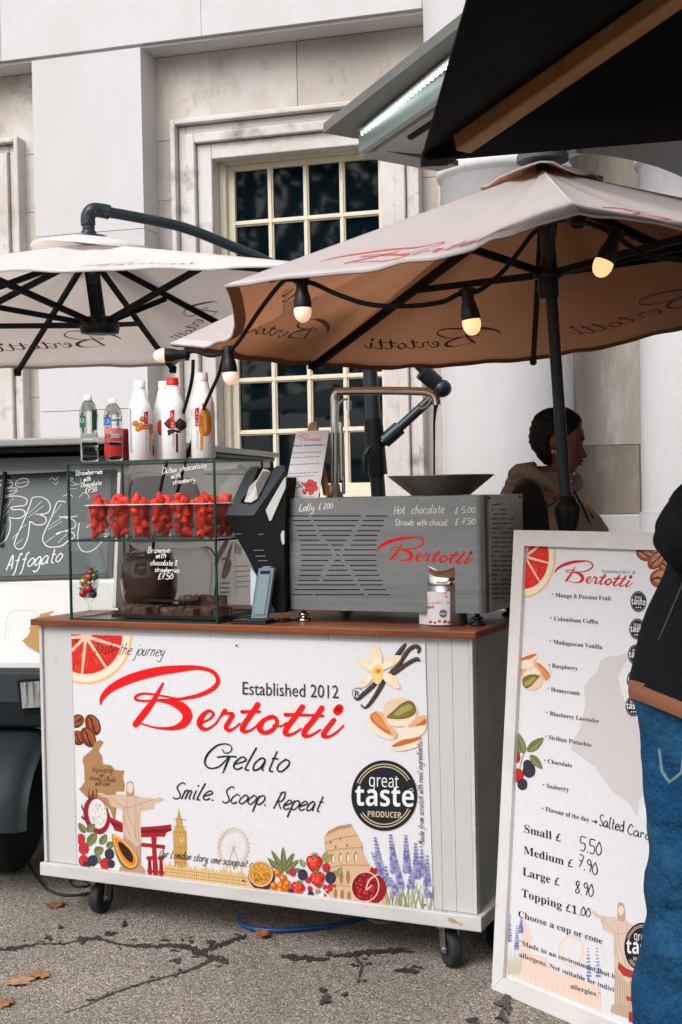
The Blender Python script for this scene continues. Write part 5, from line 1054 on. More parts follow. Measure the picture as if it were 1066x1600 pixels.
# brownies on a dark tray, chocolate jar, cup of wrapped lollies
mb = MB(K); mb.box((.30, .05, CH+.0075), (.74, .33, CH+.012)); mb.box((.30, .05, CH+.0125), (.306, .33, CH+.02)); mb.box((.734, .05, CH+.0125), (.74, .33, CH+.02)); mb.box((.307, .05, CH+.0125), (.733, .056, CH+.02)); mb.box((.307, .324, CH+.0125), (.733, .33, CH+.02))
mb.box((.40, .10, CH+.062), (.60, .15, CH+.066))
tag(mb.obj('serving_tray', BLACK), 'black serving tray under the brownies in the glass case', 'tray')
BROWN = M('brownie', (.062, .024, .013), .75, var=[(60, (.14, .07, .045), .52, .7), (25, (.022, .009, .006), .55, .75)], bump=[(80, .8, .006), (300, .4, .002)])
br0 = None
for i, (u, v, y, lv, rz) in enumerate([(272, 953, .09, 0, .2), (300, 951, .10, 0, -.1), (328, 954, .12, 0, .3), (192, 955, .11, 0, .1), (222, 952, .10, 0, -.25), (243, 950, .13, 0, .5), (355, 946, .14, 0, -.2), (215, 940, .20, 1, .2), (300, 938, .17, 1, .05), (318, 936, .20, 1, -.3), (338, 936, .20, 1, .3), (205, 937, .24, 1, .0), (262, 940, .25, 0, .3)]):
    x = K.f(u, v, y)[0]
    if br0 is None:
        mb = MB(); 
        G_ = 9; top = [[V3(-.04+.08*i/(G_-1)+random.uniform(-.0025, .0025), -.028+.056*j/(G_-1)+random.uniform(-.0025, .0025), .029+random.uniform(-.004, .004)) for i in range(G_)] for j in range(G_)]
        vv = [p for r_ in top for p in r_]; ff = [(j*G_+i, j*G_+i+1, (j+1)*G_+i+1, (j+1)*G_+i) for j in range(G_-1) for i in range(G_-1)]; mb.add(vv, ff, 0)
        rim_ = [top[0][i] for i in range(G_)]+[top[j][-1] for j in range(1, G_)]+[top[-1][i] for i in range(G_-2, -1, -1)]+[top[j][0] for j in range(G_-2, 0, -1)]
        L_ = len(rim_); lev = [rim_, [V3(p[0]*1.02+random.uniform(-.003, .003), p[1]*1.03+random.uniform(-.003, .003), .017) for p in rim_], [V3(p[0], p[1], 0) for p in rim_]]
        for q in range(2): mb.add(lev[q]+lev[q+1], [(k, k+L_, (k+1) % L_+L_, (k+1) % L_) for k in range(L_)], 0)
        mb.add(lev[2], [tuple(range(L_))[::-1]], 0); br0 = mb.obj('brownie', BROWN); o = br0
    else: o = br0.copy(); COL.objects.link(o)
    o.matrix_world = K.mat(min(max(x, .35), .69), y, CH+.0125+.031*lv) @ Matrix.Rotation(rz*2+random.uniform(-.4, .4), 4, 'Z') @ Matrix.Rotation(random.uniform(-.09, .09), 4, 'X') @ Matrix.Diagonal((random.uniform(.7, 1.05), random.uniform(.8, 1.1), random.uniform(.8, 1.15), 1))
    tag(o, 'dark square chocolate brownie on the black tray in the glass case', 'brownie', 'brownies in the glass case')
jc = K.f(245, 940, .27); JAR = M('chocolate_jar', (.030, .0105, .006), .14, var=(8, (.05, .018, .01), .4, .7), spec=.6)
mb = MB(); mb.lathe([(.0, 0), (.070, .0), (.078, .006), (.100, .07), (.104, .12), (.100, .165), (.088, .20), (.090, .205), (.088, .212), (.05, .216), (0, .217)], K(jc[0], .225, CH+.0125+.001), n=40)
tag(mb.obj('chocolate_jar', JAR), 'dark brown bulging jar of chocolate behind the brownies', 'jar')
lp = K.f(141, 962, .12)
CL = M('lolly_cup_plastic', (.9, .9, .9), .05)
lt = thing('dessert_glass', 'small clear stemmed glass holding bright wrapped lollies in the case corner', 'glass', K.mat(lp[0], .12, CH+.007))
mb = MB(); mb.lathe([(.0, .001), (.030, .001), (.027, .006), (.007, .014), (.006, .045), (.026, .060), (.036, .125), (.0345, .125), (.024, .063), (.0, .058)], K(lp[0], .12, CH+.007), n=24); mb.obj('bowl', PLASTIC, lt)
lcol = [((.55, .02, .02), 'red'), ((.62, .42, .04), 'yellow'), ((.5, .03, .03), 'red'), ((.08, .04, .13), 'purple'), ((.02, .22, .08), 'green'), ((.6, .05, .03), 'red'), ((.62, .40, .06), 'yellow'), ((.55, .02, .02), 'red')]
lpos = [(-.016, -.018, .078), (-.016, -.012, .118), (.012, -.02, .095), (.018, -.004, .075), (.020, .004, .138), (.006, -.008, .135), (-.018, .01, .090), (.0, .012, .150)]
for (c_, nm), p in zip(lcol, lpos):
    q = K(lp[0]+p[0], .12+p[1], CH+.007+p[2]); o_ = thing('lollipop', '%s foil wrapped lolly standing in the small dessert glass' % nm, 'lollipop', q, 'wrapped lollies in the dessert glass')
    mb = MB(); mb.ell(q, .0145, .0145, .0145, 14, 10); mb.obj('sweet', M('foil_'+nm, c_, .2, .3, var=(150, tuple(min(1, x*2.2+.1) for x in c_), .6, .66)), o_); mb = MB(); mb.tube([q-V3(0, 0, .012), q-V3(p[0]*.6, p[1]*.6, p[2]-.062)], .0018, 6); mb.obj('stick', M('lolly_stick', (.8, .8, .8), .5), o_)
    mb = MB()
    for k in range(7): a = 2*math.pi*k/7; mb.add([q+V3(0, 0, .010), q+V3(.016*math.cos(a), .016*math.sin(a), .022), q+V3(.016*math.cos(a+.6), .016*math.sin(a+.6), .018)], [(0, 1, 2)])
    mb.obj('wrapper', M('foil_twist', (.03, .25, .10), .2, .4), o_)
# bottles on the case roof
def cylfn(c, r):                                        # photo pixel -> upright cylinder surface
    def fn(u, v, o):
        d = ray(u, v); ex_, ey_ = EYE[0]-c[0], EYE[1]-c[1]; a = d[0]**2+d[1]**2; b = ex_*d[0]+ey_*d[1]; cc = ex_*ex_+ey_*ey_-(r+o)**2; D = b*b-a*cc
        t = (-b-math.sqrt(max(D, 0)))/a; return EYE+d*t
    return fn
TOPZ = cz1+.0005
WB = M('white_bottle_plastic', (.80, .80, .80), .32, spec=.5)
bl = [('with orange caramel cubes printed on its side', 220, 0), ('with a plain white cap, half hidden behind the red-capped one', 264, 1), ('with a red cap and dark chocolate printed on its side', 272, 2), ('with an orange dessert printed on its side', 318, 3)]
for lab, u, k in bl:
    y = .13 if k != 1 else .23
    x = K.f(u if k != 1 else 259, 700, y)[0]; c = K(x, y, TOPZ); z_ = [.283, .287, .287, .298][k]; r_ = .0415
    H = z_/.283
    bt = thing('syrup_bottle', 'tall white syrup bottle '+lab, 'bottle', c, 'white syrup bottles on the glass case')
    mb = MB(); mb.lathe([(.0, 0), (r_-.004, 0), (r_, .004), (r_, .165*H), (r_*.96, .182*H), (r_*.78, .210*H), (r_*.74, .2105*H), (r_*.72, .222*H), (r_*.66, .2225*H), (r_*.64, .234*H), (r_*.60, .2345*H), (r_*.57, .248*H), (r_*.50, .2485*H), (r_*.49, .256*H)], c, n=40); ms = [WB]
    I = Ink(mb, cylfn(c, r_), ms, base=.0005, curved=1.6); zd = lambda x, y: (80+x/3.553, 560+y/3.555); rd = C(206, 30, 38); gy = C(120, 120, 124)
    def vt(txt, u, v0, v1, h, m): vv, ff, _ = printed(txt, 'sans'); I.nxt(); I.mb.add([I.fn(u-yy*h, v0+(v1-v0)*xx, I.off) for xx, yy in vv], ff, I.mi(m))
    if k == 0:
        for cx_, cy_, q in ((468, 362, 6), (497, 378, 7), (508, 338, 5.5), (482, 392, 5), (548, 380, 6), (555, 408, 4)):
            c_ = zd(cx_, cy_); I.poly([(c_[0]-q*.7, c_[1]-q*.5), (c_[0]+q*.1, c_[1]-q*.85), (c_[0]+q*.8, c_[1]-q*.3), (c_[0]+q*.7, c_[1]+q*.6), (c_[0]-q*.1, c_[1]+q*.85), (c_[0]-q*.8, c_[1]+q*.35)], C(206, 116, 30), smooth=2); I.poly([(c_[0]-q*.5, c_[1]-q*.4), (c_[0]+q*.1, c_[1]-q*.7), (c_[0]+q*.5, c_[1]-q*.25), (c_[0]-q*.1, c_[1]+q*.1)], C(240, 166, 70), smooth=2)
        I.poly(T(zd, [(516, 300), (538, 292), (541, 394), (518, 396)]), rd); vt('CELART', zd(538, 0)[0], zd(0, 388)[1], zd(0, 308)[1], 4.2, C(250, 250, 250)); I.poly(T(zd, [(524, 402), (534, 402), (534, 522), (524, 520)]), C(206, 206, 206)); I.poly(T(zd, [(546, 400), (558, 400), (556, 525), (546, 522)]), C(226, 176, 142)); I.poly(T(zd, [(434, 272), (444, 280), (452, 528), (440, 520)]), C(176, 182, 206))
    if k == 1: I.poly(T(zd, [(592, 355), (616, 348), (618, 420), (594, 418)]), C(226, 70, 36), smooth=3)
    if k == 2:
        I.poly(T(zd, [(625, 360), (655, 330), (690, 345), (690, 385), (655, 392), (640, 380)]), C(70, 34, 30)); I.poly(T(zd, [(625, 360), (655, 330), (690, 345), (662, 368)]), C(104, 62, 54)); I.poly(T(zd, [(690, 355), (715, 330), (752, 355), (752, 385), (722, 405), (692, 385)]), C(58, 28, 26)); I.poly(T(zd, [(690, 355), (715, 330), (752, 355), (724, 372)]), C(96, 62, 62))
        I.poly(T(zd, [(645, 398), (670, 392), (715, 400), (722, 412), (700, 415), (690, 408), (668, 420), (650, 432)]), C(60, 30, 28)); I.poly(T(zd, [(660, 290), (684, 284), (686, 388), (662, 390)]), rd); vt('CELART', zd(683, 0)[0], zd(0, 380)[1], zd(0, 302)[1], 4.2, C(250, 250, 250)); vt('CHOCOLATE', zd(684, 0)[0], zd(0, 490)[1], zd(0, 412)[1], 2.6, gy); I.poly(T(zd, [(692, 418), (705, 418), (706, 524), (693, 522)]), C(88, 46, 42))
    if k == 3:
        I.poly(T(zd, [(822, 318), (850, 305), (885, 318), (888, 400), (870, 430), (838, 428), (822, 400)]), C(222, 110, 30), smooth=3); I.ell(zd(856, 305), 8.5, 5, C(236, 170, 76)); I.ell(zd(852, 290), 6, 4, C(214, 130, 44)); I.poly(T(zd, [(832, 250), (865, 250), (850, 275), (852, 300), (846, 300), (844, 275)]), C(232, 160, 40)); I.poly(T(zd, [(845, 320), (862, 318), (864, 400), (850, 405)]), C(244, 178, 92), smooth=2)
        I.poly(T(zd, [(798, 280), (822, 270), (824, 374), (800, 378)]), rd); vt('CELART', zd(822, 0)[0], zd(0, 368)[1], zd(0, 290)[1], 4.2, C(250, 250, 250)); I.poly(T(zd, [(828, 380), (845, 380), (844, 512), (828, 512)]), C(226, 140, 54)); I.poly(T(zd, [(808, 400), (816, 400), (816, 505), (808, 505)]), C(196, 200, 204))
    mb.obj('bottle', ms, bt)
    mb = MB(); mb.lathe([(r_*.52, .2565*H), (r_*.52, .270*H), (r_*.50, .2705*H), (r_*.50, .282*H), (0, .2825*H)], c, n=28); mb.obj('cap', C(226, 44, 26, .4) if k == 2 else WB, bt)
WATER = M('clear_water_bottle', (.93, .96, .97), .02, trans=1.0, ior=1.24)
for k, (u, lab) in enumerate(((140, 'clear water bottle with a green label and white cap on the glass case'), (178, 'clear water bottle with a blue label, beside the red can'))):
    y = .09; x = K.f(u, 710, y)[0]; c = K(x, y, TOPZ); H = .240 if k == 0 else .222; r_ = .0325; q = H/.212
    wb = thing('water_bottle', lab, 'bottle', c, 'water bottles on the glass case')
    pr_ = [(.0, .004), (.02, .0), (.029, .004)]+[(r_*(.97+.03*math.cos(j*2.2)), .012*q+j*.0075*q) for j in range(11)]+[(r_*.90, .098*q), (r_, .112*q), (r_, .150*q), (r_*.93, .165*q), (r_*.66, .186*q), (.0135, .196*q), (.0125, .202*q)]
    mb = MB(); mb.lathe(pr_, c, n=36); mb.obj('bottle', WATER, wb)
    mb = MB(); mb.lathe([(.0138, .1965*q), (.0138, .2115*q), (.0, .212*q)], c, n=24); mb.lathe([(.0165, .190*q), (.0165, .1935*q)], c, n=24); mb.obj('cap', M('cap_white', (.78, .8, .8), .4), wb)
    mb = MB(); ms = []; f0 = cylfn(c, r_); I = Ink(mb, f0, ms, base=.0006, curved=1.6); g = C(22, 108, 62) if k == 0 else C(20, 96, 178); L_ = (124, 152.5) if k == 0 else (160.5, 193)
    def band(a0, a1, v0, v1, m):
        I.nxt()
        for j in range(10): p, r2 = a0+(a1-a0)*j/10, a0+(a1-a0)*(j+1)/10; I.poly([(p, v0), (r2, v0), (r2, v1), (p, v1)], m, nolayer=True)
    if k == 0: band(125, 133.5, 649, 668, g); band(144, 151.5, 640, 672, C(40, 92, 62)); I.type('CE', 125.5, 661, 132, 661, 8, C(240, 245, 240), 'sans')
    else: band(162, 173, 652, 667, g); band(174, 190, 655, 658, C(60, 140, 190)); I.type('CE', 162.5, 662, 171.5, 662.5, 8, C(240, 245, 250), 'sans'); I.type('VALLEY', 162, 667, 172.5, 667.4, 3, C(240, 245, 250), 'sans'); band(163, 191.5, 669, 678, C(226, 130, 132)); band(163, 191.5, 684, 690, C(206, 70, 66)); band(163, 191.5, 696, 712, C(196, 40, 36))
    mb.obj('label', ms, wb)
x = K.f(193, 712, .17)[0]; c = K(x, .17, TOPZ); mb = MB(); mb.lathe([(.0, .004), (.022, .0), (.026, .006), (.0285, .014), (.0285, .105), (.022, .117), (.021, .118), (.0, .115)], c, n=32, mi=0)
dk = tag(mb.obj('drink_can', M('red_can', (.40, .018, .022), .3, .3)), 'red drink can half hidden behind the blue-labelled water bottle', 'can')
# card till on its stand
tl = thing('payment_till', 'black card till on a slanted stand beside the glass case', 'till', K.mat(.86, .12, CH))
z4 = lambda x, y: (340+x/5.517, 690+y/5.517)
y0_, y1_ = .10, .33
a_ = on(*z4(70, 633), K(0, y0_, 0), K.ey); b_ = on(*z4(312, 635), K(0, y0_, 0), K.ey); c_ = on(*z4(545, 212), K(0, y1_, 0), K.ey); tn = np.cross(b_-a_, c_-a_); tn /= np.linalg.norm(tn)
if tn[2] < 0: tn = -tn
TF = lambda x, y, o=0: on(*z4(x, y), a_+tn*o, tn)
mb = MB(); outer = [(70,632),(312,636),(585,240),(575,212),(545,205),(505,212),(450,290),(340,500),(325,525),(290,538),(225,535),(205,528),(200,515),(290,385),(355,212),(285,214),(250,260)]
mb.prism([TF(*p) for p in outer], -tn*.035); mb.obj('tray_frame', SLATE, tl, bevel=.0025)
mb = MB(); mb.prism([TF(*p, -.036) for p in [(90,632),(312,636),(560,250),(520,225),(330,225),(280,260)]], -tn*.012); mb.obj('tray_back', MATTE, tl)
PACK = glass('plastic_wrap', (.78, .78, .78), .25, refl=2.5)
mb = MB(); q_ = [(230,520),(290,525),(345,490),(460,262),(430,240),(390,232),(370,300),(330,370)]
base_ = [TF(x, y, .004+random.uniform(0, .012)) for x, y in q_]; ctr = sum(base_)/len(base_); inn = [(p+ctr)/2+tn*random.uniform(.008, .03) for p in base_]
for i in range(len(base_)): j = (i+1) % len(base_); mb.add([base_[i], base_[j], inn[j], inn[i]], [(0, 1, 2, 3)]); mb.add([inn[i], inn[j], ctr+tn*.02], [(0, 1, 2)])
mb.obj('wrapped_slips', M('crumpled_white', (.62, .62, .61), .3, spec=.6, bump=(60, 1.0, .006)), tl)
mb = MB(); F1 = lambda x, y, d=.10: on(*z4(x, y), K(0, d, 0), K.ey)
mb.prism([F1(*p) for p in [(72,640),(312,640),(590,300),(590,560),(572,900),(585,1475),(430,1475),(340,1160),(240,960),(150,800)]], K.ey*.13); mb.obj('body', MATTE, tl, bevel=.006)
mb = MB()
for a, b in (((160,798),(205,796)),((312,938),(398,936)),((330,988),(412,986)),((350,1028),(432,1026)),((356,800),(396,798))): p, q = F1(*a, .0985), F1(*b, .0985); mb.bar(p, q, .003, .0025)
mb.obj('ridge', GREYBLUE, tl)
mb = MB(); mb.prism([F1(*p, .13) for p in [(415,592),(440,545),(560,335),(592,300),(585,420),(462,680),(445,680)]], K.ey*.06) if False else mb.prism([F1(*p, .093) for p in [(415,592),(440,545),(565,330),(590,300),(585,400),(462,680),(448,683)]], K.ey*.006); mb.prism([F1(*p, .093) for p in [(560,765),(545,800),(548,850),(562,890),(575,880),(575,775)]], K.ey*.006); mb.obj('side_panel', M('pale_till_plastic', (.50, .51, .50), .35), tl, bevel=.002)
mb = MB(); mb.prism([F1(*p, .055) for p in [(355,1092),(388,1090),(388,1075),(455,1075),(455,1090),(487,1092),(425,1522),(288,1522)]], K.ey*.014); br = mb.obj('bracket', GREYBLUE, tl, bevel=.003)
mb = MB(); mb.prism([F1(*p, .0535) for p in [(372,1115),(455,1115),(450,1138),(368,1138)]], K.ey*.0013); mb.obj('bracket_slot', BLACK, br)
mb = MB(); mb.prism([F1(*p, .052) for p in [(362,1150),(452,1150),(402,1490),(315,1490)]], K.ey*.0028); mb.obj('bracket_panel', M('bracket_inner', (.20, .26, .30), .4), br, bevel=.0015)
mb = MB(); mb.prism([F1(*p, .082) for p in [(285,1090),(338,1160),(300,1420),(285,1400)]], K.ey*.003); mb.obj('screen_edge', M('pale_screen', (.46, .56, .60), .3), tl)
mb = MB(); mb.prism([F1(*p, .088) for p in [(448,1375),(492,1462),(432,1475)]], K.ey*.003); mb.obj('blue_sticker', M('blue_sticker', (.02, .32, .62), .4), tl)
mb = MB(K); a = K.f(*z4(60, 1560), .035); b = K.f(*z4(500, 1530), .05); mb.box((.795, .022, CH+.0006), (.93, .20, CH+.0066)); mb.box((.80, .028, CH+.0068), (.925, .10, CH+.013)); mb.obj('base_plate', BLACK, tl, bevel=.002)
mb = MB(); mb.tube(cr([K(.93, .11, CH+.009), K(.955, .09, CH+.006), K(.975, .12, CH+.006), K(.99, .2, CH+.006)], 5), .004, 6); mb.obj('lead', BLACK, tl)
# hot chocolate machine
mx0, mx1, my0, my1, mz0, mz1 = .967, 1.668, .13, .54, 1.102, 1.474
hm = thing('hot_chocolate_machine', 'stainless steel hot chocolate machine with vent slots and red script lettering', 'drinks machine', K.mat((mx0+mx1)/2, (my0+my1)/2, CH))
zm = lambda x, y: (400+x/2.538, 560+y/2.537)
mx1 = K.f(762, 850, my0+.03)[0]
mb = MB(K); pl = [(mx0, my0), (mx1-.03, my0)]+[(mx1-.03+.03*math.sin(t), my0+.03-.03*math.cos(t)) for t in [math.pi/2*k/6 for k in range(1, 7)]]+[(mx1, my1), (mx0, my1)]
mb.prism([(x, y, mz0) for x, y in pl], (0, 0, mz1-mz0)); ms = [STEEL, STEEL_DARK]
I = Ink(mb, lambda u, v, o: on(u, v, K(0, my0-o, 0), K.ey), ms)
SLOT = C(14, 15, 17)
rows = [(625,[(132,207),(222,415),(436,520)]),(643,[(147,217),(230,405),(425,508)]),(663,[(158,228),(242,392),(420,503)]),(683,[(163,235),(252,380),(405,490)]),(702,[(168,240),(262,372),(395,480)]),(721,[(175,250),(280,358),(385,478)]),(740,[(180,285),(300,345),(378,476)]),(759,[(180,295),(312,335),(352,475)]),(780,[(180,302),(320,330),(345,475)]),(801,[(182,287),(313,335),(355,475)]),(821,[(180,270),(300,350),(375,478)]),(840,[(178,260),(290,360),(385,480)]),(860,[(175,255),(280,375),(395,488)]),(880,[(168,250),(268,385),(405,500)]),(898,[(165,250),(255,397),(415,502)]),(917,[(155,245),(245,412),(430,514)]),(937,[(142,225),(235,428),(447,530)])]
for y, sg_ in rows:
    for a, b in sg_: I.stroke([(*zm(a, y+ (b-a)*-.002), 1.75), (*zm(b, y-(b-a)*.002), 1.75)], SLOT, smooth=False)
I.hand('Lolly', *zm(172, 606), *zm(228, 602), 6.2, 1.5, CHALK, slant=.2); I.hand('£ 200', *zm(248, 598), *zm(303, 593), 4.6, 1.3, CHALK, slant=.2)
I.hand('Hot', *zm(548, 618), *zm(590, 614), 7.4, 1.6, CHALK, slant=.15); I.hand('chocolate', *zm(618, 616), *zm(745, 612), 7.4, 1.5, CHALK, slant=.15); I.hand('£ 5.00', *zm(790, 615), *zm(868, 610), 5.0, 1.5, CHALK, slant=.15); I.hand('Strawb. with chocol.', *zm(552, 662), *zm(762, 662), 5.6, 1.4, CHALK, slant=.15); I.hand('£ 7.50', *zm(790, 660), *zm(868, 656), 5.0, 1.5, CHALK, slant=.15)
lx0, ly0 = zm(482, 812); logo(I, RED, lx0, ly0, 149, -1, 0, 145, bold=1.0)
for x in (180, 330, 480, 640, 800): I.ell(zm(x, 562), 1.0, 1.0, SLOT, n=8)
mb.obj('housing', ms, hm, bevel=.0015)
mb = MB(K); SM = lambda u, v, o: on(u, v, K(mx1+o, 0, 0), K.ex)
mb2 = MB(); sy1 = K.sd(816, 770, mx1)[1]
mb.box((mx1+.0008, my0+.045, mz0+.0), (mx1+.0024, min(sy1, my1)-.005, mz1-.001)); ms = [STEEL_DARK]
mbx = MB(); mbx.v = mb.v; mbx.f = mb.f; mbx.mi = mb.mi; mbx.sm = mb.sm
I = Ink(mbx, SM, ms, base=.0029)
yy = 600
for r_ in range(20):
    y = 600+r_*18.5
    for cidx in range(3):
        xa = 936+cidx*32+(6 if r_ % 2 else 0)+(-10 if r_ > 10 else 0)*0
        if (r_ in (0, 1) and cidx == 2): continue
        ln = 24 if (cidx+r_) % 5 else 7
        I.stroke([(*zm(xa, y), 1.7), (*zm(xa+ln, y-2), 1.7)], SLOT, smooth=False)
I.stroke([(*zm(938, 580), 1.8), (*zm(972, 577), 1.8)], SLOT, smooth=False)
for x, y in ((925, 553), (1047, 548)): I.ell(zm(x, y), 1.9, 2.4, SLOT, n=8)
mbx.obj('side_vent', ms, hm)
for x, y in ((mx0+.035, my0+.03), (mx1-.04, my0+.035), (mx0+.035, my1-.04), (mx1-.04, my1-.04)):
    mb = MB(); mb.lathe([(.024, .001), (.026, .004), (.024, .010), (.012, .014), (.012, .020), (.018, .022), (.018, .027), (.008, .029), (.008, .0415)], K(x, y, CH), n=20); mb.obj('foot', BLACK if x > 1.4 else CHROME, hm)
bc = K.f(689, 745, .32); bw = tag(None or MB().lathe([(.0, .001), (.098, .001), (.100, .003), (.176, .064), (.178, .066), (.176, .0675), (.097, .006), (.0, .004)], K(bc[0], .32, mz1+.0005), n=56).obj('steel_bowl', M('bowl_steel', (.56, .53, .50), .30, .92, var=(8, (.44, .41, .38), .4, .7))), 'wide brushed steel bowl under the chocolate spout', 'bowl')
fc = thing('chocolate_tap', 'polished steel swan-neck tap pouring a thin stream of chocolate', 'tap', K(1.03, .32, mz1))
TP = lambda u, v: on(u, v, K(0, .32, 0), K.ey)
xb = K.f(523, 770, .32)[0]; mb = MB(); Pt = [K(xb, .32, mz1+.001), TP(523.5, 700), TP(523, 640), TP(523, 622), TP(526, 614), TP(534, 611.5), TP(600, 610.5), TP(655, 611.5), TP(671, 613.5), TP(680, 620), TP(683, 633)]
mb.tube(cr(Pt, 6), .0138, 18); mb.obj('pipe', CHROME, fc)
mb = MB(); mb.lathe([(.030, .0005), (.030, .012), (.022, .02), (.019, .045)], K(xb, .32, mz1), n=20); mb.obj('tap_base', STEEL_DARK, fc)
mb = MB(); mb.tube([TP(537, 772), TP(537, 745)], .006, 8); mb.tube([TP(534, 750), TP(532, 660)], .009, 10); mb.tube(cr([TP(529, 680), TP(528, 640), TP(532, 628), TP(541, 624), TP(545, 632), TP(545, 655)], 5), .0045, 8); mb.tube([TP(545, 625), TP(545, 640)], .009, 10); mb.obj('side_pipe', CHROME, fc)
mb = MB(); mb.tube(cr([TP(676, 622), TP(668, 634), TP(660, 638), TP(655, 637)], 5), .005, 8); mb.ell(TP(656, 637), .008, .008, .008); mb.obj('lever', CHROME, fc)
CHOC = M('liquid_chocolate', (.020, .008, .005), .2)
mb = MB(); mb.tube([TP(682, 630), TP(680, 640), TP(678.5, 660), TP(678.5, 700), K(K.f(678.5, 742, .32)[0], .32, mz1+.0062)], [.0085, .006, .0042, .0034, .003], 10); mb.obj('chocolate_stream', CHOC, fc)
# price card on a little easel
ez = thing('price_card_easel', 'white price card for fresh strawberries on a small wooden easel', 'price card', K(.99, .17, mz1))
cq = [(463.5, 674), (514.5, 672), (497, 780.5), (441.5, 782)]
ca_ = on(*cq[3], K(0, .16, 0), K.ey); cb_ = on(*cq[2], K(0, .16, 0), K.ey); cc_ = on(*cq[1], K(0, .215, 0), K.ey)
dz_ = mz1+.001-min(ca_[2], cb_[2]); ca_ = ca_+V3(0, 0, max(dz_, 0)*0); cn = np.cross(cb_-ca_, cc_-ca_); cn /= np.linalg.norm(cn)
if cn[1] > 0: cn = -cn
CF = lambda u, v, o=0: on(u, v, ca_+cn*o, cn)
mb = MB(); mb.prism([CF(*p) for p in cq], -cn*.003); ms = [PRINT]; I = Ink(mb, lambda u, v, o: CF(u, v, o), ms, clip=cq); zk = lambda x, y: (430+x/5.075, 560+y/5.075)
lx0, ly0 = zk(172, 660); logo(I, RED, lx0, ly0, 39, -1.5, 0, 39, bold=.8)
I.type('Fresh Strawberries', *zk(146, 702), *zk(386, 692), 3.8, C(34, 40, 66), 'serif')
for s_, p, q in (('Chocolate with Fresh Strawberries', (140, 754), (374, 744)), ('served in a cup or cone   Large', (138, 792), (356, 780)), ('add Fresh Strawberries and cream', (118, 848), (356, 834)), ('BELGIAN CHOCOLATE   Dark', (108, 918), (335, 908)), ('Extra Chocolate and Strawberries', (106, 942), (312, 934))): I.type(s_, *zk(*p), *zk(*q), 1.9, C(44, 48, 62), 'serif')
I.hand('£', *zk(92, 1050), *zk(118, 1050), 4.2, 1.3, INK); I.hand('7.50', *zk(138, 1030), *zk(215, 1022), 4.6, 1.2, INK, slant=.3); I.stroke([(*zk(135, 1000), 1), (*zk(165, 985), 1), (*zk(150, 1062), 1.4)], INK, smooth=False)
for c, r_ in (((280, 985), 5.5), ((250, 1005), 5), ((308, 1000), 5.2), ((268, 1030), 5.5), ((300, 1035), 5), ((235, 1055), 4.6), ((285, 1062), 4.6), ((322, 1030), 4)): strawb(I, zk(*c), r_, random.uniform(-.6, .6), leaf=False)
I.type('Please ask for allergens and toppings', *zk(65, 1106), *zk(318, 1100), 1.6, C(206, 70, 80), 'serif')
mb.obj('card', ms, ez)
mb = MB(); mb.prism([CF(*zk(*p), -.0035) for p in ((252, 580), (270, 520), (290, 505), (330, 500), (333, 575))], -cn*.012); mb.bar(CF(*zk(300, 560), -.012), CF(*zk(300, 560), -.012)+K.ey*.09-V3(0, 0, CF(*zk(300, 560))[2]-mz1-.008), .014, .008)
mb.bar(CF(*zk(320, 575), -.010), on(*zk(425, 1098), K(0, .20, 0), K.ey), .014, .008); mb.bar(CF(*zk(285, 560), -.010), CF(*zk(340, 1098), -.01), .014, .008); mb.obj('easel', PALEWOOD, ez)
# lidded tin on the counter edge
tc_ = K.t(688, 979, CH); tcc = K(tc_[0]-.002, max(tc_[1], 0)+.066, CH+.0006); rT = .0655
tn_ = thing('sugar_tin', 'steel canister with scooped lid and printed label on the counter edge', 'canister', tcc)
mb = MB(); mb.lathe([(.0, .0), (rT-.002, .0), (rT, .003), (rT, .128), (rT-.003, .130), (0, .130)], tcc, n=48); ms = [STEEL]; I = Ink(mb, cylfn(tcc, rT), ms, base=.0005, step=6e-6, curved=2.0)
zz_ = lambda x, y: zm(x, y)
def strip(v0, v1, a0, a1, m):
    I.nxt()
    for j in range(16): p, r2 = a0+(a1-a0)*j/16, a0+(a1-a0)*(j+1)/16; I.poly([(p, v0(j/16)), (r2, v0((j+1)/16)), (r2, v1((j+1)/16)), (p, v1(j/16))], m, nolayer=True)
La, Lb = zm(648, 0)[0], zm(770, 0)[0]; strip(lambda t: zm(0, 922)[1]+1.5*math.sin(math.pi*t*.8), lambda t: zm(0, 1052)[1]+2*math.sin(math.pi*t*.8), La, Lb, PRINT)
lx0, ly0 = zm(652, 978); logo(I, RED, lx0-3, ly0, 37, -2, 0, 37, bold=.9); I.hand('Gelato', *zm(668, 992), *zm(705, 990), 3, .8, INK, slant=.4)
badge(I, zm(743, 1012), 6.2, False, 3)
for c, r_ in (((692, 1045), 2.6), ((728, 1042), 2.6), ((750, 1044), 3), ((766, 1046), 2.4), ((710, 1048), 2.2)): I.ell(zm(*c), r_, r_*.9, [C(196, 60, 40), C(216, 140, 70), C(176, 30, 36), C(206, 170, 120)][int(c[0]) % 4], n=10)
for c in ((755, 945), (762, 968), (752, 930)): I.ell(zm(*c), 2.4, 1.8, C(226, 160, 100), n=8)
mb.obj('tin_body', ms, tn_)
mb = MB(); vv = []; ff = []; n_ = 48
fd = math.atan2(EYE[1]-tcc[1], EYE[0]-tcc[0])-.28
for ring_ in range(2):
    for k in range(n_):
        a = 2*math.pi*k/n_; d = math.cos(a-fd); zt = .131 if ring_ == 0 else .196-.020*max(0, d)**3
        vv.append(tcc+V3(rT*1.0*math.cos(a), rT*math.sin(a), zt))
for k in range(n_): ff.append((k, (k+1) % n_, (k+1) % n_+n_, k+n_))
for k in range(n_): vv.append(tcc+V3(rT*.86*math.cos(2*math.pi*k/n_), rT*.86*math.sin(2*math.pi*k/n_), vv[n_+k][2]-tcc[2]-.004))
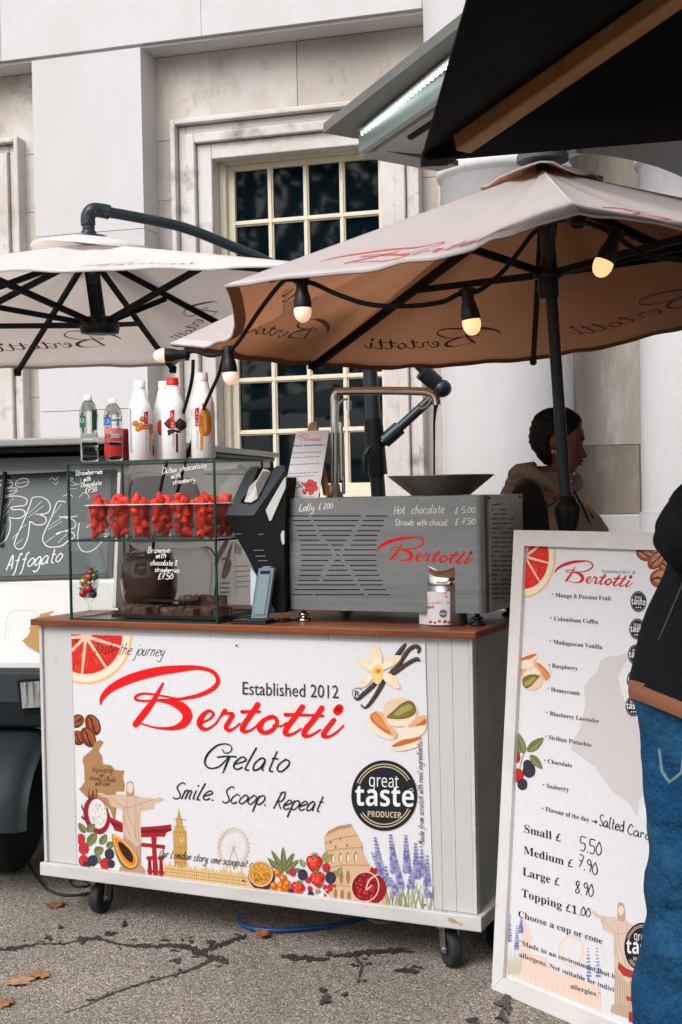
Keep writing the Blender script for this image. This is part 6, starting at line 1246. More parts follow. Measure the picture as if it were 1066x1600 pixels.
for k in range(n_): ff.append((n_+k, n_+(k+1) % n_, 2*n_+(k+1) % n_, 2*n_+k))
vv.append(tcc+V3(0, 0, .180))
for k in range(n_): ff.append((2*n_+k, 2*n_+(k+1) % n_, 3*n_))
mb.add(vv, ff, 0, False)
for f_i in range(len(mb.sm)): mb.sm[f_i] = f_i < n_
mb.obj('lid', CHROME, tn_)
# ---------------------------------------------------------------- menu board
S0 = on(768, 1545, V3(0, 0, .001), V3(0, 0, 1)); SB = Frame(S0, math.atan2(.81, .586))
tl_ = SB.sd(803, 828, 0); SLn = SB.ey*tl_[1]+SB.ez*tl_[2]; SH_ = np.linalg.norm(SLn); SLn = SLn/SH_; SN = np.cross(SLn, SB.ex); SN /= np.linalg.norm(SN)
if SN[1] > 0: SN = -SN
SWd = .70
sb_ = lambda x, l, d=0: S0+SB.ex*x+SLn*l+SN*d
mn = thing('menu_board', 'tall white-framed menu board listing gelato flavours and prices', 'menu board', Matrix.Translation(Vector(sb_(SWd/2, 0))))
fwd = .047
def fbar(x0, x1, l0, l1, cut):                          # mitred frame members
    (a, b) = cut
    c = [sb_(x0+a[0], l0+a[1], -.03), sb_(x1+a[2], l0+a[3], -.03)]
    return c
mb = MB()
for q in ([(0, 0), (SWd, 0), (SWd-fwd, fwd), (fwd, fwd)], [(SWd, 0), (SWd, SH_), (SWd-fwd, SH_-fwd), (SWd-fwd, fwd)], [(SWd, SH_), (0, SH_), (fwd, SH_-fwd), (SWd-fwd, SH_-fwd)], [(0, SH_), (0, 0), (fwd, fwd), (fwd, SH_-fwd)]):
    cx_, cy_ = sum(p[0] for p in q)/4, sum(p[1] for p in q)/4
    mb.prism([sb_(x+(cx_-x)*.002, l+(cy_-l)*.0006, -.028) for x, l in q], SN*.028)
mb.obj('frame', M('menu_frame_paint', (.60, .58, .57), .5, var=[(6, (.53, .51, .50), .45, .75), (40, (.50, .47, .45), .66, .72)], bump=(40, .1, .002)), mn, bevel=.0035)
mb = MB(); mb.prism([sb_(fwd-.004, fwd-.004, -.024), sb_(SWd-fwd+.004, fwd-.004, -.024), sb_(SWd-fwd+.004, SH_-fwd+.004, -.024), sb_(fwd-.004, SH_-fwd+.004, -.024)], SN*.010); ms = [PRINT]
def pxof(P):
    d = P-EYE; z = d @ fw; return (533+FPX*(d @ rt)/z, 800-FPX*(d @ up)/z)
MQ = [pxof(sb_(*p, -.0135)) for p in ((fwd, fwd), (SWd-fwd, fwd), (SWd-fwd, SH_-fwd), (fwd, SH_-fwd))]
mo_ = sb_(0, 0, -.014); I = Ink(mb, lambda u, v, o: on(u, v, mo_+SN*o, SN), ms, clip=MQ)
b6 = lambda x, y: (780+x/3.727, 820+y/3.727); b7 = lambda x, y: (760+x/3.4837, 1180+y/3.4837)
PL = C(216, 209, 210)
I.poly(T(b6, [(770,725),(740,745),(700,762),(640,765),(590,790),(575,850),(520,905),(495,945),(502,1050),(488,1120),(470,1190),(432,1255),(420,1310),(470,1345),(540,1400)])+T(b7, [(590,60),(640,130),(690,200),(780,262),(800,300),(822,335),(832,250),(856,215),(862,100),(866,0)])+T(b6, [(845,1190),(770,1090),(720,1000),(690,890),(730,810),(800,730)]), PL)
PE, PE2, PE3 = C(240, 214, 200), C(232, 200, 182), C(244, 226, 216)
I.poly(T(b7, [(105,1190),(110,1110),(150,1120),(180,1110),(190,960),(205,890),(232,930),(248,990),(240,1080),(330,1100),(345,1160),(400,1190),(470,1200),(560,1250),(620,1260),(630,1400),(400,1310)]), PE)
for k in range(16): I.stroke([(*b7(120+k*30, 1150+k*9), .9), (*b7(118+k*30, 1200+k*11), .9)], PE2, smooth=False, layer=(k == 0))
I.ring(b7(462, 1065), 15, 18.5, PE3, n=36, asp=1.25); I.ring(b7(462, 1065), 17.6, 20, PE, n=36, asp=1.25)
for x in (560, 610): lavender(I, b7(x, 1200), b7(x-8, 1050), 9, 3.2)
for x, y0, y1 in ((125, 1010, 870), (165, 1050, 930), (188, 960, 890)): lavender(I, b7(x, y0), b7(x+3, y1), 10, 3.2)
for k in range(14): I.stroke([(*b7(120+k*5, 1190), 1.0), (*b7(110+k*7, 1060+k % 3*20), .6)], C(196, 200, 178), smooth=False, layer=(k == 0))
citrus(I, b6(150, 185), 48, rot=.2, asp=1.34, seg=9)
for c, rx, ry, ro in (((850, 170), 15, 11, .4), ((980, 250), 16, 12, .6), ((1040, 250), 16, 12, 1.0), ((915, 205), 17, 11, -.9), ((945, 312), 18.5, 15.5, -.1)): bean(I, b6(*c), rx, ry, ro, 1)
I.type('Established 2012', *b6(602, 278), *b6(762, 286), 5.0, C(92, 92, 98), 'plain'); I.ring(b6(785, 279), 2.0, 2.4, INK, n=14); I.type('R', *b6(781, 284), *b6(790, 284), 2.6, INK, 'plain')
lx0, ly0 = b6(325, 347); logo(I, C(214, 36, 34), lx0, ly0, 121, 2.5, -2, 136)
for s_, p, q in (('Mango & Passion Fruit', (328, 421), (652, 441)), ('Colombian Coffee', (320, 558), (578, 578)), ('Madagascan Vanilla', (315, 693), (600, 724)), ('Raspberry', (308, 832), (458, 849)), ('Honeycomb', (302, 970), (470, 994)), ('Blueberry Lavender', (295, 1110), (583, 1156)), ('Sicilian Pistachio', (288, 1248), (537, 1294)), ('Chocolate', (283, 1388), (425, 1414))):
    I.type(s_, *b6(*p), *b6(*q), 7.0, C(30, 34, 48), 'serif'); I.ell(b6(p[0]-17, p[1]-17), 1.0, 1.2, INK, n=8)
for s_, p, q, h in (('Seaberry', (328, 178), (448, 199), 7.4), ('Flavour of the day', (322, 304), (560, 364), 7.6), ('Small £', (207, 420), (405, 472), 13.2), ('Medium £', (203, 536), (470, 612), 13.2), ('Large £', (197, 652), (398, 712), 13.2), ('Topping £1', (192, 768), (493, 868), 13.2), ('Choose a cup or cone', (175, 880), (632, 1030), 10.6), ('“Made in an environment that handles', (180, 1030), (806, 1256), 7.9), ('allergens. Not suitable for individuals with', (180, 1096), (862, 1352), 7.9), ('allergies.”', (458, 1268), (622, 1320), 7.9)): I.type(s_, *b7(*p), *b7(*q), h, C(24, 28, 42), 'serif')
for p in ((311, 160), (307, 290)): I.ell(b7(*p), 1.1, 1.3, INK, n=8)
for s_, p, q, h, w_ in (('5.50', (510, 515), (622, 548), 12, 1.6), ('7.90', (500, 606), (600, 656), 11, 1.6), ('8.90', (484, 748), (578, 772), 11, 1.6), ('.00', (502, 868), (563, 882), 8, 1.5), ('Salted', (615, 382), (748, 418), 10, 1.6), ('Caramel', (770, 428), (985, 492), 9, 1.6)): I.hand(s_, *b7(*p), *b7(*q), h, w_, INK, slant=.1)
I.stroke([(*b7(575, 358), 1.6), (*b7(603, 364), 1.6)], INK, smooth=False); I.poly(T(b7, [(592, 350), (606, 364), (590, 374)]), INK)
for c in ((811, 447), (805, 607), (797, 757), (790, 905), (783, 1055)): badge(I, b6(*c), 12.6, False, 3, asp=1.3, sk=.05)
fs = lambda x, y: b7(733+(x-498)*.6, 845+(y-378)*.80+(x-498)*.12)
statue(I, fs, True, 1)
I.poly(T(b7, [(720, 1125), (760, 1160), (800, 1175), (800, 1215), (745, 1200), (715, 1160)]), C(178, 60, 44)); I.poly(T(b7, [(760, 1310), (830, 1330), (830, 1350), (765, 1335)]), C(190, 70, 50)); I.poly(T(b7, [(775, 1400), (800, 1395), (830, 1420), (830, 1470), (775, 1450)]), C(170, 50, 40))
badge(I, b7(850, 1045), 28.5, True, asp=1.35, sk=.06)
fp = lambda x, y: b6(300-(x-375)*.335, 735+(1150-y)*.42)
pistachio(I, fp)
for p, q, w_ in (((145, 1330), (95, 1200), 7), ((165, 1320), (258, 1240), 7), ((180, 1340), (250, 1420), 6), ((120, 1330), (100, 1280), 4)): leaf(I, b6(*p), b6(*q), w_)
I.stroke([(*b6(170, 1290), 1.0), (*b6(140, 1340), 1.0), (*b6(120, 1420), .8)], C(120, 120, 80))
for c, r_, d in ((b6(95, 1355), 9, 0), (b7(155, 15), 8, 0), (b7(170, 110), 11, 0), (b7(232, 82), 11.5, 1), (b7(196, 158), 9, 1), (b6(165, 1398), 8, 1)): berry(I, c, r_, d)
mb.obj('printed_menu', ms, mn)
mb = MB(); mb.bar(sb_(SWd*.5, SH_*.75, -.045), sb_(SWd*.5, 0, -.03)+SB.ey*.22+V3(0, 0, .012), .05, .022); mb.bar(sb_(.05, SH_*.75, -.0395), sb_(SWd-.05, SH_*.75, -.0395), .02, .05); mb.obj('back_prop', PALEWOOD, mn)

# ---------------------------------------------------------------- people
def head_surface(off=0.0):
    zs = [0, .010, .028, .045, .058, .070, .085, .105, .122, .140, .165, .190, .210, .223, .229]
    xf = [.066, .083, .086, .088, .089, .086, .086, .084, .081, .087, .085, .068, .045, .018, .0]
    xb = [.02, -.005, -.03, -.042, -.055, -.068, -.080, -.092, -.099, -.104, -.105, -.096, -.072, -.040, -.0]
    hw = [.018, .036, .047, .053, .057, .060, .063, .066, .068, .0695, .070, .064, .049, .029, .0]
    def f(z, a):
        x0, x1, h = np.interp(z, zs, xf), np.interp(z, zs, xb), np.interp(z, zs, hw)
        c, s = math.cos(a), math.sin(a); e = .85
        cx = (x0+x1)*.5-.006 if x0 > x1 else 0; ax = x0-cx if c > 0 else cx-x1
        x = cx+ax*math.copysign(abs(c)**e, c); y = h*math.copysign(abs(s)**.92, s)
        aa = (a+math.pi) % (2*math.pi)-math.pi; g = lambda c_, w_: math.exp(-((aa-c_)/w_)**2)
        d = 0
        if z > .060: t = (z-.060)/.060; d += .030*g(0, .17)*max(0, min(1, (z-.062)/.012))*max(0, 1-max(0, z-.078)/.050)
        d += .010*(g(.16, .10)+g(-.16, .10))*math.exp(-((z-.076)/.010)**2)
        d += .009*g(0, .34)*(math.exp(-((z-.043)/.0065)**2)+1.1*math.exp(-((z-.0575)/.006)**2))-.004*g(0, .4)*math.exp(-((z-.0502)/.003)**2)
        d -= .009*(g(.42, .2)+g(-.42, .2))*math.exp(-((z-.119)/.013)**2); d += .005*(g(.42, .13)+g(-.42, .13))*math.exp(-((z-.117)/.007)**2)
        d += .005*g(0, .6)*math.exp(-((z-.135)/.008)**2); d += .006*(g(.75, .3)+g(-.75, .3))*math.exp(-((z-.095)/.02)**2)
        n = math.hypot(c, s); return V3(x+(d+off)*c, y+(d*.6+off)*s, z)
    return f
def head(mb, A, hs=1.0):
    f = head_surface(); n, m = 56, 60; vs_ = []; fs_ = []
    for i in range(m+1):
        z = .229*i/m
        for k in range(n): vs_.append(A(f(z, 2*math.pi*k/n)*hs))
    for i in range(m):
        for k in range(n): fs_.append((i*n+k, i*n+(k+1) % n, (i+1)*n+(k+1) % n, (i+1)*n+k))
    fs_.append(tuple(range(n))[::-1]); mb.add(vs_, fs_, 0, True)
    for s_ in (-1, 1):                                  # ears
        mb.ell((0, 0, 0), .020, .011, .031, 14, 10, A=lambda p, s_=s_: A((V3(p[0]-.012, p[1]+.069*s_, p[2]+.102)+V3(-.006, .012*s_, .004))*hs))
def hair_cap(name, A, mask, off, mat_, parent, hs=1.0, curl=.006, back=0.0, fr=60):
    f = head_surface(); n, m = 84, 76; mb = MB(); keep = {}; vs_ = []; fs_ = []
    rr_ = random.Random(5)
    for i in range(m+1):
        z = .229*i/m
        for k in range(n):
            a = 2*math.pi*k/n; aa = (a+math.pi) % (2*math.pi)-math.pi
            o_ = off+curl*(.5+.5*math.sin(fr*z*6.28*.7+9*math.cos(a*3)))*(.4+.6*math.sin(a*14)**2)+rr_.uniform(-.0008, .0008)+back*math.exp(-((abs(aa)-math.pi)/.9)**2)*math.exp(-((z-.06)/.06)**2)
            g = head_surface(0); p = f(z, a); c = V3(-.008, 0, min(z, .12)); d = p-c; d /= np.linalg.norm(d)+1e-9
            e = mask(z, aa); vs_.append(A((p+d*(o_*min(1, max(e, 0)*1.0) - .006*(1-min(1, max(e, 0)))))*hs)); keep[(i, k)] = e > -.15
    for i in range(m):
        for k in range(n):
            if all(keep[q] for q in ((i, k), (i+1, k), (i, (k+1) % n), (i+1, (k+1) % n))): fs_.append((i*n+k, i*n+(k+1) % n, (i+1)*n+(k+1) % n, (i+1)*n+k))
    mb.add(vs_, fs_, 0, True); return mb.obj(name, mat_, parent)
def hand_mesh(mb, A, curl=.5):                           # palm, four unequal fingers and a thumb; A: local (x along fingers, y across, z palm normal)
    mb.loft([(A(V3(-.03, 0, 0)), A(V3(0, .024, 0))-A(V3(0, 0, 0)), A(V3(0, 0, .018))-A(V3(0, 0, 0))), (A(V3(.02, 0, 0)), A(V3(0, .037, 0))-A(V3(0, 0, 0)), A(V3(0, 0, .016))-A(V3(0, 0, 0))), (A(V3(.085, 0, 0)), A(V3(0, .040, 0))-A(V3(0, 0, 0)), A(V3(0, 0, .012))-A(V3(0, 0, 0)))], 14)
    for y, l, a0 in ((-.030, .068, .9), (-.010, .080, 1), (.011, .075, 1), (.031, .058, 1.1)):
        p = V3(.078, y, 0); pts = [p]; an = 0
        for s_ in (.45, .32, .23): an += curl*a0*.6; p = p+V3(math.cos(an), 0, -math.sin(an))*l*s_; pts.append(p)
        mb.tube([A(q) for q in pts], [.0095, .009, .008, .0065], 10)
    mb.tube([A(V3(.01, -.030, -.004)), A(V3(.035, -.055, -.012)), A(V3(.062, -.062, -.022)), A(V3(.082, -.058, -.030))], [.013, .011, .0095, .0075], 10)
def solid(o, vox, it=6):
    r_ = o.modifiers.new('skin', 'REMESH'); r_.mode = 'VOXEL'; r_.voxel_size = vox; r_.use_smooth_shade = True
    s_ = o.modifiers.new('soft', 'SMOOTH'); s_.iterations = it; s_.factor = .5
from mathutils import noise as mn_
def foldloft(mb, rings, n, dens, amp, fx, fz, seed=0., ridge=0.):   # cloth tube with folds: densified rings, vertices pushed by noise
    D = cr([np.concatenate([np.array(q, float) for q in r_]) for r_ in rings], dens); vs_ = []; fs_ = []
    for q in D:
        c, ax, ay = q[:3], q[3:6], q[6:]
        for k in range(n):
            t = 2*math.pi*k/n; d = ax*math.cos(t)+ay*math.sin(t); l = np.linalg.norm(d); p = c+d
            nz = mn_.noise(Vector((p[0]*fx+seed, p[1]*fx, p[2]*fz+1.3*p[0]*fx)))+.5*mn_.noise(Vector((p[0]*fx*2.3+seed, p[1]*fx*2.3, p[2]*fz*2.1-p[0]*4)))
            if ridge: nz = nz*(1-ridge)+ridge*(1-2*abs(mn_.noise(Vector((p[0]*fx*.8+seed+9, p[1]*fx*.8, p[2]*fz*.9+p[0]*fx*.9)))))
            vs_.append(p+d/l*amp*nz)
    m = len(D)
    for i in range(m-1):
        for k in range(n): fs_.append((i*n+k, i*n+(k+1) % n, (i+1)*n+(k+1) % n, (i+1)*n+k))
    mb.add(vs_, fs_, 0, True); mb.add(vs_[:n], [tuple(range(n))[::-1]], 0); mb.add(vs_[-n:], [tuple(range(n))], 0)
SKIN = M('dark_skin', (.215, .088, .052), .45, var=(30, (.18, .07, .042), .4, .7), bump=(180, .12, .001), spec=.4)
HAIR = M('black_hair', (.006, .005, .005), .55, spec=.3, bump=(140, .5, .003)); VEST = M('khaki_vest', (.31, .245, .175), .75, var=(10, (.25, .19, .135), .4, .7), bump=[(200, .2, .001), (16, .35, .012)]); SLEEVE = M('black_sleeve', (.010, .010, .011), .85, bump=(14, .4, .01))
# stallholder behind the cart, looking down to the right
SZ = 4.86; sp = lambda u, v, dz=0: at(u, v, SZ+dz)
px_ = V3(.985, -.17, 0); py_ = V3(.17, .985, 0)
base_s = V3(sp(862, 780)[0], SZ, 0)
sl_ = thing('person', 'stallholder with dark hair in khaki padded vest and black sleeves, head bowed', 'person', base_s)
ti = R(13); hx = px_*math.cos(ti)+V3(0, 0, -math.sin(ti)); hz = px_*math.sin(ti)+V3(0, 0, math.cos(ti)); chin = sp(865, 735)
HA = lambda p: chin+hx*p[0]+py_*p[1]+hz*p[2]
HS = .97
mb = MB(); head(mb, HA, HS)
nb_ = sp(846, 782); mb.loft([(nb_-V3(0, 0, .03), px_*.07, py_*.075), (nb_+V3(0, 0, .01), px_*.062, py_*.062), (sp(848, 752), px_*.056, py_*.052), (sp(853, 728), px_*.058, py_*.054)], 20)
bx_ = V3(base_s[0], SZ, 0)
mb.loft([(bx_+V3(0, 0, z)+px_*dx, px_*a, py_*b) for z, a, b, dx in ((.86, .12, .17, 0), (1.0, .115, .155, 0), (1.2, .125, .17, 0), (1.36, .13, .19, 0), (1.45, .10, .16, -.01), (1.50, .06, .08, -.01))], 24)
for s_ in (-1, 1):
    mb.loft([(bx_+py_*.085*s_+V3(0, 0, z)+px_*dx, px_*a, py_*a) for z, a, dx in ((.92, .095, 0), (.7, .082, .01), (.5, .062, .01), (.3, .055, -.01), (.1, .042, -.015), (.05, .045, -.01))], 16)
    mb.loft([(bx_+py_*.085*s_+V3(0, 0, .035)+px_*x, py_*w_, V3(0, 0, 1)*h) for x, w_, h in ((-.08, .03, .03), (0, .042, .04), (.1, .045, .03), (.16, .03, .02))], 14)
    sh = bx_+py_*.16*s_-px_*.07+V3(0, 0, 1.40); el = bx_+py_*.225*s_-px_*.055+V3(0, 0, 1.16); wr = bx_+py_*.13*s_+px_*.25+V3(0, 0, 1.12)
    mb.tube([sh, (sh+el)/2, el, (el+wr)/2, wr], [.050, .046, .040, .036, .027], 14)
    d_ = (wr-el)/np.linalg.norm(wr-el); yy_ = np.cross(V3(0, 0, 1), d_)*-s_; hand_mesh(mb, lambda p, wr=wr, d_=d_, yy_=yy_: wr+d_*(p[0]+.03)+yy_*p[1]+V3(0, 0, 1)*p[2], .7)
bd_ = mb.obj('body', SKIN, sl_); solid(bd_, .0065, 4)
def msk(z, aa):
    A = abs(aa)
    front = np.interp(A, [0, .5, .9, 1.15, 1.35, 1.7, 2.1, 3.2], [.186, .182, .165, .140, .118, .118, .03, -.02]); return (z-front)/.016
hair_cap('hair', HA, msk, .012, HAIR, sl_, HS, curl=.005, back=.022)
mb = MB()
f_ = head_surface(.0012)
for s_ in (-1, 1): mb.tube([HA(f_(.137+.004*math.sin(k*.8), s_*(.22+k*.085))*HS) for k in range(5)], [.0025, .004, .0042, .0035, .0015], 8)
mb.obj('eyebrow', HAIR, sl_)
mb = MB()
for s_ in (-1, 1): mb.tube([HA(f_(.1145-.0025*math.sin(k*.78), s_*(.26+k*.075))*HS) for k in range(5)], [.001, .002, .0024, .002, .001], 6)
mb.obj('eyelash', HAIR, sl_)
mb = MB(); fl_ = head_surface(.0008)
for z, r_ in ((.0445, .0042), (.0565, .0038)): mb.tube([HA(fl_(z, (k-4)*.085)*HS) for k in range(9)], [.0008, r_*.6, r_*.85, r_, r_, r_, r_*.85, r_*.6, .0008], 8)
mb.obj('lips', M('dark_lips', (.10, .028, .022), .8, spec=.1), sl_)
mb = MB(); mb.lathe([(.0, -.004), (.004, 0), (.0, .004)], HA(V3(-.012, -.084, .071)*HS), n=10); mb.tube(cr([HA(V3(-.012+.007*math.sin(t), -.083, .066-.007*math.cos(t))*HS) for t in [k*.7 for k in range(9)]], 3), .0012, 6); mb.obj('earring', M('silver', (.75, .72, .66), .2, 1.0), sl_)
# vest, hood and sleeves
mb = MB()
def vr(z, u0, u1, dep, dz=0):                            # ring between two photo columns at height z
    v = 765-.02*((u0+u1)/2-533)+(1.5-z)*FPX/SZ; a, b = sp(u0, v, dz), sp(u1, v, dz); return ((a+b)/2, (b-a)/2*1.0, py_*dep)
foldloft(mb, [vr(.82, 800, 925, .20), vr(.86, 796, 935, .215), vr(.98, 795, 938, .22), vr(1.0, 797, 936, .215), vr(1.14, 792, 948, .225), vr(1.16, 794, 946, .22), vr(1.28, 788, 952, .225), vr(1.33, 786, 951, .22), vr(1.36, 787, 944, .212), vr(1.41, 776, 928, .195), vr(1.455, 777, 908, .165), vr(1.485, 783, 896, .13), vr(1.515, 793, 893, .10), vr(1.545, 812, 895, .092), vr(1.55, 818, 890, .08)], 48, 5, .009, 6, 13, 4.)
ve = mb.obj('vest', VEST, sl_)
mb = MB(); foldloft(mb, [(sp(813, 760, .0), V3(0, .10, 0), V3(.05, 0, .004)), (sp(812, 750, .0), V3(0, .13, 0), V3(.052, 0, .008)), (sp(815, 740, .0), V3(0, .14, 0), V3(.050, 0, .010)), (sp(818, 730, .0), V3(0, .13, 0), V3(.048, 0, .006)), (sp(821, 723, .0), V3(0, .10, 0), V3(.032, 0, .004))], 36, 5, .008, 14, 22, 6.)
mb.tube(cr([sp(806, 742, -.06), sp(818, 736, -.115), sp(834, 741, -.14), sp(852, 752, -.14), sp(872, 764, -.11), sp(892, 766, -.05), sp(903, 755, .0), sp(902, 748, .06)], 6), [.030]*7+[.027]*6+[.024]*8+[.021]*22, 14); mb.obj('hood', VEST, ve)
mb = MB(); mb.tube(cr([sp(897, 765, -.06), sp(905, 782, -.10), sp(915, 800, -.13), sp(925, 830, -.15)], 5), .004, 6); mb.obj('zip', BLACK, ve)
mb = MB(); mb.bar(sp(917, 795, -.155), sp(925, 802, -.16), .010, .006); mb.obj('zip_pull', C(214, 60, 40), ve); mb = MB(); mb.bar(sp(923, 802, -.16), sp(929, 810, -.165), .010, .008); mb.obj('toggle', BLACK, ve)
mb = MB(); mb.tube(cr([sp(853, 774, -.205), sp(857, 768, -.20), sp(864, 768, -.20), sp(866, 773, -.205), sp(860, 772, -.205)], 4), .0022, 5); mb.obj('chest_logo', C(196, 60, 50), ve)
mb = MB(); mb.tube(cr([sp(848, 800, -.215), sp(858, 790, -.21), sp(868, 784, -.205)], 4), .003, 5); mb.obj('pocket_seam', C(70, 52, 38), ve)
mb = MB()
for s_ in (-1, 1):
    sh = bx_+py_*.19*s_+px_*(-.085)+V3(0, 0, 1.43); el = bx_+py_*.235*s_+px_*-.06+V3(0, 0, 1.15); wr = bx_+py_*.14*s_+px_*.23+V3(0, 0, 1.12)
    mb.tube(cr([sh+V3(0, 0, .02)-py_*.05*s_, sh, (sh+el)/2, el, (el*.5+wr*.5), wr], 4), [.035]+[.062]*3+[.072]*4+[.068]*4+[.062]*4+[.052]*4+[.042], 18)
mb.obj('sleeve', SLEEVE, sl_)
mb = MB()
for s_ in (-1, 1): mb.loft([(bx_+py_*.085*s_+V3(0, 0, z)+px_*dx, px_*a, py_*a) for z, a, dx in ((.94, .118, 0), (.8, .105, .01), (.5, .078, .01), (.3, .070, -.01), (.09, .066, -.015))], 18)
mb.obj('trousers', SLEEVE, sl_)
# customer at the right edge, back turned to us
DENIM = M('blue_denim', (.005, .046, .125), .85, spec=.15, var=[(6, (.028, .125, .25), .50, .74), (3.1, (.003, .022, .062), .48, .72), (220, (.02, .09, .15), .5, .72)], bump=[(240, .35, .001), (11, 1.0, .03), (34, .7, .006)]); COAT = M('black_coat', (.0035, .0045, .0058), .9, spec=.15, var=(60, (.006, .0075, .0095), .4, .7), bump=[(260, .4, .001), (7, .35, .015)]); RUST = M('rust_knit', (.215, .080, .040), .85, bump=(160, .5, .002)); PALE = M('pale_skin', (.50, .30, .22), .5)
cb = V3(.875, 2.83, 0)
cu_ = thing('person', 'customer in black coat, rust jumper and blue jeans beside the menu board', 'person', cb)
E1, E2 = V3(1, 0, 0), V3(0, 1, 0)
def lr(uL, v, w_, dep, tilt=0., y=2.83):                # ring whose left edge is at photo column uL, row v; tilted down to the right
    p = at(uL, v, y); return (V3(p[0]+w_, y, p[2]-tilt), E1*w_-V3(0, 0, tilt), E2*dep-V3(0, 0, .12*dep))
mb = MB(); mb.loft([(cb+V3(0, 0, z), E1*a, E2*b) for z, a, b in ((.84, .17, .12), (1.0, .155, .11), (1.2, .15, .11), (1.38, .18, .11), (1.47, .15, .09))], 24)
for s_ in (-1, 1):
    mb.loft([(cb+V3(-.018+.1*s_, 0, z), E1*a, E2*a*1.1) for z, a in ((.9, .078), (.7, .062), (.5, .046), (.3, .042), (.1, .034), (.05, .045))], 16)
    mb.loft([(cb+V3(-.018+.1*s_, y, .036), E1*w_, V3(0, 0, h)) for y, w_, h in ((-.08, .03, .03), (0, .042, .035), (.1, .045, .03), (.17, .03, .02))], 14)
CHn = cb+V3(.05, .05, 1.60); mb.loft([(cb+V3(.03, 0, 1.44), E1*.09, E2*.07), (cb+V3(.05, .0, 1.53), E1*.06, E2*.06), (cb+V3(.05, .02, 1.66), E1*.056, E2*.058)], 20); CA = lambda p: CHn+V3(.1, .99, 0)*p[0]+V3(-.99, .1, 0)*p[1]+V3(0, 0, p[2]); head(mb, CA, 1.0)
for s_, el, wr in ((-1, V3(.735, 2.70, 1.36), V3(.84, 2.92, 1.30)), (1, V3(1.165, 2.85, 1.15), V3(1.1, 3.06, 1.10))):
    sh = cb+V3(.19*s_, 0, 1.43) if s_ > 0 else at(1120, 790, 2.80)
    if s_ < 0: el = at(1078, 840, 2.665)
    mb.tube([sh, (sh+el)/2, el, (el+wr)/2, wr], [.048, .044, .039, .035, .027], 14); d_ = (wr-el)/np.linalg.norm(wr-el); yy_ = np.cross(V3(0, 0, 1), d_); yy_ /= np.linalg.norm(yy_); zz3 = np.cross(d_, yy_); hand_mesh(mb, lambda p, wr=wr, d_=d_, yy_=yy_, zz3=zz3: wr+d_*(p[0]+.03)+yy_*p[1]+zz3*p[2], .8)
bd_ = mb.obj('body', PALE, cu_); solid(bd_, .008, 4)
hair_cap('hair', CA, lambda z, aa: (z-np.interp(abs(aa), [0, .9, 1.3, 1.7, 2.2, 3.2], [.18, .165, .12, .12, .04, .0]))/.016, .014, M('brown_hair', (.03, .018, .011), .5, bump=(120, .5, .003)), cu_, 1.0, curl=.004)
mb = MB()
lrs = [lr(992, 1085, .205, .165), lr(1000, 1120, .20, .16), lr(1005, 1160, .20, .155), lr(1008, 1200, .20, .15)]
foldloft(mb, [(cb+V3(-.0, 0, 1.06), E1*.20, E2*.145)]+lrs+[(cb+V3(.0, 0, .80), E1*.20, E2*.14)], 48, 8, .006, 5, 12, 2.)
xL = lambda u, v: at(u, v, 2.83)[0]
legL = [(1010, 1190, .098), (1014, 1250, .098), (1019, 1300, .097), (1018, 1350, .098), (1011, 1400, .099), (1014, 1440, .096), (1006, 1480, .098), (1000, 1530, .097), (995, 1570, .094), (1000, 1640, .09), (1003, 1720, .085), (1003, 1780, .086), (1000, 1800, .088)]
rl = []
for u, v, r_ in legL: p = at(u, v, 2.83); rl.append((V3(p[0]+r_, 2.83+.01*math.sin(v*.05), p[2]), E1*r_, E2*r_*1.08))
foldloft(mb, rl, 72, 14, .010, 4, 10, 5., .6); foldloft(mb, [(c+V3(.205, .02, 0), a, b) for c, a, b in rl], 72, 14, .010, 4, 10, 8., .6)
jn = mb.obj('jeans', DENIM, cu_, recalc=True); solid(jn, .005, 1)
mb = MB()
pk = [(1030, 1170), (1034, 1205), (1046, 1224), (1066, 1208), (1070, 1168)]
def onleg(u, v, o=.026):                                # photo pixel to the back of the hip, an elliptic shell
    p = at(u, v, 2.83); c = .845; x = p[0]; t = (x-c)/.20; y = 2.83-.155*math.sqrt(max(0, 1-min(1, t*t)))-o; return at(u, v, y)
mb.tube([onleg(*p) for p in pk], .003, 6); mb.tube([onleg(u*.9+1050*.1, v*.9+1190*.1) for u, v in pk], .0016, 6); mb.obj('back_pocket', C(112, 140, 150), jn)
mb = MB()
lo = [lr(984, 1066, .26, .21, .13), lr(989, 1045, .255, .205, .125), lr(999, 1010, .245, .20, .11), lr(1012, 968, .232, .195, .09), lr(1030, 922, .218, .185, .06), lr(1044, 885, .21, .17, .03), lr(1054, 850, .205, .16), lr(1064, 800, .195, .15), lr(1078, 765, .175, .14), lr(1100, 742, .15, .12), lr(1135, 722, .10, .09), lr(1145, 700, .085, .08)]
foldloft(mb, lo, 60, 6, .008, 7, 3.5, 1.); co_ = mb.obj('coat', COAT, cu_)
mb = MB(); hr = [lr(987, 1092, .256, .205, .13), lr(984, 1080, .262, .208, .13), lr(985, 1062, .255, .2, .13)]
foldloft(mb, hr, 60, 4, .004, 9, 4, 3.); mb.obj('jumper', RUST, cu_)
mb = MB(); shp = at(1118, 785, 2.80); elp = at(1076, 842, 2.66); wrp = V3(.84, 2.92, 1.30)
mb.tube(cr([shp, (shp+elp)/2+V3(0, 0, .01), elp, elp*.5+wrp*.5, wrp], 5), [.076]*6+[.071]*5+[.062]*5+[.052]*5, 24); mb.obj('sleeve', COAT, co_)
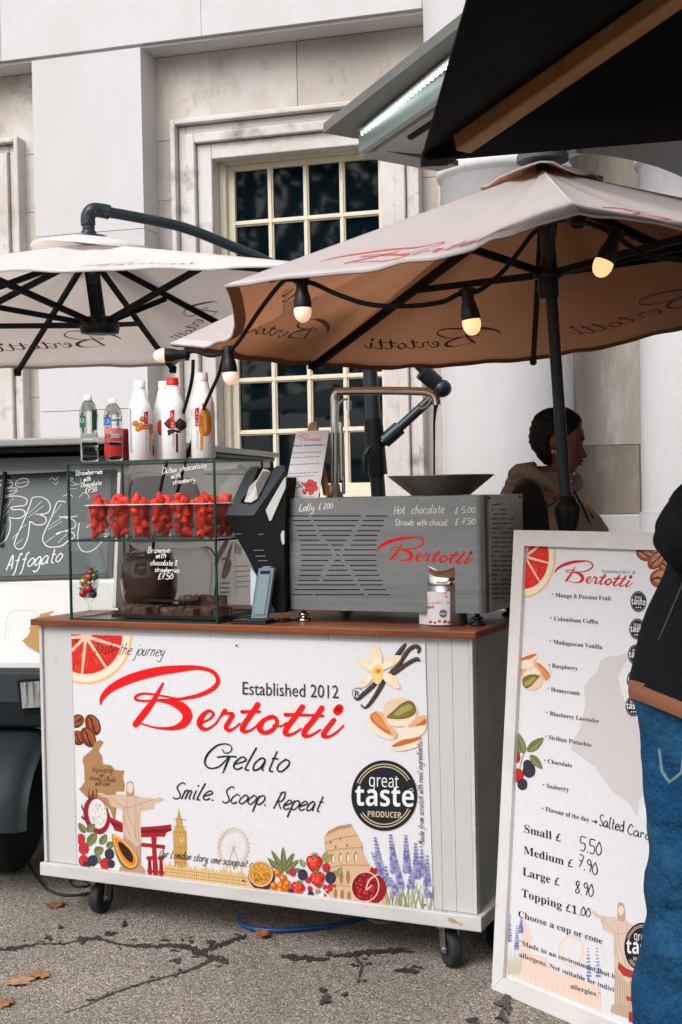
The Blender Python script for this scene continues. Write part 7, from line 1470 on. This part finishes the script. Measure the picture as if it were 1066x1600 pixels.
mb = MB(); shp = cb+V3(.20, 0, 1.41); mb.tube(cr([shp, shp*.5+V3(1.17, 2.85, 1.15)*.5+V3(.02, 0, 0), V3(1.17, 2.85, 1.15), V3(1.14, 2.96, 1.12), V3(1.10, 3.05, 1.105)], 5), [.080]*6+[.074]*5+[.066]*5+[.055]*5, 22); mb.obj('sleeve', COAT, co_)
mb = MB(); mb.tube(cr([at(1030, 1000, 2.64), at(1045, 965, 2.655), at(1062, 925, 2.67), at(1078, 885, 2.68)], 5), .003, 6); mb.obj('coat_seam', BLACK, co_)
mb = MB()
for s_ in (-1, 1): c = rl[-1][0]+V3(.205*(s_ > 0), 0, 0); mb.loft([(V3(c[0], c[1]+y, .045+.001), E1*w_, V3(0, 0, h)) for y, w_, h in ((-.10, .03, .040), (-.04, .045, .044), (.06, .05, .040), (.16, .045, .030), (.19, .02, .018))], 18)
mb.obj('shoe', RUBBER, cu_)

# ---------------------------------------------------------------- small things on the ground
def gtube(pts, r, z=None): return cr([GP(u, v, 0)+V3(0, 0, (r+.003)+zz3) for u, v, zz3 in pts], 6)
mb = MB(); mb.tube(gtube([(372, 1438, .0), (378, 1448, 0), (395, 1456, 0), (430, 1459, 0), (480, 1456, 0), (530, 1450, .002), (600, 1436, .02), (660, 1420, .05)], .009), .009, 12)
tag(mb.obj('water_hose', M('blue_hose', (.010, .045, .17), .35)), 'blue plastic hose lying on the asphalt under the cart', 'hose')
mb = MB(); mb.tube(gtube([(24, 1310, .09), (34, 1335, .03), (58, 1375, 0), (85, 1398, 0), (125, 1401, 0), (170, 1390, 0), (190, 1372, .0)], .005), .005, 8); mb.tube(gtube([(108, 1380, 0), (120, 1374, 0), (140, 1385, 0), (118, 1388, 0), (110, 1382, 0)], .004), .004, 8)
tag(mb.obj('power_cable', RUBBER), 'thin black power cable trailing from the van to under the cart', 'cable')
mb = MB(); mb.tube(gtube([(565, 1433, .02), (580, 1442, 0), (600, 1446, 0), (625, 1438, 0), (640, 1430, .02)], .006), .006, 8); tag(mb.obj('waste_pipe', M('grey_pipe', (.25, .25, .24), .5)), 'short grey pipe looped under the right end of the cart', 'pipe')
LEAF = [(.0, -.5), (.06, -.25), (.3, -.36), (.26, -.16), (.52, -.1), (.36, .04), (.48, .26), (.26, .22), (.2, .36), (.08, .28), (.0, .58), (-.08, .28), (-.2, .36), (-.26, .22), (-.48, .26), (-.36, .04), (-.52, -.1), (-.26, -.16), (-.3, -.36), (-.06, -.25)]
for k, (u, v, sz, rz, lab) in enumerate(((85, 1417, .085, .4, 'curled brown leaf on the asphalt beside the left castor'), (33, 1535, .10, 1.1, 'dry tan leaf, larger left one of the overlapping pair'), (62, 1526, .085, -.9, 'dry orange-brown leaf overlapping the larger tan leaf'), (2, 1571, .085, .2, 'dry brown leaf cut by the lower left corner of the photo'), (413, 1464, .075, 2.0, 'curled orange leaf against the blue hose under the cart'))):
    lm = M('dry_leaf', [(.20, .085, .035), (.40, .22, .12), (.33, .155, .075), (.30, .14, .07), (.28, .10, .035)][k], .7, var=(40, (.16, .07, .03), .5, .75), bump=(60, .3, .003))
    g = GP(u, v, 0); mb = MB(); rings = 5; vs_ = [g+V3(0, 0, .012)]; fs_ = []; n_ = len(LEAF); cu = [.30, .05, .12, .1, .4][k]
    for r_ in range(1, rings+1):
        for x, y in LEAF:
            q = r_/rings; X, Y = x*q*sz, y*q*sz; ca, sa = math.cos(rz), math.sin(rz); zz5 = .006+cu*(X*X)/sz*2.0+.10*abs(Y)*q*cu+.004*math.sin(x*9+y*5)*q
            vs_.append(g+V3(X*ca-Y*sa, X*sa+Y*ca, zz5))
    for i in range(n_): fs_.append((0, 1+i, 1+(i+1) % n_))
    for r_ in range(rings-1):
        for i in range(n_): fs_.append((1+r_*n_+i, 1+(r_+1)*n_+i, 1+(r_+1)*n_+(i+1) % n_, 1+r_*n_+(i+1) % n_))
    mb.add(vs_, fs_, 0, True); o = mb.obj('fallen_leaf', lm); sdm = o.modifiers.new('leaf', 'SOLIDIFY'); sdm.thickness = .0008; tag(o, lab, 'leaf', 'fallen leaves on the asphalt')
